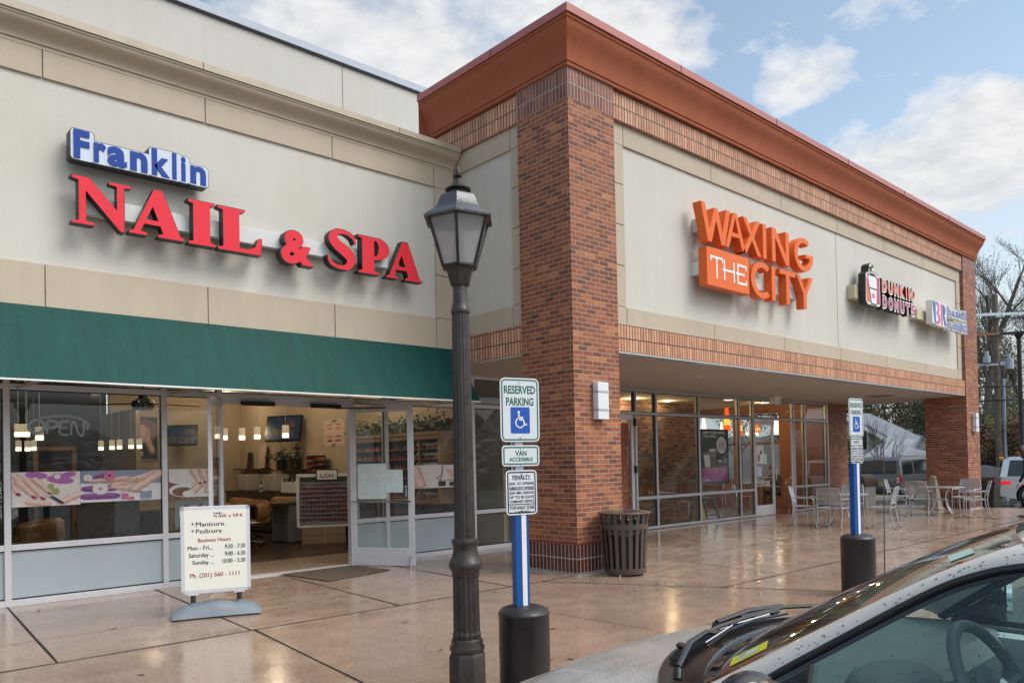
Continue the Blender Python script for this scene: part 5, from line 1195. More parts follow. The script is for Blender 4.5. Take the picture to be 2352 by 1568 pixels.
# raindrops on pillar, glass and bonnet
rg = random.Random(12); q = B()
def drop(p, n_, r_):
    q.lathe([(1, 0), (.85, .28), (.5, .48), (.05, .55)], n=6).xf(M4.Translation(p) @ V(n_).to_track_quat('Z', 'Y').to_matrix().to_4x4() @ M4.Diagonal((r_, r_*rg.uniform(.6, 1), r_*.7, 1)), -24)
for i in range(650):
    j = rg.uniform(0, 20); a = int(j); k = j-a; v_ = rg.uniform(.1, .92)
    A = V(WSE[min(a, nW-1)]).lerp(V(WSE[min(a+1, nW-1)]), k); D = V(PEG[a]).lerp(V(PEG[a+1]), k); pt = A.lerp(D, v_)+V((.012*sin(pi*v_), .006, .008*sin(pi*v_)))
    drop(P(pt.x, pt.y, pt.z), (-.55, .35, .75), rg.choice((.003, .0042, .0055, .0075)))
dp = cpart('raindrops', q, mat('raindrop', (.30, .29, .27), .05, .1, vary=0, coat=1), smooth=60); dp['kind'] = 'stuff'
q = B()
for i in range(900):
    y = rg.uniform(-.1, 1.05); z = rg.uniform(.92, 1.33); f = (z-.905)/.42
    ymax = 1.16-.83*max(0, (z-.97))**.75*1.6
    if y > ymax: continue
    drop(P(.846-.165*f+.004, y, z), (-.9, 0, .4), rg.choice((.0010, .0014, .002, .0026)))
for i in range(420):
    u, f = rg.uniform(-.95, -.1), rg.uniform(.05, .95)
    drop(on_ws(u, f, .001), (-.2, .6, .75), rg.choice((.0014, .002, .0026)))
dp = cpart('raindrops', q, mat('glass_raindrop', (.04, .055, .055), .05, .0, vary=0, spec=1), smooth=60); dp['kind'] = 'stuff'

# ================================================================ people
def skin(name, verts, edges, radii, m, parent, sub=2, root=0):
    me = bpy.data.meshes.new(name); me.from_pydata(verts, edges, []); ob = bpy.data.objects.new(name, me); C.objects.link(ob)
    sk = ob.modifiers.new('s', 'SKIN'); ob.modifiers.new('u', 'SUBSURF').levels = sub; ob.modifiers['u'].render_levels = sub
    for i, r_ in enumerate(radii): me.skin_vertices[0].data[i].radius = (r_, r_) if not isinstance(r_, tuple) else r_
    me.skin_vertices[0].data[root].use_root = True
    dg = bpy.context.evaluated_depsgraph_get(); dg.update()
    m2 = bpy.data.meshes.new_from_object(ob.evaluated_get(dg)); bpy.data.objects.remove(ob); bpy.data.meshes.remove(me)
    m2.name = name; m2.materials.clear(); m2.materials.append(m); m2.shade_smooth()
    o = bpy.data.objects.new(name, m2); C.objects.link(o); o.parent = parent; return o
skinm = mat('skin', (.46, .26, .18), .5, vary=.06); darkcl = mat('black_clothing', (.014, .013, .017), .8, vary=.2, bump=.3, bs=120); hairm = mat('brown_hair', (.055, .026, .016), .5, vary=.4, vs=60)
brownj = mat('brown_jacket', (.11, .07, .04), .7, vary=.2, bump=.3, bs=40); jeans = mat('dark_jeans', (.03, .035, .05), .8)
def hand(o, d, up, s=1.0):
    """palm with four bent fingers and a thumb; returns verts, edges, radii"""
    o, d, up = V(o), V(d).normalized(), V(up).normalized(); sd_ = d.cross(up)
    vs = [o, o+d*.045*s, o+d*.085*s]; es = [(0, 1), (1, 2)]; rr = [.022*s, (.036*s, .014*s), (.034*s, .013*s)]
    for k, (off, l) in enumerate(((-.027, .068), (-.009, .078), (.009, .073), (.027, .056))):
        i = len(vs); vs += [o+d*(.09*s)+sd_*off*s, o+d*(.09+l*.5)*s+sd_*off*1.1*s-up*.006*s, o+d*(.09+l*.92)*s+sd_*off*1.1*s-up*.028*s]; es += [(2, i), (i, i+1), (i+1, i+2)]; rr += [.0095*s, .0085*s, .007*s]
    i = len(vs); vs += [o+d*.03*s-sd_*.036*s-up*.008*s, o+d*.06*s-sd_*.058*s-up*.02*s, o+d*.085*s-sd_*.062*s-up*.034*s]; es += [(1, i), (i, i+1), (i+1, i+2)]; rr += [.0125*s, .0105*s, .008*s]
    return vs, es, rr
def head(par, c, fwd, s, hair_drop):
    """head with features; hair shell"""
    c = V(c); f = V(fwd).normalized(); r_ = V((0, 0, 1)).cross(f).normalized(); u = f.cross(r_)
    fr = M4((( f.x, r_.x, u.x, c.x), (f.y, r_.y, u.y, c.y), (f.z, r_.z, u.z, c.z), (0, 0, 0, 1)))
    q = B().ball((0, 0, 0), (.098*s, .076*s, .115*s), 22, 14).ball((.018*s, 0, -.062*s), (.072*s, .056*s, .060*s), 16, 10).ball((.100*s, 0, -.018*s), (.020*s, .013*s, .026*s), 10, 8)
    for e_ in (-1, 1): q.ball((0, e_*.077*s, -.015*s), (.02*s, .009*s, .03*s), 10, 6)
    q.ball((.083*s, 0, -.066*s), (.014*s, .025*s, .008*s), 10, 6); q.xf(fr); hd_ = obj('head', q, skinm, par, smooth=80)
    q = B()
    for e_ in (-1, 1): q.ball((.086*s, e_*.033*s, .010*s), (.010*s, .013*s, .008*s), 10, 6)
    q.xf(fr); obj('eye', q, black, hd_, smooth=60)
    q = B().ball((-.016*s, 0, .024*s), (.108*s, .090*s, .110*s), 20, 12)
    if hair_drop: q.ball((-.055*s, 0, -.05*s), (.075*s, .098*s, hair_drop), 18, 12); q.ball((0, .075*s, -.06*s), (.06*s, .03*s, hair_drop*.85), 12, 8); q.ball((0, -.075*s, -.06*s), (.06*s, .03*s, hair_drop*.85), 12, 8)
    q.xf(fr); obj('hair', q, hairm, par, smooth=80)
# woman walking out of the picture on the right, leaning forward in mid stride (walks towards -X here)
wo = thing('person', 'person in black clothing with long brown hair striding past at the right edge', 'person', (21.75, 5.24, .003), R_(112))
hv1, he1, hr1 = hand((.28, -.23, .83), (.5, 0, -.85), (.8, 0, .5)); hv2, he2, hr2 = hand((-.20, .24, .86), (-.45, 0, -.9), (.8, 0, -.5))
bv = [(0, 0, .88), (.03, 0, 1.03), (.09, 0, 1.20), (.13, 0, 1.36), (.15, 0, 1.44), (.19, 0, 1.52),
      (.01, -.09, .85), (.17, -.10, .50), (.14, -.10, .11), (.21, -.10, .04), (.32, -.10, .03),
      (-.01, .09, .85), (-.04, .10, .48), (-.36, .10, .20), (-.40, .10, .10), (-.31, .10, .035),
      (.13, -.18, 1.34), (.15, -.23, 1.07), (.28, -.23, .84), (.12, .18, 1.34), (-.02, .23, 1.08), (-.20, .24, .87)]
be = [(0, 1), (1, 2), (2, 3), (3, 4), (4, 5), (0, 6), (6, 7), (7, 8), (8, 9), (9, 10), (0, 11), (11, 12), (12, 13), (13, 14), (14, 15), (3, 16), (16, 17), (17, 18), (3, 19), (19, 20), (20, 21)]
brd = [(.15, .11), (.135, .10), (.145, .105), (.13, .09), .05, .048, .095, .062, .042, .035, .025, .095, .062, .045, .036, .028, .062, .042, .030, .062, .042, .030]
skin('body', bv, be, brd, darkcl, wo)
for hv, he, hr in ((hv1, he1, hr1), (hv2, he2, hr2)): skin('hand', [tuple(v_) for v_ in hv], he, hr, skinm, wo, 1)
skin('ankle', [(.138, -.10, .22), (.138, -.10, .10), (.20, -.10, .05), (.30, -.10, .03)], [(0, 1), (1, 2), (2, 3)], [.047, .044, .040, .030], skinm, wo, 1)
obj('shoe', B().ball((.23, -.10, .022), (.14, .048, .024), 16, 8), blackgloss, wo, smooth=60); obj('shoe', B().ball((-.33, .10, .045), (.12, .045, .03), 16, 8).xf(M4.Translation((0, 0, 0))), blackgloss, wo, smooth=60)
head(wo, (.235, 0, 1.605), (1, 0, -.25), .98, .17)
# seated customer in a brown jacket behind the cafe glass
se = thing('person', 'seated person in brown jacket eating at a table behind the cafe glass', 'person', (21.55, 11.85, .006), R_(178))
hv1, he1, hr1 = hand((.40, -.14, .80), (.9, .3, -.05), (0, 0, 1)); hv2, he2, hr2 = hand((.42, .14, .86), (.7, -.3, .5), (0, 0, 1))
bv = [(0, 0, .52), (.02, 0, .68), (.07, 0, .85), (.10, 0, .99), (.13, 0, 1.07), (.16, 0, 1.13), (.02, -.10, .51), (.44, -.11, .53), (.46, -.11, .10), (.58, -.11, .04), (.02, .10, .51), (.44, .11, .53), (.46, .11, .10), (.58, .11, .04), (.09, -.20, .97), (.16, -.27, .76), (.39, -.15, .80), (.09, .20, .97), (.17, .27, .77), (.41, .15, .85)]
be = [(0, 1), (1, 2), (2, 3), (3, 4), (4, 5), (0, 6), (6, 7), (7, 8), (8, 9), (0, 10), (10, 11), (11, 12), (12, 13), (3, 14), (14, 15), (15, 16), (3, 17), (17, 18), (18, 19)]
brd = [(.17, .13), (.155, .12), (.165, .125), (.14, .10), .055, .05, .10, .075, .05, .035, .10, .075, .05, .035, .08, .06, .042, .08, .06, .042]
skin('body', bv, be, brd, brownj, se)
for hv, he, hr in ((hv1, he1, hr1), (hv2, he2, hr2)): skin('hand', [tuple(v_) for v_ in hv], he, hr, skinm, se, 1)
head(se, (.19, 0, 1.22), (1, 0, -.35), 1.0, 0)

# ================================================================ house, trees, poles
ho = thing('house', 'pale yellow clapboard house with grey shingle roofs beyond the car park', 'house', (53, 22, -1.2), 0)
side_m = bpy.data.materials.new('yellow_siding'); side_m.use_nodes = True; MATS['yellow_siding'] = side_m
t_ = side_m.node_tree; p_ = t_.nodes['Principled BSDF']; uv_ = nd(t_, 'ShaderNodeTexCoord').outputs['UV']; s_ = nd(t_, 'ShaderNodeSeparateXYZ', i_0=uv_)
fr_ = mth(t_, 'FRACT', mth(t_, 'MULTIPLY', s_.outputs[1], 5.6)); t_.links.new(ramp(t_, fr_, [(0, (.22, .19, .11)), (.14, (.64, .58, .40)), (1, (.74, .68, .49))]), p_.inputs['Base Color']); p_.inputs['Roughness'].default_value = .6
shing = brickmat('grey_shingle', [(0, (.235, .262, .295)), (.5, (.275, .305, .34)), (1, (.315, .345, .38))], (.20, .225, .25), .5, .17, .012, rough=.6, mstr=.3)
def hp(name, b, m, par=None, **k): return obj(name, b, m, par or ho, world=True, **k)
def z7(x, y): return (1722.6+.27467*x, 861.3+.27467*y)
def at_d(x, y, d):
    r_ = RT*((x-CX_)/F_)-UP*((y-CY_)/F_)+FW; return V((0, 0, H_))+r_*d
fwd_ = V((.92, .39, 0)); rgt = V((.39, -.92, 0)); gz0 = -1.25
def plane_pts(o, n, pts):
    """corners of a planar face of the house, from their bearings"""
    out = []
    for x, y in pts:
        px, py = z7(x, y); r_ = RT*((px-CX_)/F_)-UP*((py-CY_)/F_)+FW; e_ = V((0, 0, H_)); out.append(e_+r_*((o-e_).dot(n)/r_.dot(n)))
    return out
def solid(pts, off):
    n_ = len(pts); off = V(off); return B().add(list(pts)+[p+off for p in pts], [tuple(range(n_)), tuple(range(n_, 2*n_))]+[(i, (i+1) % n_, n_+(i+1) % n_, n_+i) for i in range(n_)])
gw0 = at_d(*z7(1000, 600), 47); gn = -fwd_
gwall = plane_pts(gw0, gn, [(560, 690), (1030, 690), (1135, 528), (905, 408), (800, 352), (560, 470)])
for k in (0, 1): gwall[k].z = gz0
hp('wall', solid(gwall, fwd_*8), side_m)
bp_ = plane_pts(gw0-fwd_*.45, gn, [(540, 470), (795, 340), (1150, 527)])
rd_ = fwd_*8.8+V((0, 0, .12))
th_ = V((0, 0, .14))
rf = hp('roof', solid([bp_[1], bp_[2], bp_[2]+rd_, bp_[1]+rd_], th_), shing); hp('roof', solid([bp_[0], bp_[1], bp_[1]+rd_, bp_[0]+rd_], th_), shing)
hp('bargeboard', solid([bp_[1]-fwd_*.02, bp_[2]-fwd_*.02, bp_[2]-fwd_*.02-V((0, 0, .26)), bp_[1]-fwd_*.02-V((0, 0, .26))], -fwd_*.05), white, rf); hp('bargeboard', solid([bp_[0]-fwd_*.02, bp_[1]-fwd_*.02, bp_[1]-fwd_*.02-V((0, 0, .26)), bp_[0]-fwd_*.02-V((0, 0, .26))], -fwd_*.05), white, rf)
# main roof rising behind the gable, hipped down to the right
m0 = at_d(*z7(1130, 520), 48.2); mn = (V((0, 0, 1))*.80-fwd_*.60).normalized()
mr = plane_pts(m0, mn, [(780, 336), (790, 318), (1000, 320), (1275, 442), (1525, 560), (1525, 640), (1130, 640), (1132, 516), (905, 396)])
hp('main_roof', solid(mr, (0, 0, -.18)), shing)
f0 = at_d(*z7(1130, 525), 47.0); e0 = at_d(*z7(945, 688), 45.2); e1 = at_d(*z7(1640, 688), 45.2+.0); fn = (e1-e0).cross(f0-e0).normalized()
fr2 = plane_pts(e0, fn, [(945, 688), (1640, 688), (1640, 600), (1440, 540), (1132, 522)])
hp('wing_roof', solid(fr2, (0, 0, -.12)), shing)
a = e0.lerp(e1, .08)+fwd_*.7; c_ = e1+fwd_*.7
hp('wing_wall', solid([V((a.x, a.y, gz0)), V((c_.x, c_.y, gz0)), V((c_.x, c_.y, e1.z-.02)), V((a.x, a.y, e0.z-.02))], fwd_*3), side_m)
q = B().tube([e0+V((0, 0, -.06)), e1+V((0, 0, -.06))], .075, 6); gt = hp('gutter', q, white); hp('downpipe', B().tube([e0.lerp(e1, .72)+V((0, 0, -.08)), e0.lerp(e1, .64)+fwd_*.5+V((0, 0, -.45)), e0.lerp(e1, .64)+fwd_*.55+V((0, 0, -2))], .05, 6), white, gt)
dmf = plane_pts(at_d(*z7(1445, 640), 46.0), gn, [(1385, 640), (1510, 640), (1447, 522)])
dm = hp('dormer', solid(dmf, fwd_*2.5), side_m); k_ = -fwd_*.15
for s_ in (0, 1): o_ = (dmf[s_]-dmf[2])*1.12; hp('dormer_roof', solid([dmf[2]+k_, dmf[2]+o_+k_, dmf[2]+o_+fwd_*2.5, dmf[2]+fwd_*2.5], (0, 0, .10)), shing, dm)
wnc = plane_pts(gw0-fwd_*.01, gn, [(925, 530)])[0]
wn = hp('window', B().prism([(-.42, -.75), (.42, -.75), (.42, .75), (-.42, .75)], wnc, rgt, (0, 0, 1), -fwd_*.06), white); hp('pane', B().prism([(-.34, -.67), (.34, -.67), (.34, .67), (-.34, .67)], wnc-fwd_*.061, rgt, (0, 0, 1), -fwd_*.01), carglass, wn)

bark = mat('grey_brown_bark', (.115, .098, .08), .9, vary=.4, vs=8, bump=.5, bs=14); twig = mat('dark_twig', (.060, .047, .040), .9)
LFC = {'ochre': [(.27, .165, .06), (.19, .115, .05), (.14, .115, .06)], 'green': [(.105, .12, .06), (.14, .145, .065), (.07, .085, .045)], 'yellowgreen': [(.30, .28, .08), (.20, .21, .06), (.12, .14, .05)], 'maroon': [(.12, .05, .055), (.085, .04, .045), (.14, .10, .06)]}
LFM = {k: [mat(k+'_leaf_'+n_, c_, .7, vary=.35, vs=2) for n_, c_ in zip(('pale', 'mid', 'dark'), v_)] for k, v_ in LFC.items()}
def tree(name, lab, x, y, z0, h, r, levels, seed, leaf=None, nleaf=0, lsize=.12, trunk_r=.2, spread=.55, first=.3, up=.35, nb=4, group=None, cat='tree', vase=False, ivy=False, leafmin=.25):
    rg = random.Random(seed); t = thing(name, lab, cat, (x, y, z0), rg.uniform(0, 6), group)
    T = B(); Bq = B(); tips = []
    def grow(p, d, L, rad, lev):
        n_ = 4 if lev < 2 else 3; pts = [p]; rs = [rad]; c_ = p.copy(); dd = d.copy()
        for i in range(n_):
            dd = (dd+V((rg.gauss(0, .13), rg.gauss(0, .13), rg.gauss(.03, .08)))).normalized(); c_ = c_+dd*L/n_; pts.append(c_.copy()); rs.append(rad*(1-.72*(i+1)/n_))
        (T if lev == 0 else Bq).tube(pts, rs, 7 if lev == 0 else (5 if lev < 2 else 3))
        if lev >= max(1, levels-1): tips.extend(pts[1:])
        if lev >= levels: return
        k = nb+(2 if lev == 0 else rg.choice((0, 0, 1)))
        for i in range(k):
            f = first+(1-first)*(i+rg.random()*.8)/k if lev == 0 else .25+.75*(i+rg.random())/k
            f = min(f, .98); j = f*n_; a = int(j); bp = pts[a].lerp(pts[a+1], j-a) if a < n_ else pts[-1]
            an = rg.uniform(0, 2*pi); axd = dd if lev else V((0, 0, 1)); u = axd.orthogonal().normalized(); v_ = axd.cross(u)
            tl = spread*rg.uniform(.7, 1.25); nd_ = (axd*cos(tl)+(u*cos(an)+v_*sin(an))*sin(tl)+V((0, 0, up*.4))).normalized()
            grow(bp, nd_, L*rg.uniform(.48, .72)*(1 if lev else (r/h*1.35 if not vase else .9)), max(.0085 if not vase else .005, rad*(1-f*.55)*(.52 if not vase else .40)), lev+1)
    grow(V((0, 0, 0)), V((rg.gauss(0, .03), rg.gauss(0, .03), 1)).normalized(), h*(.72 if not vase else .45), trunk_r, 0)
    obj('trunk', T, bark, t, smooth=60); cr = obj('branches', Bq, twig if vase or not leaf else bark, t)
    if leaf and nleaf:
        L = B(); ctr_ = sum(tips, V((0, 0, 0)))/max(1, len(tips))
        for i in range(nleaf):
            p = rg.choice(tips)
            if ivy and rg.random() < .45: p = V((rg.gauss(0, .35), rg.gauss(0, .35), rg.uniform(0, h*.55)))
            g = lsize*2.4; c_ = p+V((rg.gauss(0, g), rg.gauss(0, g), rg.gauss(0, g*.8))); s_ = lsize*rg.uniform(.5, 1.3)
            if c_.z < .05: continue
            u = V((rg.gauss(0, 1), rg.gauss(0, 1), rg.gauss(0, .6))).normalized(); v_ = u.orthogonal().normalized(); a = rg.uniform(0, 6.3); v_ = v_*cos(a)+u.cross(v_)*sin(a)
            L.mi = rg.choice((0, 1, 1, 2)); w_ = u.cross(v_)
            L.quad(c_-v_*s_, c_+w_*s_*.45+u*s_*.1, c_+v_*s_, c_-w_*s_*.45)
        if L.v: obj('crown', L, LFM[leaf], t)
    return t
def gp(px, d): 
    p = at_d(px, 1050, d); return p.x, p.y
x, y = gp(2052, 40); tree('bare_tree', 'small bare vase-shaped tree before the yellow house', x, y, gz(x)-.2, 6.0, 2.4, 3, 5, trunk_r=.10, spread=.30, first=.25, up=.75, nb=7, vase=True)
TG = 'autumn trees behind the house'
for px, d, h, r, lf_, nl, seed, lab in (
    (1935, 62, 11, 5, 'ochre', 5200, 11, 'ochre autumn tree behind the ridge of the yellow house'), (1990, 70, 13, 5.5, 'green', 5200, 12, 'dull green tree at the left of the grey roof skyline'), (2050, 66, 12, 4.5, 'ochre', 3600, 13, 'thin brown-leaved tree above the small bare tree'),
    (2100, 72, 12, 5, 'green', 3200, 14, 'dark twiggy tree with open branches left of the far pillar'), (2140, 60, 9.5, 4.5, 'green', 5200, 15, 'dense green tree beside the far pillar, behind the dormer'), (1890, 64, 11, 5, 'yellowgreen', 4000, 16, 'yellow-green tree half hidden by the arcade end pier'),
    (2215, 66, 12, 5, 'green', 4200, 17, 'green-brown tree hidden mostly by the far pillar'), (1800, 75, 12, 5, 'ochre', 3000, 23, 'brown tree glimpsed through the cafe windows'), (1700, 75, 12, 5, 'green', 3000, 24, 'green tree glimpsed through the left cafe windows')):
    x, y = gp(px, d); tree('autumn_tree', lab, x, y, -1.2, h, r, 3, seed, lf_, int(nl*1.6), .115, .24, .6, .25, .3, 6, TG)
TB = 'tall bare trees at the roadside'
for px, d, h, r, lf_, nl, seed, lab, lv, lm in (
    (2262, 52, 20.5, 5.2, 'ochre', 1500, 31, 'tall bare ivy-trunked tree touching the cornice end', 4, .075), (2325, 54, 19.5, 5.4, 'ochre', 5200, 32, 'tall half-bare tree with rusty leaves behind the utility pole', 4, .075), (2385, 50, 18.5, 5, 'ochre', 4200, 33, 'tall rusty-leaved tree at the right picture edge', 4, .075), (2298, 62, 21.5, 5.5, 'ochre', 3600, 37, 'tall bare tree directly above the utility pole top', 4, .075)):
    x, y = gp(px, d); tree('tall_tree', lab, x, y, -1.2, h, r, lv, seed, lf_, nl, lm, .34, .46, .20, .6, 6, TB, ivy=True)
SG = 'shrubs along the car park edge'
for px, d, h, r, lf_, nl, seed, lab in ((2262, 42, 4.2, 2.0, 'maroon', 3600, 41, 'maroon-leaved shrub left of the wooden utility pole'), (2310, 43, 5.0, 2.2, 'yellowgreen', 4200, 42, 'yellow-green shrub behind the grey conduit'), (2345, 41, 4.6, 2.2, 'ochre', 4200, 43, 'brown and green shrub behind the white car'), (1940, 42, 4.4, .9, 'yellowgreen', 1500, 44, 'yellow-green shrub against the yellow house wall'), (2290, 46, 6.5, 2.6, 'green', 4200, 45, 'dark green tall shrub behind the utility pole'), (2390, 40, 5, 2.4, 'green', 3500, 46, 'green shrub outside the right picture edge'), (2225, 44, 4.4, 2.2, 'green', 3000, 47, 'dark shrub beside the far pillar')):
    x, y = gp(px, d); tree('shrub', lab, x, y, gz(x)-.1, h, r, 3, seed, lf_, int(nl*1.7), .075, .07, .6, .05, .2, 5, SG, 'shrub')
# utility pole with cross-arms, transformer and conduit
x, y = gp(2296, 40); up_ = thing('utility_pole', 'weathered wooden utility pole with steel cross-arm, insulators and transformer', 'utility pole', (x, y, gz(x)), R_(-48))
polew = mat('weathered_pole_wood', (.15, .115, .08), .9, vary=.35, vs=5, bump=.4, bs=20); insul = mat('grey_insulator', (.38, .42, .47), .3)
obj('pole', B().tube([(0, 0, 0), (0, 0, 5), (0, 0, 10.7)], [.17, .155, .135], 12), polew, up_, smooth=50)
arm = obj('steel_cross_arm', B().box(-2.1, 2.6, -.20, -.10, 9.58, 9.72), greymetal, up_); obj('wooden_cross_arm', B().box(-2.0, 1.7, -.21, -.11, 8.57, 8.69), mat('arm_wood', (.28, .15, .07), .8), up_)
for px_ in (-1.6, -1.25, -.05, .25, 1.05, 1.4, 1.7): obj('insulator', B().lathe([(.02, .0), (.06, .02), (.11, .06), (.06, .09), (.11, .13), (.05, .18), (.03, .24)], (px_, -.22, 9.40), 12), insul, arm, smooth=40)
for px_ in (-1.5, -.7, .3, .9, 1.3): obj('pin_insulator', B().lathe([(.02, 0), (.02, .10), (.07, .12), (.05, .2)], (px_, -.16, 8.69), 10), insul, up_, smooth=40)
q = B().box(-1.6, 0, -.15, -.08, 7.0, 7.1)
for px_ in (-1.25, -.55): q.cyl((px_, -.15, 7.15), (px_, -.15, 7.50), .17, n=14).cyl((px_, -.15, 7.5), (px_, -.15, 7.75), .09, n=10)
q.cyl((-1.75, -.15, 6.75), (-1.75, -.15, 7.3), .2, n=14); obj('switch_gear', q, insul, up_, smooth=40)
q = B().cyl((.55, -.12, 6.8), (.55, -.12, 7.35), .2, n=16).cyl((.55, -.12, 7.35), (.55, -.12, 7.6), .07, n=10).box(.1, .5, -.16, -.08, 7.0, 7.2); obj('transformer', q, insul, up_, smooth=40)
obj('conduit', B().tube([(.24, -.12, 0), (.24, -.12, 6.3)], .075, 10), mat('grey_conduit', (.30, .36, .42), .45), up_, smooth=50)
obj('warning_tag', B().box(-.12, .10, -.19, -.175, 2.15, 2.28), mat('tag_yellow', (.6, .45, .04), .5), up_); obj('red_tag', B().box(-.12, .12, -.19, -.175, 2.30, 2.36), redlampoff, up_)
PT = M4.Translation(V((x, y, gz(x)))) @ M4.Rotation(R_(-48), 4, 'Z')
def cable(lab, a, b_, sag, r_=.022, n_=14):
    a, b_ = V(a), V(b_); q = B().tube([a.lerp(b_, i/n_)-V((0, 0, sag*4*(i/n_)*(1-i/n_))) for i in range(n_+1)], r_, 4); tag(obj('overhead_cable', q, black), lab, 'cable', 'overhead cables')
far1 = V((38, 44, 0)); far2 = V((60, -22, 0))
for i, (lx, lz, fz, fl) in enumerate(((-1.6, 9.4, 9.0, 'topmost'), (.25, 9.4, 8.8, 'second'), (1.4, 9.4, 8.6, 'third'), (-.2, 5.9, 5.6, 'thick lower'), (-.2, 5.2, 4.9, 'lowest'))):
    p = PT @ V((lx, -.2, lz)); cable(f'{fl} black overhead cable running from the pole past the far arcade opening', p, far1+V((i*.8, 0, fz)), .35, .035 if lz < 7 else .02); cable(f'{fl} black overhead cable running from the pole out of the right edge', p, far2+V((i*.8, 0, fz)), .35, .035 if lz < 7 else .02)
x, y = gp(2352, 28); sl = thing('car_park_light', 'slim black car park light with flat twin heads', 'street lamp', (x-.12, y+.02, gz(x)-.35), R_(-60))
obj('pole', B().tube([(0, 0, 0), (0, 0, 6.55)], [.085, .07], 10), black, sl, smooth=50)
obj('lamp_head', B().box(-.62, .62, -.16, .16, 6.58, 6.66), bronze2, sl, bev=.02); obj('bracket', B().lathe([(.07, 6.4), (.16, 6.56), (.16, 6.6)], n=10), bronze2, sl); obj('lens', B().box(-.56, -.12, -.12, .12, 6.570, 6.579).box(.12, .56, -.12, .12, 6.570, 6.579), fixture, sl)
# ================================================================ salon interior
def lamp_light(t, loc, power, col=(1, .80, .55), r_=.12):
    l = bpy.data.lights.new('lamp_light', 'POINT'); l.energy = power; l.color = col; l.shadow_soft_size = r_
    o = bpy.data.objects.new('lamp_light', l); C.objects.link(o); o.parent = t; o.location = loc; return o
PG = 'small glass pendant lamps in the salon'
def pendant(x, y, z, lab, s=.13, h=.26, top=3.54):
    t = thing('pendant_lamp', lab, 'pendant lamp', (x, y, z), 0, PG)
    obj('cord', B().tube([(0, 0, h), (0, 0, top-z)], .005, 4), alum, t)
    obj('shade', B().box(-s/2, s/2, -s/2, s/2, h*.36, h), shade_dim, t, bev=.012); obj('glow', B().box(-s/2+.002, s/2-.002, -s/2+.002, s/2-.002, 0, h*.36), shade_w, t, bev=.01); return t
def zz5(x, y): return (x*.15869, 872.8+.15869*y)     # left window
k = 0
for zx, zy, Y, lab in ((265, 820, 14.0, 'glass pendant at the far left of the salon window'), (378, 820, 14.0, 'second glass pendant from the left in the salon window'), (572, 870, 13.2, 'large glass pendant seen inside the O of the neon sign'), (268, 1025, 16.2, 'low glass pendant under the first at the far left'), (400, 1028, 16.2, 'low wavy-patterned pendant left in the salon window'), (490, 1018, 16.6, 'low spotted pendant left in the salon window'),
                        (1462, 1015, 16.5, 'narrow pendant standing alone in the middle of the salon window'), (1622, 1005, 16.5, 'pendant left of the framed portrait'), (1730, 998, 16.5, 'pendant at the left edge of the framed portrait'), (1898, 990, 16.0, 'pendant hanging before the portrait sitter\'s elbow'), (2018, 990, 16.0, 'pendant hanging before the portrait sitter\'s chin')):
    p = at(*zz5(zx, zy), 1, Y); pendant(p.x, p.y, p.z, lab, .085 if Y > 14.5 else .10, .19 if Y > 14.5 else .20)
for px, py, Y, lab in ((516, 1010, 15.5, 'pendant just right of the open left door leaf'), (556, 1010, 15.0, 'pendant left of centre in the open doorway'), (591, 1008, 14.6, 'pendant in the middle of the open doorway'), (656, 1005, 13.8, 'pendant in front of the television')):
    p = at(px, py, 1, Y); pendant(p.x, p.y, p.z, lab, .10, .24)
DL = 'round ceiling downlights of the salon'
for zx, zy, lab in ((1385, 190, 'ceiling downlight nearest the window head'), (1215, 240, 'ceiling downlight second from the window head'), (962, 312, 'ceiling downlight left of centre in the window'), (738, 370, 'ceiling downlight above the neon sign'), (1160, 404, 'lowest ceiling downlight in the window'), (1502, 328, 'ceiling downlight right of centre in the window'), (1785, 260, 'ceiling downlight beside the fan'), (1985, 215, 'ceiling downlight right of the fan rod')):
    p = at(*zz5(zx, zy), 2, 3.54); t = thing('downlight', lab, 'downlight', p, 0, DL); obj('lens', B().lathe([(.001, -.008), (.11, -.008), (.11, .004)], n=20), downl, t); obj('trim', B().lathe([(.11, -.014), (.14, -.014), (.145, .005), (.11, .005)], n=20, cap=False), white, t)
for x, y in ((2.0, 13.2), (5.2, 13.6), (7.4, 12.6), (7.6, 16.2), (5.8, 18.5), (7.8, 19.6), (3.0, 17.0), (8.0, 13.6)):
    t = thing('downlight', 'round ceiling downlight hidden behind the salon window head', 'downlight', (x, y, 3.54), 0, DL); obj('lens', B().lathe([(.001, -.008), (.11, -.008), (.11, .004)], n=20), downl, t); lamp_light(t, (0, 0, -.12), 18 if y > 13 else 9)
# ceiling fan
p = at(*zz5(2070, 330), 1, 14.5); t = thing('ceiling_fan', 'dark ceiling fan with long thin blades inside the salon window', 'ceiling fan', (p.x, p.y, p.z), 0)
obj('motor', B().lathe([(.01, -.13), (.16, -.12), (.19, -.05), (.18, .03), (.08, .08), (.05, .18)], n=20), blackgloss, t, smooth=40); obj('rod', B().cyl((0, 0, .15), (0, 0, 3.55-p.z), .018), black, t)
for kk in range(3):
    a = .25+kk*2.094; obj('blade', B().obox((.62*cos(a), .62*sin(a), -.01), (1.0, .11, .012), a), darkwood, t)
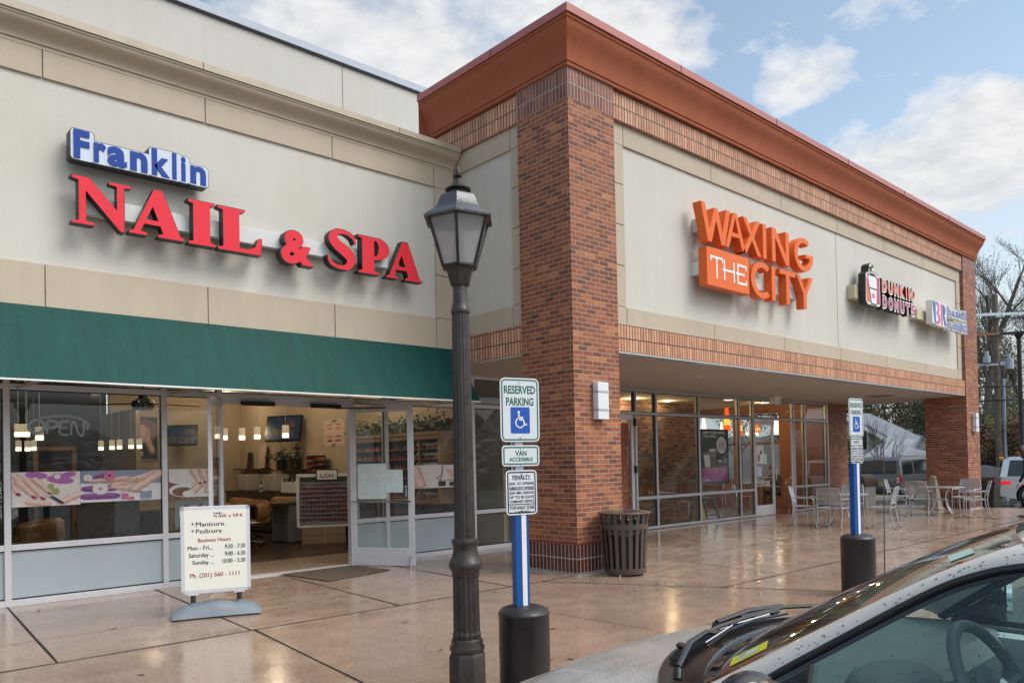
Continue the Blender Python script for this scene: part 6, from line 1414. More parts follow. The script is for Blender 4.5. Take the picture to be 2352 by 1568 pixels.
# neon OPEN sign, unlit
def z5(x, y, Y=11.06): return at(*zz5(x, y), 1, Y)
t = thing('open_sign', 'unlit grey neon tube OPEN sign hanging in the salon window', 'neon sign', z5(800, 660))
ng = mat('unlit_neon_tube', (.36, .39, .40), .3, vary=.05)
def tub(pts, closed=False, r_=.016, sm=True):
    pts = spl(pts, 5) if sm else pts; return B().tube([z5(*p_) for p_ in pts], r_, 7, closed)
q = B().tube([z5(528+115*cos(R_(a)), 672+98*sin(R_(a))) for a in range(0, 360, 15)], .019, 7, True); obj('letter_tube', q, ng, t, world=True, smooth=60)
obj('letter_tube', tub([(680, 775), (690, 600), (760, 588), (825, 615), (822, 665), (770, 685), (695, 682)]), ng, t, world=True, smooth=60)
obj('letter_tube', tub([(1000, 597), (900, 597), (868, 630), (862, 690), (862, 745), (890, 785), (990, 788)]), ng, t, world=True, smooth=60); obj('letter_tube', tub([(865, 688), (980, 686)], sm=False), ng, t, world=True, smooth=60)
obj('letter_tube', tub([(1028, 795), (1035, 640), (1060, 605), (1085, 625), (1130, 760), (1170, 798), (1205, 780), (1218, 605)]), ng, t, world=True, smooth=60)
obj('swoosh_tube', tub([(560, 545), (760, 522), (950, 518), (1120, 545), (1230, 600), (1275, 650), (1268, 690), (1245, 712)]), ng, t, world=True, smooth=60)
# pictures along the glass
def poster_at(name, lab, cat, x0, x1, z0, z1, Y, base, shapes, frame=None):
    """flat print; shapes: (material, polygon in 0..1 coordinates)"""
    t = thing(name, lab, cat, ((x0+x1)/2, Y, z0)); wd, h = x1-x0, z1-z0
    b = B().box(-wd/2, wd/2, -.001, .001, 0, h); pr = obj('print', b, base, t)
    bym = {}
    for i, (m, pl_) in enumerate(shapes): bym.setdefault(m.name, (m, []))[1].append((i, pl_))
    for m, lst in bym.values():
        b = B()
        for i, pl_ in lst: b.add([(-wd/2+wd*min(1, max(0, a)), -.0016-.0005*i, h*min(1, max(0, c_))) for a, c_ in pl_], [tuple(range(len(pl_)))])
        obj('printed_shape', b, m, pr)
    if frame:
        b = B(); g = .03; b.box(-wd/2-g, wd/2+g, -.02, .0, -g, 0).box(-wd/2-g, wd/2+g, -.02, 0, h, h+g).box(-wd/2-g, -wd/2, -.02, 0, 0, h).box(wd/2, wd/2+g, -.02, 0, 0, h); obj('frame', b, frame, t)
    return t
def pm_(n_, c_): return mat('print_'+n_, c_, .45, vary=.10, vs=12)
pskin, pskin2, ppurp, ppurp2, ppink, pgrey, pcream, pgreen, pwhite, pblk, pbrown, pnail, pskinl, ppurpl = [pm_(a, c_) for a, c_ in (('skin', (.70, .46, .38)), ('shaded_skin', (.55, .32, .25)), ('purple', (.20, .06, .26)), ('orchid', (.42, .13, .42)), ('pink', (.62, .16, .32)), ('slate', (.26, .30, .42)), ('cream', (.74, .69, .66)), ('green', (.36, .38, .12)), ('white', (.75, .73, .74)), ('black', (.02, .02, .022)), ('brown', (.20, .10, .06)), ('nail', (.26, .015, .10)), ('light_skin', (.80, .60, .52)), ('light_purple', (.26, .11, .30)))]
def capsule(x0, y0, x1, y1, r0, r1=None, asp=1.0):
    r1 = r1 or r0; dx, dy = x1-x0, (y1-y0)*asp; l = sqrt(dx*dx+dy*dy) or 1; a = atan2(dy, dx)
    return [(x0+r0*cos(a+pi/2+pi*i/6), y0+r0*sin(a+pi/2+pi*i/6)/asp) for i in range(7)]+[(x1+r1*cos(a-pi/2+pi*i/6), y1+r1*sin(a-pi/2+pi*i/6)/asp) for i in range(7)]
def soft(m0, m1, m2, cap):
    """a printed rounded form: three nested outlines of one photograph tone"""
    x0, y0, x1, y1, r0 = cap[:5]; r1 = cap[5] if len(cap) > 5 else r0
    return [(m0, capsule(x0, y0, x1, y1, r0, r1)), (m1, capsule(x0, y0+.02, x1, y1+.02, r0*.78, r1*.78)), (m2, capsule(x0, y0+.045, x1, y1+.045, r0*.42, r1*.42))]
def petal(cx, cy, l, w_, a, asp=1.): return [(cx+(l*(.5-.5*cos(t))*cos(a)-w_*sin(t)*sin(a)), cy+(l*(.5-.5*cos(t))*sin(a)+w_*sin(t)*cos(a))*asp) for t in [2*pi*i/14 for i in range(14)]]
def flower(cx, cy, r_, n_, m, mc, asp=1.): return [(m, petal(cx, cy, r_, r_*.22, 2*pi*i/n_, asp)) for i in range(n_)]+[(mc, ell((cx, cy), r_*.22, r_*.22*asp))]
xa, xb, xc = 1.78, 2.52, 3.50
zt0, zt1 = 1.20, 1.60
hp_ = [(ppurp2, petal(.5, .82, .42, .12, -.3)), (ppurp2, petal(.52, .86, .34, .10, 2.9)), (ppurp2, petal(.62, .95, .36, .10, -1.0)), (ppurp2, petal(.7, .85, .26, .08, .4)), (pcream, ell((.66, .86), .05, .08)), (pgreen, ell((.56, .55), .05, .1)), (pgreen, ell((.63, .42), .06, .1)),
       *soft(pskin2, pskin, pskinl, (.02, .9, .30, .52, .09, .07)), *soft(pskin2, pskin, pskinl, (.0, .62, .10, .36, .06, .045)), *soft(pskin2, pskin, pskinl, (.10, .72, .33, .26, .07, .045)), *soft(pskin2, pskin, pskinl, (.22, .75, .46, .22, .065, .042)), *soft(pskin2, pskin, pskinl, (.33, .78, .56, .36, .055, .035)), *soft(pskin2, pskin, pskinl, (.25, .12, .50, .06, .07)), *soft(pskin2, pskin, pskinl, (.72, .10, 1.0, .30, .075, .09)),
       (pnail, ell((.095, .37), .026, .055, 14, .5)), (pnail, ell((.315, .27), .027, .06, 14, .5)), (pnail, ell((.44, .23), .026, .06, 14, .5)), (pnail, ell((.54, .37), .02, .045, 14, .5)), (pblk, capsule(.56, .28, .72, .08, .03)), (pwhite, capsule(.47, .36, .56, .28, .012))]
poster_at('window_poster', 'window print of manicured hand with purple orchids', 'poster', xa, xb, zt0-.02, zt1+.0, 10.882, pcream, hp_)
ft = [(pgrey, [(0, .6), (1, .55), (1, 1), (0, 1)]), *soft(ppurp, ppurp, ppurpl, (.10, .42, .36, .42, .10)), *soft(ppurp, ppurp, ppurpl, (.08, .18, .38, .18, .10)), (ppurp2, capsule(.05, .22, .40, .24, .015)), (ppurp2, capsule(.05, .34, .40, .36, .012)), (ppurp, ell((.27, .78), .12, .10)), *soft(pskin2, pskin, pskinl, (.42, .52, 1.0, .92, .085, .14)), *soft(pskin2, pskin, pskinl, (.12, .66, .62, .70, .05, .085)), *soft(pskin2, pskin, pskinl, (.12, .66, .55, .74, .045, .07)), *soft(pskin2, pskin, pskinl, (.36, .46, .68, .36, .04, .10)), *soft(pskin2, pskin, pskinl, (.66, .38, 1.0, .85, .09, .13)), (pnail, ell((.085, .67), .014, .03)), (pnail, ell((.345, .50), .014, .03)), (ppink, rrect(.49, .06, .575, .24, .01)), (pcream, ell((.53, .30), .012, .04)), (pgrey, rrect(.73, .05, .87, .36, .02)), (pwhite, ell((.80, .34), .07, .05)), (ppink, rrect(.58, .03, .65, .13, .01))]+flower(.23, .42, .10, 14, pwhite, ppink, 2.0)+flower(.34, .84, .08, 14, ppink, pblk, 2.0)+flower(.08, .78, .06, 10, pwhite, ppink, 2.)
poster_at('window_poster', 'window print of bare feet on rolled purple towel with candles', 'poster', xb+.003, xc, zt0, zt1, 10.882, pwhite, ft)
f2 = [(pbrown, [(0, .0), (.35, 0), (.5, .5), (0, .55)]), (pcream, ell((.3, .72), .38, .26)), (pwhite, ell((.35, .25), .36, .24)), (pbrown, ell((.28, .2), .22, .16)), *soft(pskin2, pskin, pskinl, (.95, .95, .45, .16, .14, .10)), *soft(pskin2, pskin, pskinl, (1.0, .7, .80, .2, .14, .10)), *soft(pskin2, pskin, pskinl, (.5, .95, .62, .5, .10, .05)), *soft(pskin2, pskin, pskinl, (.68, 1.0, .74, .55, .08, .05)), (pwhite, ell((.38, .12), .12, .12)), (pnail, ell((.62, .48), .025, .05)), (pnail, ell((.72, .52), .025, .05))]
poster_at('window_poster', 'window print of feet and hands beside a bowl, behind the left door leaf', 'poster', 3.60, 4.27, zt0+.01, zt1, 10.882, pcream, f2)
gc = [(pwhite, rrect(.12, .35, .88, .78, .1)), (pbrown, [(.48, .72), (.22, .86), (.24, .60)]), (pbrown, [(.52, .72), (.78, .86), (.76, .60)]), (pbrown, [(.46, .70), (.36, .46), (.48, .55)]), (pbrown, [(.54, .70), (.66, .46), (.52, .55)]), (pskin2, ell((.5, .72), .05, .05))]
poster_at('certificate_poster', 'grey gift certificate poster with brown bow beside the left door', 'poster', 3.70, 4.20, .80, 1.17, 10.96, pm_('pale_grey', (.22, .23, .24)), gc)
ms = [(pwhite, [(.30, 0), (1, 0), (1, .5), (.3, .4)]), *soft(pskin2, pskin, pskinl, (.5, .42, 1.0, .30, .12, .10)), *soft(pskin2, pskin, pskinl, (.55, 1.0, .70, .55, .07, .06)), *soft(pskin2, pskin, pskinl, (.95, 1.0, .80, .55, .07, .06)), (pwhite, [(.5, .8), (1, .85), (1, 1), (.5, 1)]), *soft(pskin2, pskin, pskinl, (.0, .9, .12, .1, .12, .10)), (pblk, rrect(.42, .06, .54, .28, .02)), (pblk, rrect(.60, .06, .70, .24, .02)), (pblk, rrect(.76, .06, .86, .20, .02)), (pwhite, rrect(.77, .20, .85, .38, .01)), (pwhite, ell((.52, .42), .09, .10)), (pbrown, capsule(.45, .3, .50, .9, .008))]
poster_at('window_poster', 'window print of a massage with candles, right of the salon door', 'poster', 7.60, 8.92, zt0-.02, 1.58, 10.882, pcream, ms)
lg = [*soft(pskin2, pskin, pskinl, (.1, .2, .9, .55, .10, .16)), *soft(pskin2, pskin, pskinl, (.0, .1, .8, .25, .08, .12))]
poster_at('window_poster', 'pale window print of legs seen through the open right door leaf', 'poster', 6.48, 7.04, zt0-.02, 1.58, 10.882, pwhite, lg)
ppaper = pm_('paper', (.62, .72, .72))
for x0, x1, z0, z1, lab, dy in ((.13, .62, 1.06, 1.62, 'pale blue paper sheet taped to the right door glass', -.012), (.60, .90, 1.16, 1.52, 'smaller pale rounded sheet on the right door glass', -.017)):
    tag(obj('paper_sheet', B().prism(rrect(x0, z0, x1, z1, .02), (0, dy, 0), UX, UZ, (0, .002, 0)).xf(RT_), ppaper), lab, 'paper sheet', None)
t = thing('push_label', 'small black PUSH label on the right door glass', 'label', (RT_ @ V((.93, -.02, 1.05)))); q = B().box(.93, .975, -.012, -.009, 1.08, 1.27).xf(RT_); pl_ = obj('plate', q, signk, t, world=True)
b = B()
for i, ch in enumerate('PUSH'): txt(b, ch, (.938, -.0125, 1.232-.045*i), UX, UZ, .034, .028, ex=.0008, bold=.02)
b.xf(RT_); obj('lettering', b, white, pl_, world=True)
# framed portrait on the back wall, televisions, lash poster
p0 = at(*zz5(1755, 1145), 1, 20.95); p1 = at(*zz5(2270, 535), 1, 20.95)
por = [(pblk, [(0, 0), (1, 0), (1, 1), (0, 1)]), (pskin2, ell((.62, .60), .20, .23)), (pskin, ell((.55, .62), .14, .20)), *soft(pskin2, pskin, pskinl, (.20, .85, .12, .45, .05, .06)), *soft(pskin2, pskin, pskinl, (.2, .88, .42, .93, .05, .04)), *soft(pskin2, pskin, pskinl, (.15, .20, .55, .12, .08, .06)), *soft(pskin2, pskin, pskinl, (.12, .45, .35, .18, .07)), *soft(pskin2, pskin, pskinl, (.72, .45, .85, .20, .10, .08)), (pbrown, [(.42, .80), (.62, .98), (.98, .85), (1.0, .55), (.84, .40), (.80, .70), (.62, .84)])]
poster_at('framed_picture', 'large framed dark portrait photograph on the salon back wall', 'picture', p0.x, p1.x, p0.z, p1.z, 20.95, pm_('portrait_base', (.05, .045, .04)), por, mat('pale_frame', (.45, .38, .28), .5))
scr = mat('tv_screen', (.012, .016, .022), .15, vary=.6, vs=2.5, emit=(.06, .10, .17), es=.10)
def tv(lab, c_, rz, wd=1.05, h=.66, tilt=.22):
    t = thing('television', lab, 'television', c_, rz)
    T = M4.Rotation(-tilt, 4, 'X')
    obj('case', B().box(-wd/2, wd/2, -.03, .03, -h/2, h/2).xf(T), blackgloss, t); s_ = obj('screen', B().box(-wd/2+.03, wd/2-.03, -.034, -.031, -h/2+.04, h/2-.03).xf(T), scr, t)
    q = B()
    for a in ((-.32, -.2, -.12, -.02), (-.05, -.22, .32, -.05), (.1, .02, .34, .2)): q.quad(*[(a[i], -.0355, a[j]) for i, j in ((0, 1), (2, 1), (2, 3), (0, 3))])
    q.xf(T); obj('picture_patch', q, mat('tv_picture', (.05, .03, .03), .3, vary=.5, vs=8, emit=(.12, .08, .08), es=.10), s_)
    obj('wall_bracket', B().tube([(0, .03, 0), (.15, .2, 0), (.2, .38, 0)], .03, 6).box(.1, .3, .36, .40, -.2, .2), black, t); return t
c_ = at(652, 984, 0, 8.45); tv('tilted flat television on bracket at the salon side wall', c_, R_(-62), 1.0, .64)
c_ = at(416, 1000, 1, 20.3); tv('small tilted television seen through the left door sidelight', c_, R_(-35), .8, .55)
def wall_p(name, lab, cat, pts, base, shapes):
    """flat print on the side wall, seen from the west"""
    a = at(*pts[0], 0, 8.872); c_ = at(*pts[1], 0, 8.872); wd = abs(a.y-c_.y); h = abs(a.z-c_.z)
    t = poster_at(name, lab, cat, -wd/2, wd/2, 0, h, 0, base, shapes); t.location = (8.872, (a.y+c_.y)/2, min(a.z, c_.z)); t.rotation_euler = (0, 0, R_(-90)); return t
ls = [(pskin, rrect(.08, .52, .92, .92, .01)), (pskin, rrect(.08, .08, .92, .48, .01))]
for yy in (.70, .26):
    for xx in (.30, .70): ls += [(pskin2, ell((xx, yy), .13, .06)), (pblk, capsule(xx-.13, yy+.12, xx+.12, yy+.13, .015)), (pblk, capsule(xx-.11, yy-.04, xx+.11, yy-.04, .008 if yy > .5 else .02))]
wall_p('wall_poster', 'lash poster with two pairs of closed eyes marked BEFORE and AFTER on salon side wall', 'poster', ((744, 1027), (791, 961)), pm_('poster_ivory', (.55, .47, .36)), ls)
for a, zc_ in (('BEFORE', .635), ('AFTER', .008)):
    pass
b = B(); pa = at(767, 963, 0, 8.868); txt(b, 'BEFORE', (8.862, pa.y+.1, pa.z-.06), (0, -1, 0), UZ, .045, .22, ex=.001, bold=.02); pa = at(767, 1026, 0, 8.868); txt(b, 'AFTER', (8.862, pa.y+.1, pa.z+.02), (0, -1, 0), UZ, .045, .19, ex=.001, bold=.02)
tl_ = [o for o in bpy.data.objects if o.name.startswith('wall_poster')][0]; XF[tl_.name] = M4.Translation(tl_.location) @ M4.Rotation(R_(-90), 4, 'Z'); obj('lettering', b, signk, tl_, world=True)
# wall shelves with plants and frames, polish racks, counter
def wall_shelf(lab, y0, y1, z):
    t = thing('wall_shelf', lab, 'shelf', (8.88, (y0+y1)/2, z)); l = abs(y1-y0)
    obj('board', B().box(-.30, 0, -l/2, l/2, 0, .035), darkwood, t)
    for s in (-.32, .32): obj('bracket', B().tube([(-.01, s*l, -.35), (-.03, s*l, -.2), (-.14, s*l, -.14), (-.25, s*l, -.01)], .014, 5).tube([(-.06, s*l, -.16), (-.1, s*l, -.22), (-.15, s*l, -.18), (-.13, s*l, -.12)], .010, 5), black, t)
wall_shelf('dark wall shelf holding leaning picture cards', 20.8, 19.05, 1.54); wall_shelf('dark wall shelf holding potted plants', 18.5, 16.95, 1.50)
def plant(lab, loc, s, seed):
    rg = random.Random(seed); t = thing('potted_plant', lab, 'plant', loc, 0, 'potted plants on the wall shelf'); obj('pot', B().lathe([(.08*s, 0), (.12*s, .02), (.13*s, .2*s), (.11*s, .22*s)], n=12), darkwood, t, smooth=40)
    q = B()
    for i in range(90):
        c_ = V((rg.gauss(0, .13)*s, rg.gauss(0, .16)*s, (.22+abs(rg.gauss(.08, .1)))*s)); u = V((rg.gauss(0, 1), rg.gauss(0, 1), rg.gauss(0, .7))).normalized()*.055*s; v_ = u.orthogonal().normalized()*.03*s; q.quad(c_-u, c_+v_, c_+u, c_-v_)
    obj('leaves', q, mat('house_plant_leaf', (.035, .055, .018), .5, vary=.5), t)
plant('leafy plant at the left end of the wall shelf', (8.72, 18.15, 1.535), 1.0, 1); plant('leafy plant at the right end of the wall shelf', (8.72, 17.4, 1.535), 1.1, 2)
t = thing('picture_card', 'pale picture card with a face leaning on the wall shelf', 'picture card', (8.74, 19.35, 1.576)); obj('card', B().box(-.01, .01, -.20, .20, 0, .62).xf(M4.Rotation(.12, 4, 'Y')), pm_('card_pale', (.55, .46, .40)), t); obj('face_print', B().prism(ell((0, .34), .11, .18), (-.013, 0, 0), (0, 1, 0), UZ, (-.002, 0, 0)).xf(M4.Rotation(.12, 4, 'Y')), pskin, t)
t = thing('picture_card', 'narrow black picture card leaning on the wall shelf', 'picture card', (8.76, 20.2, 1.576)); obj('card', B().box(-.01, .01, -.10, .10, 0, .44).xf(M4.Rotation(.12, 4, 'Y')), black, t)
polish = [mat('polish_'+n_, c_, .15, vary=0) for n_, c_ in (('red', (.35, .01, .02)), ('wine', (.14, .008, .03)), ('pink', (.50, .10, .18)), ('coral', (.50, .07, .04)), ('dark', (.02, .015, .02)), ('nude', (.45, .28, .20)), ('blue', (.03, .06, .18)))]
capm = black
def bottles(par, rows_, nper, x0, x1, yfun, zfun, seed, wts=(3, 3, 2, 2, 2, 1, .5), bw=.028, bh=.075):
    """rows of polish bottles; colour pattern lies in one mesh per row"""
    rg = random.Random(seed)
    for r_ in range(rows_):
        b = B(); 
        for i in range(nper):
            x = x0+(x1-x0)*(i+.5)/nper; y = yfun(r_); z = zfun(r_)
            b.mi = rg.choices(range(7), wts)[0]; b.box(x-bw*.42, x+bw*.42, y-bw*.42, y+bw*.42, z, z+bh*.5); b.mi = 7; b.box(x-bw*.22, x+bw*.22, y-bw*.22, y+bw*.22, z+bh*.5, z+bh)
        o = obj('bottle_row', b, polish+[capm], par); o['kind'] = 'stuff'
# white display stand by the door: X 8.2, Y 14.3, facing the doorway
dv = V((.45, -.89, 0)); 
ds = thing('polish_display', 'tall white nail polish display stand with LCN topper by the doorway', 'display stand', (8.02, 14.55, 0), R_(-27))
obj('case', B().box(-.62, .62, 0, .06, .36, 1.42).box(-.62, .62, -.16, .0, .34, .38).box(-.64, -.58, -.14, .06, .36, 1.42).box(.58, .64, -.14, .06, .36, 1.42).box(-.64, .64, -.14, .06, 1.38, 1.44), white, ds)
q = B()
for r_ in range(9): q.box(-.57, .57, -.13, -.005, .43+.092*r_, .44+.092*r_)
obj('shelf', q, mat('pale_shelf', (.5, .48, .46), .4), ds); bottles(ds, 9, 34, -.55, .55, lambda r_: -.08, lambda r_: .441+.092*r_, 5)
obj('header_print', B().box(-.56, .56, -.012, -.004, 1.27, 1.37), pm_('olive_swirl', (.12, .14, .04)), ds)
hd_ = obj('topper', B().box(-.24, .20, -.16, -.15, 1.30, 1.53), black, ds); obj('topper_face', B().box(-.22, .18, -.163, -.161, 1.32, 1.51), white, hd_); b = B(); txt(b, 'LCN', (-.15, -.164, 1.36), UX, UZ, .07, .26, ex=.001, bold=.02); obj('lettering', b, signk, hd_)
for i, (z0, z1) in enumerate(((0, .17), (.17, .34))): 
    t = thing('cardboard_box', ('lower' if i == 0 else 'upper')+' brown cardboard box under the white display stand', 'box', (7.95, 14.5, z0+.004*(i+1)), R_(-27), 'boxes under the display stand'); obj('carton', B().box(-.5, .38, -.12, .22, 0, z1-z0-.004), cardb, t, bev=.004); obj('tape', B().box(-.06, -.03, -.1215, .2, .0, z1-z0-.003), mat('parcel_tape', (.42, .32, .2), .3), t)
# reception desk, drawers, counter along the wall
t = thing('manicure_desk', 'grey laminate manicure desk with drawers and granite top', 'desk', (7.6, 15.4, 0), R_(2))
obj('cabinet', B().box(-.20, .62, -.30, .45, .02, .80), laminate, t); q = B()
for z0, z1 in ((.05, .36), (.38, .58), (.60, .78)): q.box(-.215, -.201, -.28, .43, z0, z1)
obj('drawer', q, mat('drawer_front', (.30, .27, .24), .4), t, bev=.004); q = B()
for z in (.33, .55, .75): q.box(-.225, -.214, -.05, .2, z, z+.014)
obj('drawer_pull', q, alum, t)
obj('worktop', B().box(-1.4, .66, -.36, .50, .80, .85), mat('granite', (.05, .048, .045), .2, vary=.7, vs=60), t, bev=.005); obj('end_panel', B().box(-1.38, -1.0, -.30, .45, .02, .80), darkwood, t)
t = thing('manicure_desk', 'wooden manicure desk further back in the salon', 'desk', (6.1, 17.0, 0), R_(2)); obj('worktop', B().box(-1.2, 1.1, -.35, .45, .76, .80), wood, t); obj('cabinet', B().box(-1.1, -.6, -.3, .4, .02, .76).box(.6, 1.0, -.3, .4, .02, .76), darkwood, t)
t = thing('back_counter', 'long black counter under the wall shelves', 'counter', (8.5, 17.6, 0)); obj('cabinet', B().box(-.35, .36, -2.4, 2.6, .05, .95), blackgloss, t); obj('worktop', B().box(-.38, .37, -2.42, 2.62, .95, 1.0), darkwood, t)
steri = mat('cream_appliance', (.48, .45, .40), .35)
for y, lab in ((19.4, 'cream towel steriliser at the left end of the black counter'), (17.9, 'cream towel steriliser in the middle of the black counter')): 
    t = thing('towel_warmer', lab, 'appliance', (8.45, y, 1.0)); obj('body', B().box(-.2, .2, -.32, .32, .02, .42), steri, t, bev=.02); obj('door_panel', B().box(-.215, -.2, -.26, .2, .06, .38), mat('appliance_door', (.42, .39, .35), .3), t); obj('handle', B().box(-.235, -.214, .2, .24, .1, .34), alum, t)
t = thing('polish_tray', 'stepped trays of dark and white polish on the black counter', 'polish tray', (8.35, 16.6, 1.0)); q = B()
for k in range(5): q.box(-.15, .2, -.55+.08*k, .5, .0+.05*k, .05+.05*k)
obj('steps', q, white, t); 
for k in range(5): 
    b = B(); rg = random.Random(k)
    for i in range(16): b.mi = rg.choice((0, 0, 1)); y = -.5+.08*k+(.95-.08*k)*i/16; b.box(-.13, -.09, y, y+.035, .05+.05*k, .13+.05*k)
    o = obj('bottle_row', b, [black, white], t); o['kind'] = 'stuff'
wr_ = thing('polish_rack', 'black wire wall rack of nail polish above the display stand', 'rack', (8.80, 16.4, 1.30)); 
for k in range(4): 
    b = B(); rg = random.Random(50+k)
    for i in range(20): b.mi = rg.choices(range(7), (3, 3, 2, 2, 2, 1, .5))[0]; y = -.45+.9*i/20; b.box(-.08, -.04, y, y+.03, .04+.14*k, .09+.14*k); b.mi = 7; b.box(-.07, -.05, y+.008, y+.022, .09+.14*k, .13+.14*k)
    o = obj('bottle_row', b, polish+[capm], wr_); o['kind'] = 'stuff'
q = B()
for k in range(4): q.box(-.09, .06, -.48, .48, .02+.14*k, .035+.14*k)
obj('shelf', q, black, wr_)
# wooden cabinets of polish with a frosted garland, seen through the right-hand glass
cb = thing('polish_cabinet', 'long oak shelf cabinet of nail polish along the salon side wall', 'cabinet', (8.66, 12.85, 0))
obj('carcass', B().box(.12, .2, -1.5, 1.5, .92, 2.14).box(-.16, .2, -1.56, -1.5, .92, 2.14).box(-.16, .2, 1.5, 1.56, .92, 2.14).box(-.16, .2, -.93, -.88, .92, 2.14), wood, cb)
q = B(); q.box(-.2, .22, -1.6, 1.6, 2.14, 2.20); q.box(-.18, .21, -1.58, 1.58, 2.06, 2.14); q.box(-.2, .22, -1.6, 1.6, .86, .93)
obj('cornice', q, wood, cb, bev=.01); q = B()
for k in range(6): q.box(-.15, .13, -1.5, 1.5, .95+.185*k, .965+.185*k)
obj('shelf', q, wood, cb); q = B().box(.10, .12, -1.5, 1.5, .93, 2.06); obj('back_panel', q, mat('green_back', (.05, .08, .02), .7), cb)
obj('plinth', B().box(-.14, .2, -1.5, 1.5, 0, .86), darkwood, cb)
for k in range(6):
    b = B(); rg = random.Random(80+k)
    for i in range(58): b.mi = rg.choices(range(7), (3, 3, 2, 1, 4, 2, .5) if i < 40 else (1, 2, 3, 1, 1, 4, .2))[0]; y = -1.46+2.92*i/58; b.box(-.10, -.065, y, y+.032, .966+.185*k, 1.02+.185*k); b.mi = 7 if i > 14 else 8; b.box(-.09, -.072, y+.008, y+.024, 1.02+.185*k, 1.065+.185*k)
    o = obj('bottle_row', b, polish+[capm, white], cb); o['kind'] = 'stuff'
rg = random.Random(21); ga = thing('garland', 'frosted leafy garland lying along the top of the oak cabinet', 'garland', (8.62, 12.85, 2.20)); 
for nm, m, n_ in (('leaves', leafm, 900), ('frosted_twigs', frostleaf, 420)):
    q = B()
    for i in range(n_):
        c_ = V((rg.gauss(0, .09), rg.uniform(-1.55, 1.6), abs(rg.gauss(.12, .10)))); u = V((rg.gauss(0, 1), rg.gauss(0, 1), rg.gauss(.2, .8))).normalized()*rg.uniform(.03, .075); v_ = u.orthogonal().normalized()*(.025 if nm == 'leaves' else .008); q.quad(c_-u, c_+v_, c_+u, c_-v_)
    obj(nm, q, m, ga)
t = thing('fire_alarm', 'small red fire alarm on salon side wall above the garland', 'fire alarm', (8.87, 11.5, 2.36)); obj('housing', B().box(-.05, 0, -.05, .05, -.09, .09), mat('alarm_red', (.40, .02, .02), .4), t, bev=.008); obj('strobe', B().box(-.07, -.05, -.03, .03, -.02, .05), fixture, t)
t = thing('fire_sign', 'vertical red FIRE EXTINGUISHER sign on salon side wall', 'sign', (8.868, 11.46, 1.66)); fp = obj('plate', B().box(-.003, 0, -.06, .06, 0, .42), mat('alarm_red', (.40, .02, .02), .4), t); b = B(); txt(b, 'FIRE', (-.0036, .05, .36), (0, -1, 0), UZ, .035, .095, ex=.0008, bold=.02)
for i, ch in enumerate('EXTINGUISHER'): txt(b, ch, (-.0036, .014, .325-.026*i), (0, -1, 0), UZ, .02, .018, ex=.0008, bold=.02)
obj('lettering', b, white, fp)
# chairs: tan leather shell chairs on a chrome ring and castors
SCG = 'tan leather manicure chairs'
def salon_chair(lab, loc, rz):
    t = thing('manicure_chair', lab, 'chair', loc, rz, SCG)
    q = B(); rows = []
    for i in range(19):
        a = R_(-20+220*i/18); r_ = .33; rows.append([V(((r_+dx)*cos(a), (r_+dx)*sin(a), z)) for dx, z in ((-.04, .50), (.03, .52), (.08, .66), (.07, .80+.10*sin(R_(10+160*i/18))), (0, .84+.10*sin(R_(10+160*i/18))), (-.05, .76+.06*sin(R_(10+160*i/18))), (-.04, .50))])
    q.grid(rows); obj('backrest', q, leather, t, smooth=60)
    obj('seat', B().lathe([(.01, .42), (.28, .42), (.33, .46), (.33, .51), (.27, .545), (.01, .55)], n=24), leather, t, smooth=50)
    obj('chrome_ring', B().tube([(.40*cos(R_(a)), .40*sin(R_(a)), .50+.22*max(0, sin(R_(a)))**2) for a in range(0, 360, 15)], .014, 7, True), chrome, t, smooth=60)
    obj('stem', B().cyl((0, 0, .10), (0, 0, .42), .025), chrome, t); q = B()
    for k in range(5): a = k*1.2566; q.tube([(0, 0, .11), (.30*cos(a), .30*sin(a), .075)], [.03, .018], 6)
    obj('star_base', q, chrome, t); q = B()
    for k in range(5): a = k*1.2566; q.cyl((.30*cos(a)-.02, .30*sin(a), .032), (.30*cos(a)+.02, .30*sin(a), .032), .032, n=10)
    obj('castor', q, rubber, t); return t
sc0 = salon_chair('tan leather chair with chrome ring just inside the open salon doorway', (6.55, 15.1, .005), R_(-70))
for x, y, rz, lab in ((5.6, 15.4, -70, 'tan leather chair half hidden behind the left door leaf'), (7.3, 16.9, 100, 'tan leather chair behind the granite topped desk'), (6.55, 18.2, 100, 'tan leather chair at the back of the wooden desk'), (8.0, 16.3, 120, 'tan leather chair beside the display stand'), (2.3, 12.6, -90, 'chair behind the left end of the salon window print'), (3.1, 12.8, -90, 'chair behind the towel print in the salon window')): dup(sc0, None, (x, y, .005), R_(rz), lab, SCG)
for x, y, z, rz, lab in ((7.9, 15.55, .85, .1, 'silver patterned tissue box on the granite desk top'), (6.35, 16.85, .80, .0, 'silver patterned tissue box on the wooden desk'), (5.6, 16.9, .80, .2, 'silver tissue box at the left end of the wooden desk')):
    t = thing('tissue_box', lab, 'tissue box', (x, y, z), rz, 'tissue boxes'); obj('box', B().box(-.16, .16, -.08, .08, 0, .10), foil, t, bev=.006); obj('slot', B().prism(ell((0, 0), .07, .02), (0, 0, .101), UX, (0, 1, 0), (0, 0, .002)), white, t)
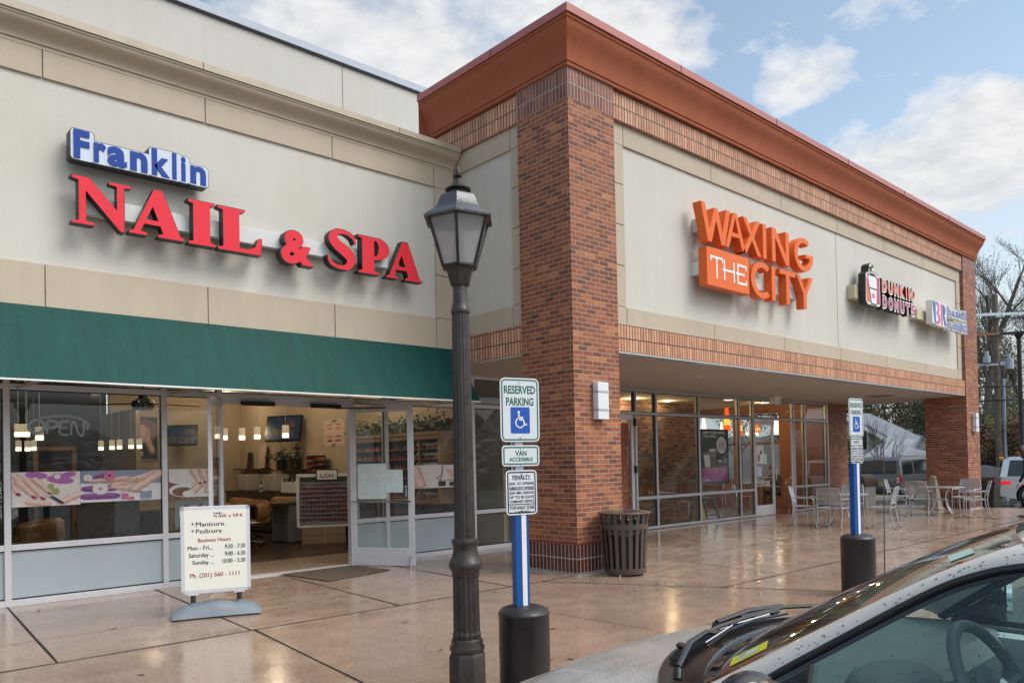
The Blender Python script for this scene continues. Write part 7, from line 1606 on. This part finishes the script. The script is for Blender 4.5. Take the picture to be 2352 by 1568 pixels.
for x, y, z, lab in ((6.15, 16.75, .80, 'white pump bottle on the wooden desk'), (8.35, 18.5, 1.0, 'white pump bottle between the sterilisers')):
    t = thing('pump_bottle', lab, 'bottle', (x, y, z), 0, 'white pump bottles'); obj('body', B().lathe([(.045, 0), (.048, .01), (.045, .14), (.02, .17)], n=14), white, t, smooth=40); obj('label_band', B().lathe([(.0488, .04), (.0482, .10)], n=14, cap=False), mat('label_green', (.06, .2, .08), .4), t); obj('pump', B().cyl((0, 0, .17), (0, 0, .22), .008).box(-.04, .01, -.01, .01, .215, .23), black, t)
t = thing('display_cabinet', 'dark polish shelf with folded towels at the left of the salon window', 'cabinet', (2.1, 16.9, 0)); obj('board', B().box(-.5, .5, -.2, .2, 1.86, 1.90).box(-.5, .5, .15, .2, .2, 2.2), black, t); obj('towel', B().box(-.42, .38, -.16, .12, 1.90, 2.10), mat('brown_towel', (.10, .075, .05), .9, vary=.4), t, bev=.03)
t = thing('door_frame', 'pale wood door frame deep in the salon', 'door frame', (4.3, 20.9, 0)); obj('jamb', B().box(-.45, -.35, -.1, .1, 0, 2.1).box(.35, .45, -.1, .1, 0, 2.1).box(-.45, .45, -.1, .1, 2.1, 2.2), wood, t)
t = thing('sandwich_board', 'dark price board standing inside the salon window', 'board', (2.95, 11.25, 0), R_(0)); sbp = obj('panel', B().box(-.38, .38, .0, .03, .30, 1.18), darkwood, t); b = B()
for i, s_ in enumerate(('SERVICES', '* Gel Manicure', '* Spa Pedicure', '* Waxing')): txt(b, s_, (.28, .031, 1.0-.12*i), (-1, 0, 0), UZ, .05, None, ex=.001, squeeze=.09)
obj('lettering', b, mat('board_lettering', (.5, .42, .3), .5), sbp); obj('foot', B().box(-.36, -.32, -.15, .2, 0, .30).box(.32, .36, -.15, .2, 0, .30), darkwood, t)

# ================================================================ cafe interior
CPG = 'tapered pendant lamps in the cafe'
def z6(x, y): return (1320.7+.3113*x, 775.2+.3113*y)
def zc(x, y): return (2500*.5742+x*.17582, 1520*.5742+y*.17582)
def cpend(px, py, Y, col, h, lab, r_=.10):
    p = at(px, py, 1, Y); t = thing('pendant_lamp', lab, 'pendant lamp', (p.x, p.y, p.z), 0, CPG)
    if col == 'o':
        obj('shade', B().lathe([(r_, 0), (r_*.95, h*.08), (r_*.48, h)], n=20), shade_o, t, smooth=50); obj('glow_band', B().lathe([(r_*.93, h*.25), (r_*.80, h*.52)], n=20, cap=False).xf(M4.Diagonal((1.02, 1.02, 1, 1))), shade_y, t, smooth=50)
    else: obj('shade', B().lathe([(r_, 0), (r_*.95, h*.05), (r_*.45, h)], n=20), shade_w, t, smooth=50)
    obj('cord', B().cyl((0, 0, h), (0, 0, 3.25-p.z), .006, n=5), black, t); lamp_light(t, (0, 0, -.08), 4, (1, .62, .3) if col == 'o' else (1, .82, .55), .05); return t
cpend(*zc(1335, 665), 13.0, 'o', .72, 'orange cone pendant behind the top of the coffee poster', .11); cpend(*zc(1500, 725), 13.0, 'o', .62, 'orange cone pendant right of the coffee poster', .095)
cpend(*zc(1032, 655), 14.2, 'w', .40, 'white cone pendant left of the coffee poster', .085); cpend(*zc(962, 655), 14.5, 'w', .42, 'white cone pendant half hidden by the wide mullion', .07); cpend(*zc(1262, 655), 15.5, 'w', .3, 'small white cone pendant behind the orange one', .07)
cpend(*z6(1510, 700), 12.9, 'w', .55, 'white cone pendant nearest the open cafe door', .12); cpend(*z6(1485, 715), 13.6, 'w', .50, 'white cone pendant behind its twin at the cafe door', .11); cpend(*z6(1343, 700), 14.0, 'o', .30, 'small orange pendant behind the closed cafe door', .12); cpend(*z6(1695, 700), 11.7, 'o', .62, 'orange cone pendant at the end window', .06)
CDL = 'cafe ceiling downlights'
for px, py, lab in ((*zc(1355, 255), 'cafe downlight nearest the wide pane'), (*zc(1130, 418), 'cafe downlight deeper in the room'), (*zc(1400, 432), 'small cafe downlight beside the orange pendant'), (*z6(1398, 478), 'cafe downlight above the closed door'), (*z6(1365, 525), 'far cafe downlight above the door')):
    p = at(px, py, 2, 3.25); t = thing('downlight', lab, 'downlight', p, 0, CDL); obj('lens', B().lathe([(.001, -.008), (.13, -.008), (.13, .004)], n=18), downl, t); obj('trim', B().lathe([(.13, -.014), (.16, -.014), (.165, .005), (.13, .005)], n=18, cap=False), white, t)
for x, y, pw, lab in ((14.4, 13.2, 30, 'wall washing downlight over the old brick wall, left'), (16.6, 13.25, 30, 'wall washing downlight over the old brick wall, centre'), (18.2, 13.3, 16, 'wall washing downlight over the old brick wall, right'), (21.5, 12.2, 14, 'downlight over the seated customer'), (20.5, 15.5, 14, 'downlight over the cafe counter')):
    t = thing('downlight', lab, 'downlight', (x, y, 3.25), 0, CDL); obj('lens', B().lathe([(.001, -.008), (.09, -.008), (.09, .004)], n=16), downl, t); lamp_light(t, (0, 0, -.10), pw, (1, .68, .34), .06)
# coffee poster in the window
a = at(*zc(1003, 1365), 1, 10.99); c_ = at(*zc(1330, 660), 1, 10.99)
x0, x1, z0, z1 = a.x, c_.x, at(*zc(1030, 1350), 1, 10.99).z, c_.z; wd, h = x1-x0, z1-z0
pmag = pm_('magenta', (.36, .05, .20)); pchar = pm_('charcoal_green', (.045, .05, .042)); pcof = pm_('coffee', (.30, .19, .11))
shp = [(pmag, [(.03, .02), (.97, .04), (.97, .31), (.03, .29)]), (pwhite, [(.14, .30), (.32, .30), (.37, .56), (.09, .56)]), (pcof, ell((.23, .56), .13, .03)), (pcof, [(.34, .31), (.52, .31), (.56, .62), (.30, .62)]), (pcream, ell((.43, .625), .14, .03)), (pbrown, [(.38, .32), (.48, .32), (.50, .50), (.36, .50)]), (pwhite, ell((.77, .72), .19, .165)), (pwhite, ell((.90, .415), .07, .035)), (pchar, ell((.90, .415), .06, .028))]
cpz = poster_at('window_poster', 'dark coffee poster reading NEW YORK WINS, YOU WIN! in the cafe window', 'poster', x0, x1, z0, z1, 10.99, pchar, shp, black)
b = B(); 
for s_, fx, fz, hh, ww in (('NEW YORK WINS,', .07, .935, .06, .84), ('YOU WIN!', .07, .865, .06, .50), ('ny', .62, .40, .07, .14)): txt(b, s_, (-wd/2+wd*fx, -.0085, h*fz), UX, UZ, hh, wd*ww, ex=.0006, bold=.04)
obj('white_lettering', b, white, cpz)
b = B()
for s_, fx, fz, hh, ww in (('$1.00', .77, .71, .085, .20), ('ANY SIZE COFFEE', .77, .665, .028, .30), ('HOT OR ICED', .77, .635, .026, .22), ('ON-THE-GO MOBILE', .77, .80, .018, .22)): txt(b, s_, (-wd/2+wd*fx, -.0088, h*fz), UX, UZ, hh, wd*ww, ex=.0006, bold=.03, align='C')
obj('magenta_lettering', b, pmag, cpz)
b = B()
for s_, fz, hh, ww in (('FOR DD PERKS MEMBERS WHEN USING ON-THE-GO', .265, .020, .86), ('MOBILE ORDERING THE DAY AFTER THE NEW YORK', .232, .020, .86), ('GIANTS OR NEW YORK JETS WIN.', .199, .020, .58)): txt(b, s_, (-wd/2+wd*.06, -.0088, h*fz), UX, UZ, hh, wd*ww, ex=.0006, bold=.02)
txt(b, 'DD PERKS', (-wd/2+wd*.06, -.0088, h*.05), UX, UZ, .03, wd*.24, ex=.0006, bold=.04)
obj('small_lettering', b, mat('pale_pink_lettering', (.7, .55, .62), .5), cpz)
# orange poster on the hair salon door, leaflets on the cafe door
t = thing('door_poster', 'orange poster with white lettering behind the glass door by the pillar', 'poster', (13.1, 10.96, 0)); op = obj('print', B().box(-.43, .42, 0, .004, .30, 2.42), mat('poster_orange', (.40, .085, .025), .5, vary=.08), t)
b = B()
for s_, x, z, hh in (('US', .30, 1.86, .07), ('T', .33, 1.74, .07), ('TH', .30, 1.62, .07), ('}', .39, 1.60, .30), ('ng', .26, 1.26, .12), ('n!', .28, 1.08, .12), ('inlakes', .20, .68, .04), ('nLakes', .22, .42, .04)): txt(b, s_, (x, -.001, z), UX, UZ, hh, None, ex=.0006, bold=.01, squeeze=hh*1.2, align='C')
obj('lettering', b, white, op)
for fx, z0, z1, m, lab, w_ in ((.16, 1.42, 1.90, pwhite, 'coffee leaflet high on the closed cafe door', .34), (.52, 1.40, 1.68, ppaper, 'small leaflet at the right of the cafe door glass', .14), (.14, 1.08, 1.34, pm_('lilac_paper', (.55, .55, .68)), 'lilac notice on the closed cafe door', .24), (.56, .80, .95, pm_('pull_paper', (.5, .5, .52)), 'PULL notice beside the cafe door handle', .22), (.62, 1.0, 1.14, pm_('red_notice', (.45, .12, .10)), 'red and white sticker above the PULL notice', .10)):
    t = thing('leaflet', lab, 'leaflet', (18.70+fx, SY-.012, z0), 0, 'notices on the cafe door'); pr = obj('sheet', B().box(0, w_, -.002, 0, 0, z1-z0), m, t)
    if 'coffee' in lab: obj('printed_shape', flat and B().add([(.08+.05*cos(k*.4), -.003, .15+.12*sin(k*.4)) for k in range(16)], [tuple(range(16))]).add([(.2+.06*cos(k*.4), -.003, .3+.06*sin(k*.4)) for k in range(16)], [tuple(range(16))]), pbrown, pr)
    if 'PULL notice beside' in lab: b = B(); txt(b, 'PULL', (.05, -.003, .05), UX, UZ, .05, .14, ex=.0006, bold=.03); obj('lettering', b, signk, pr)
# cafe tables, chairs, counter, wet floor sign
cwood = mat('cafe_chair_wood', (.28, .12, .045), .4, vary=.15)
def cafe_chair(lab, x, y, deg):
    t = thing('cafe_chair', lab, 'chair', (x, y, .007), R_(deg), 'bent wood cafe chairs'); obj('seat', B().prism(rrect(-.21, -.21, .21, .21, .06), (0, 0, .43), UX, (0, 1, 0), (0, 0, .025)), cwood, t); obj('backrest', B().grid([[V((-.20-.03*sin(pi*j/8)-.10*i/5, -.21+.42*j/8, .52+.40*i/5)) for j in range(9)] for i in range(6)]), cwood, t)
    for s in (-1, 1): obj('leg', B().tube([(.20, s*.19, 0), (.18, s*.17, .43)], .012, 6), chrome, t); obj('leg', B().tube([(-.24, s*.19, 0), (-.18, s*.17, .43), (-.26, s*.16, .8)], .012, 6), chrome, t)
    return t
cc0 = cafe_chair('bent wood cafe chair seen through the open cafe door', 20.3, 12.2, -60)
for x, y, d_, lab in ((21.0, 13.3, 180, 'bent wood chair deeper inside the cafe'), (16.9, 11.9, 20, 'bent wood chair under the coffee poster'), (15.2, 12.0, 200, 'bent wood chair behind the second pane'), (22.0, 11.75, 178, 'bent wood chair under the seated customer')): dup(cc0, None, (x, y, .007), R_(d_), lab)
for x, y, lab in ((20.95, 11.9, 'square cafe table in front of the seated customer'), (16.2, 12.2, 'square cafe table behind the coffee poster'), (14.6, 12.2, 'square cafe table behind the second pane')):
    t = thing('cafe_table', lab, 'table', (x, y, .007), 0, 'square cafe tables'); obj('tabletop', B().box(-.33, .33, -.33, .33, .70, .735), laminate, t, bev=.006); obj('stem', B().cyl((0, 0, .03), (0, 0, .70), .035), black, t); obj('base', B().lathe([(.24, 0), (.24, .015), (.06, .04)], n=20), black, t)
t = thing('food_tray', 'paper wrapped food on the seated customer\'s table', 'food', (20.95, 11.9, .744)); obj('tray', B().box(-.2, .16, -.14, .14, 0, .015), offwhite, t); obj('cup', B().lathe([(.032, .015), (.045, .14), (.046, .15)], (.08, .06, 0), 12), white, t)
t = thing('cafe_counter', 'orange-brown serving counter deep in the cafe', 'counter', (21.0, 16.5, 0)); obj('front', B().box(-1.2, 1.4, -.3, .3, 0, .95), cwood, t); obj('worktop', B().box(-1.3, 1.5, -.36, .36, .95, 1.0), laminate, t); obj('display', B().box(-.6, .6, -.25, .25, 1.0, 1.35), redlampoff, t)
t = thing('wet_floor_sign', 'yellow wet floor sign behind the coffee poster pane', 'sign', (16.75, 11.35, .007)); obj('panel', B().add([(-.14, -.13, 0), (.14, -.13, 0), (.10, 0, .62), (-.10, 0, .62)], [(0, 1, 2, 3)]), mat('caution_yellow', (.55, .38, .02), .4), t); obj('panel', B().add([(-.14, .13, 0), (.14, .13, 0), (.10, .01, .62), (-.10, .01, .62)], [(0, 1, 2, 3)]), mat('caution_yellow', (.55, .38, .02), .4), t)
t = thing('high_chair', 'grey plastic high chair behind the low pane under the poster', 'chair', (17.3, 11.55, .007)); gp_ = mat('grey_high_chair', (.16, .15, .14), .5)
for sx_ in (-1, 1):
    for sy_ in (-1, 1): obj('leg', B().tube([(sx_*.30, sy_*.26, 0), (sx_*.16, sy_*.15, .56)], [.035, .03], 8), gp_, t)
obj('seat', B().box(-.2, .2, -.18, .18, .52, .58), gp_, t, bev=.02); obj('tray', B().box(-.24, .24, -.32, -.1, .70, .74), gp_, t, bev=.015); obj('backrest', B().box(-.2, .2, .14, .18, .56, .86), gp_, t, bev=.015); obj('foot_rail', B().tube([(-.3, -.26, .12), (.3, -.26, .12)], .025, 8), gp_, t)
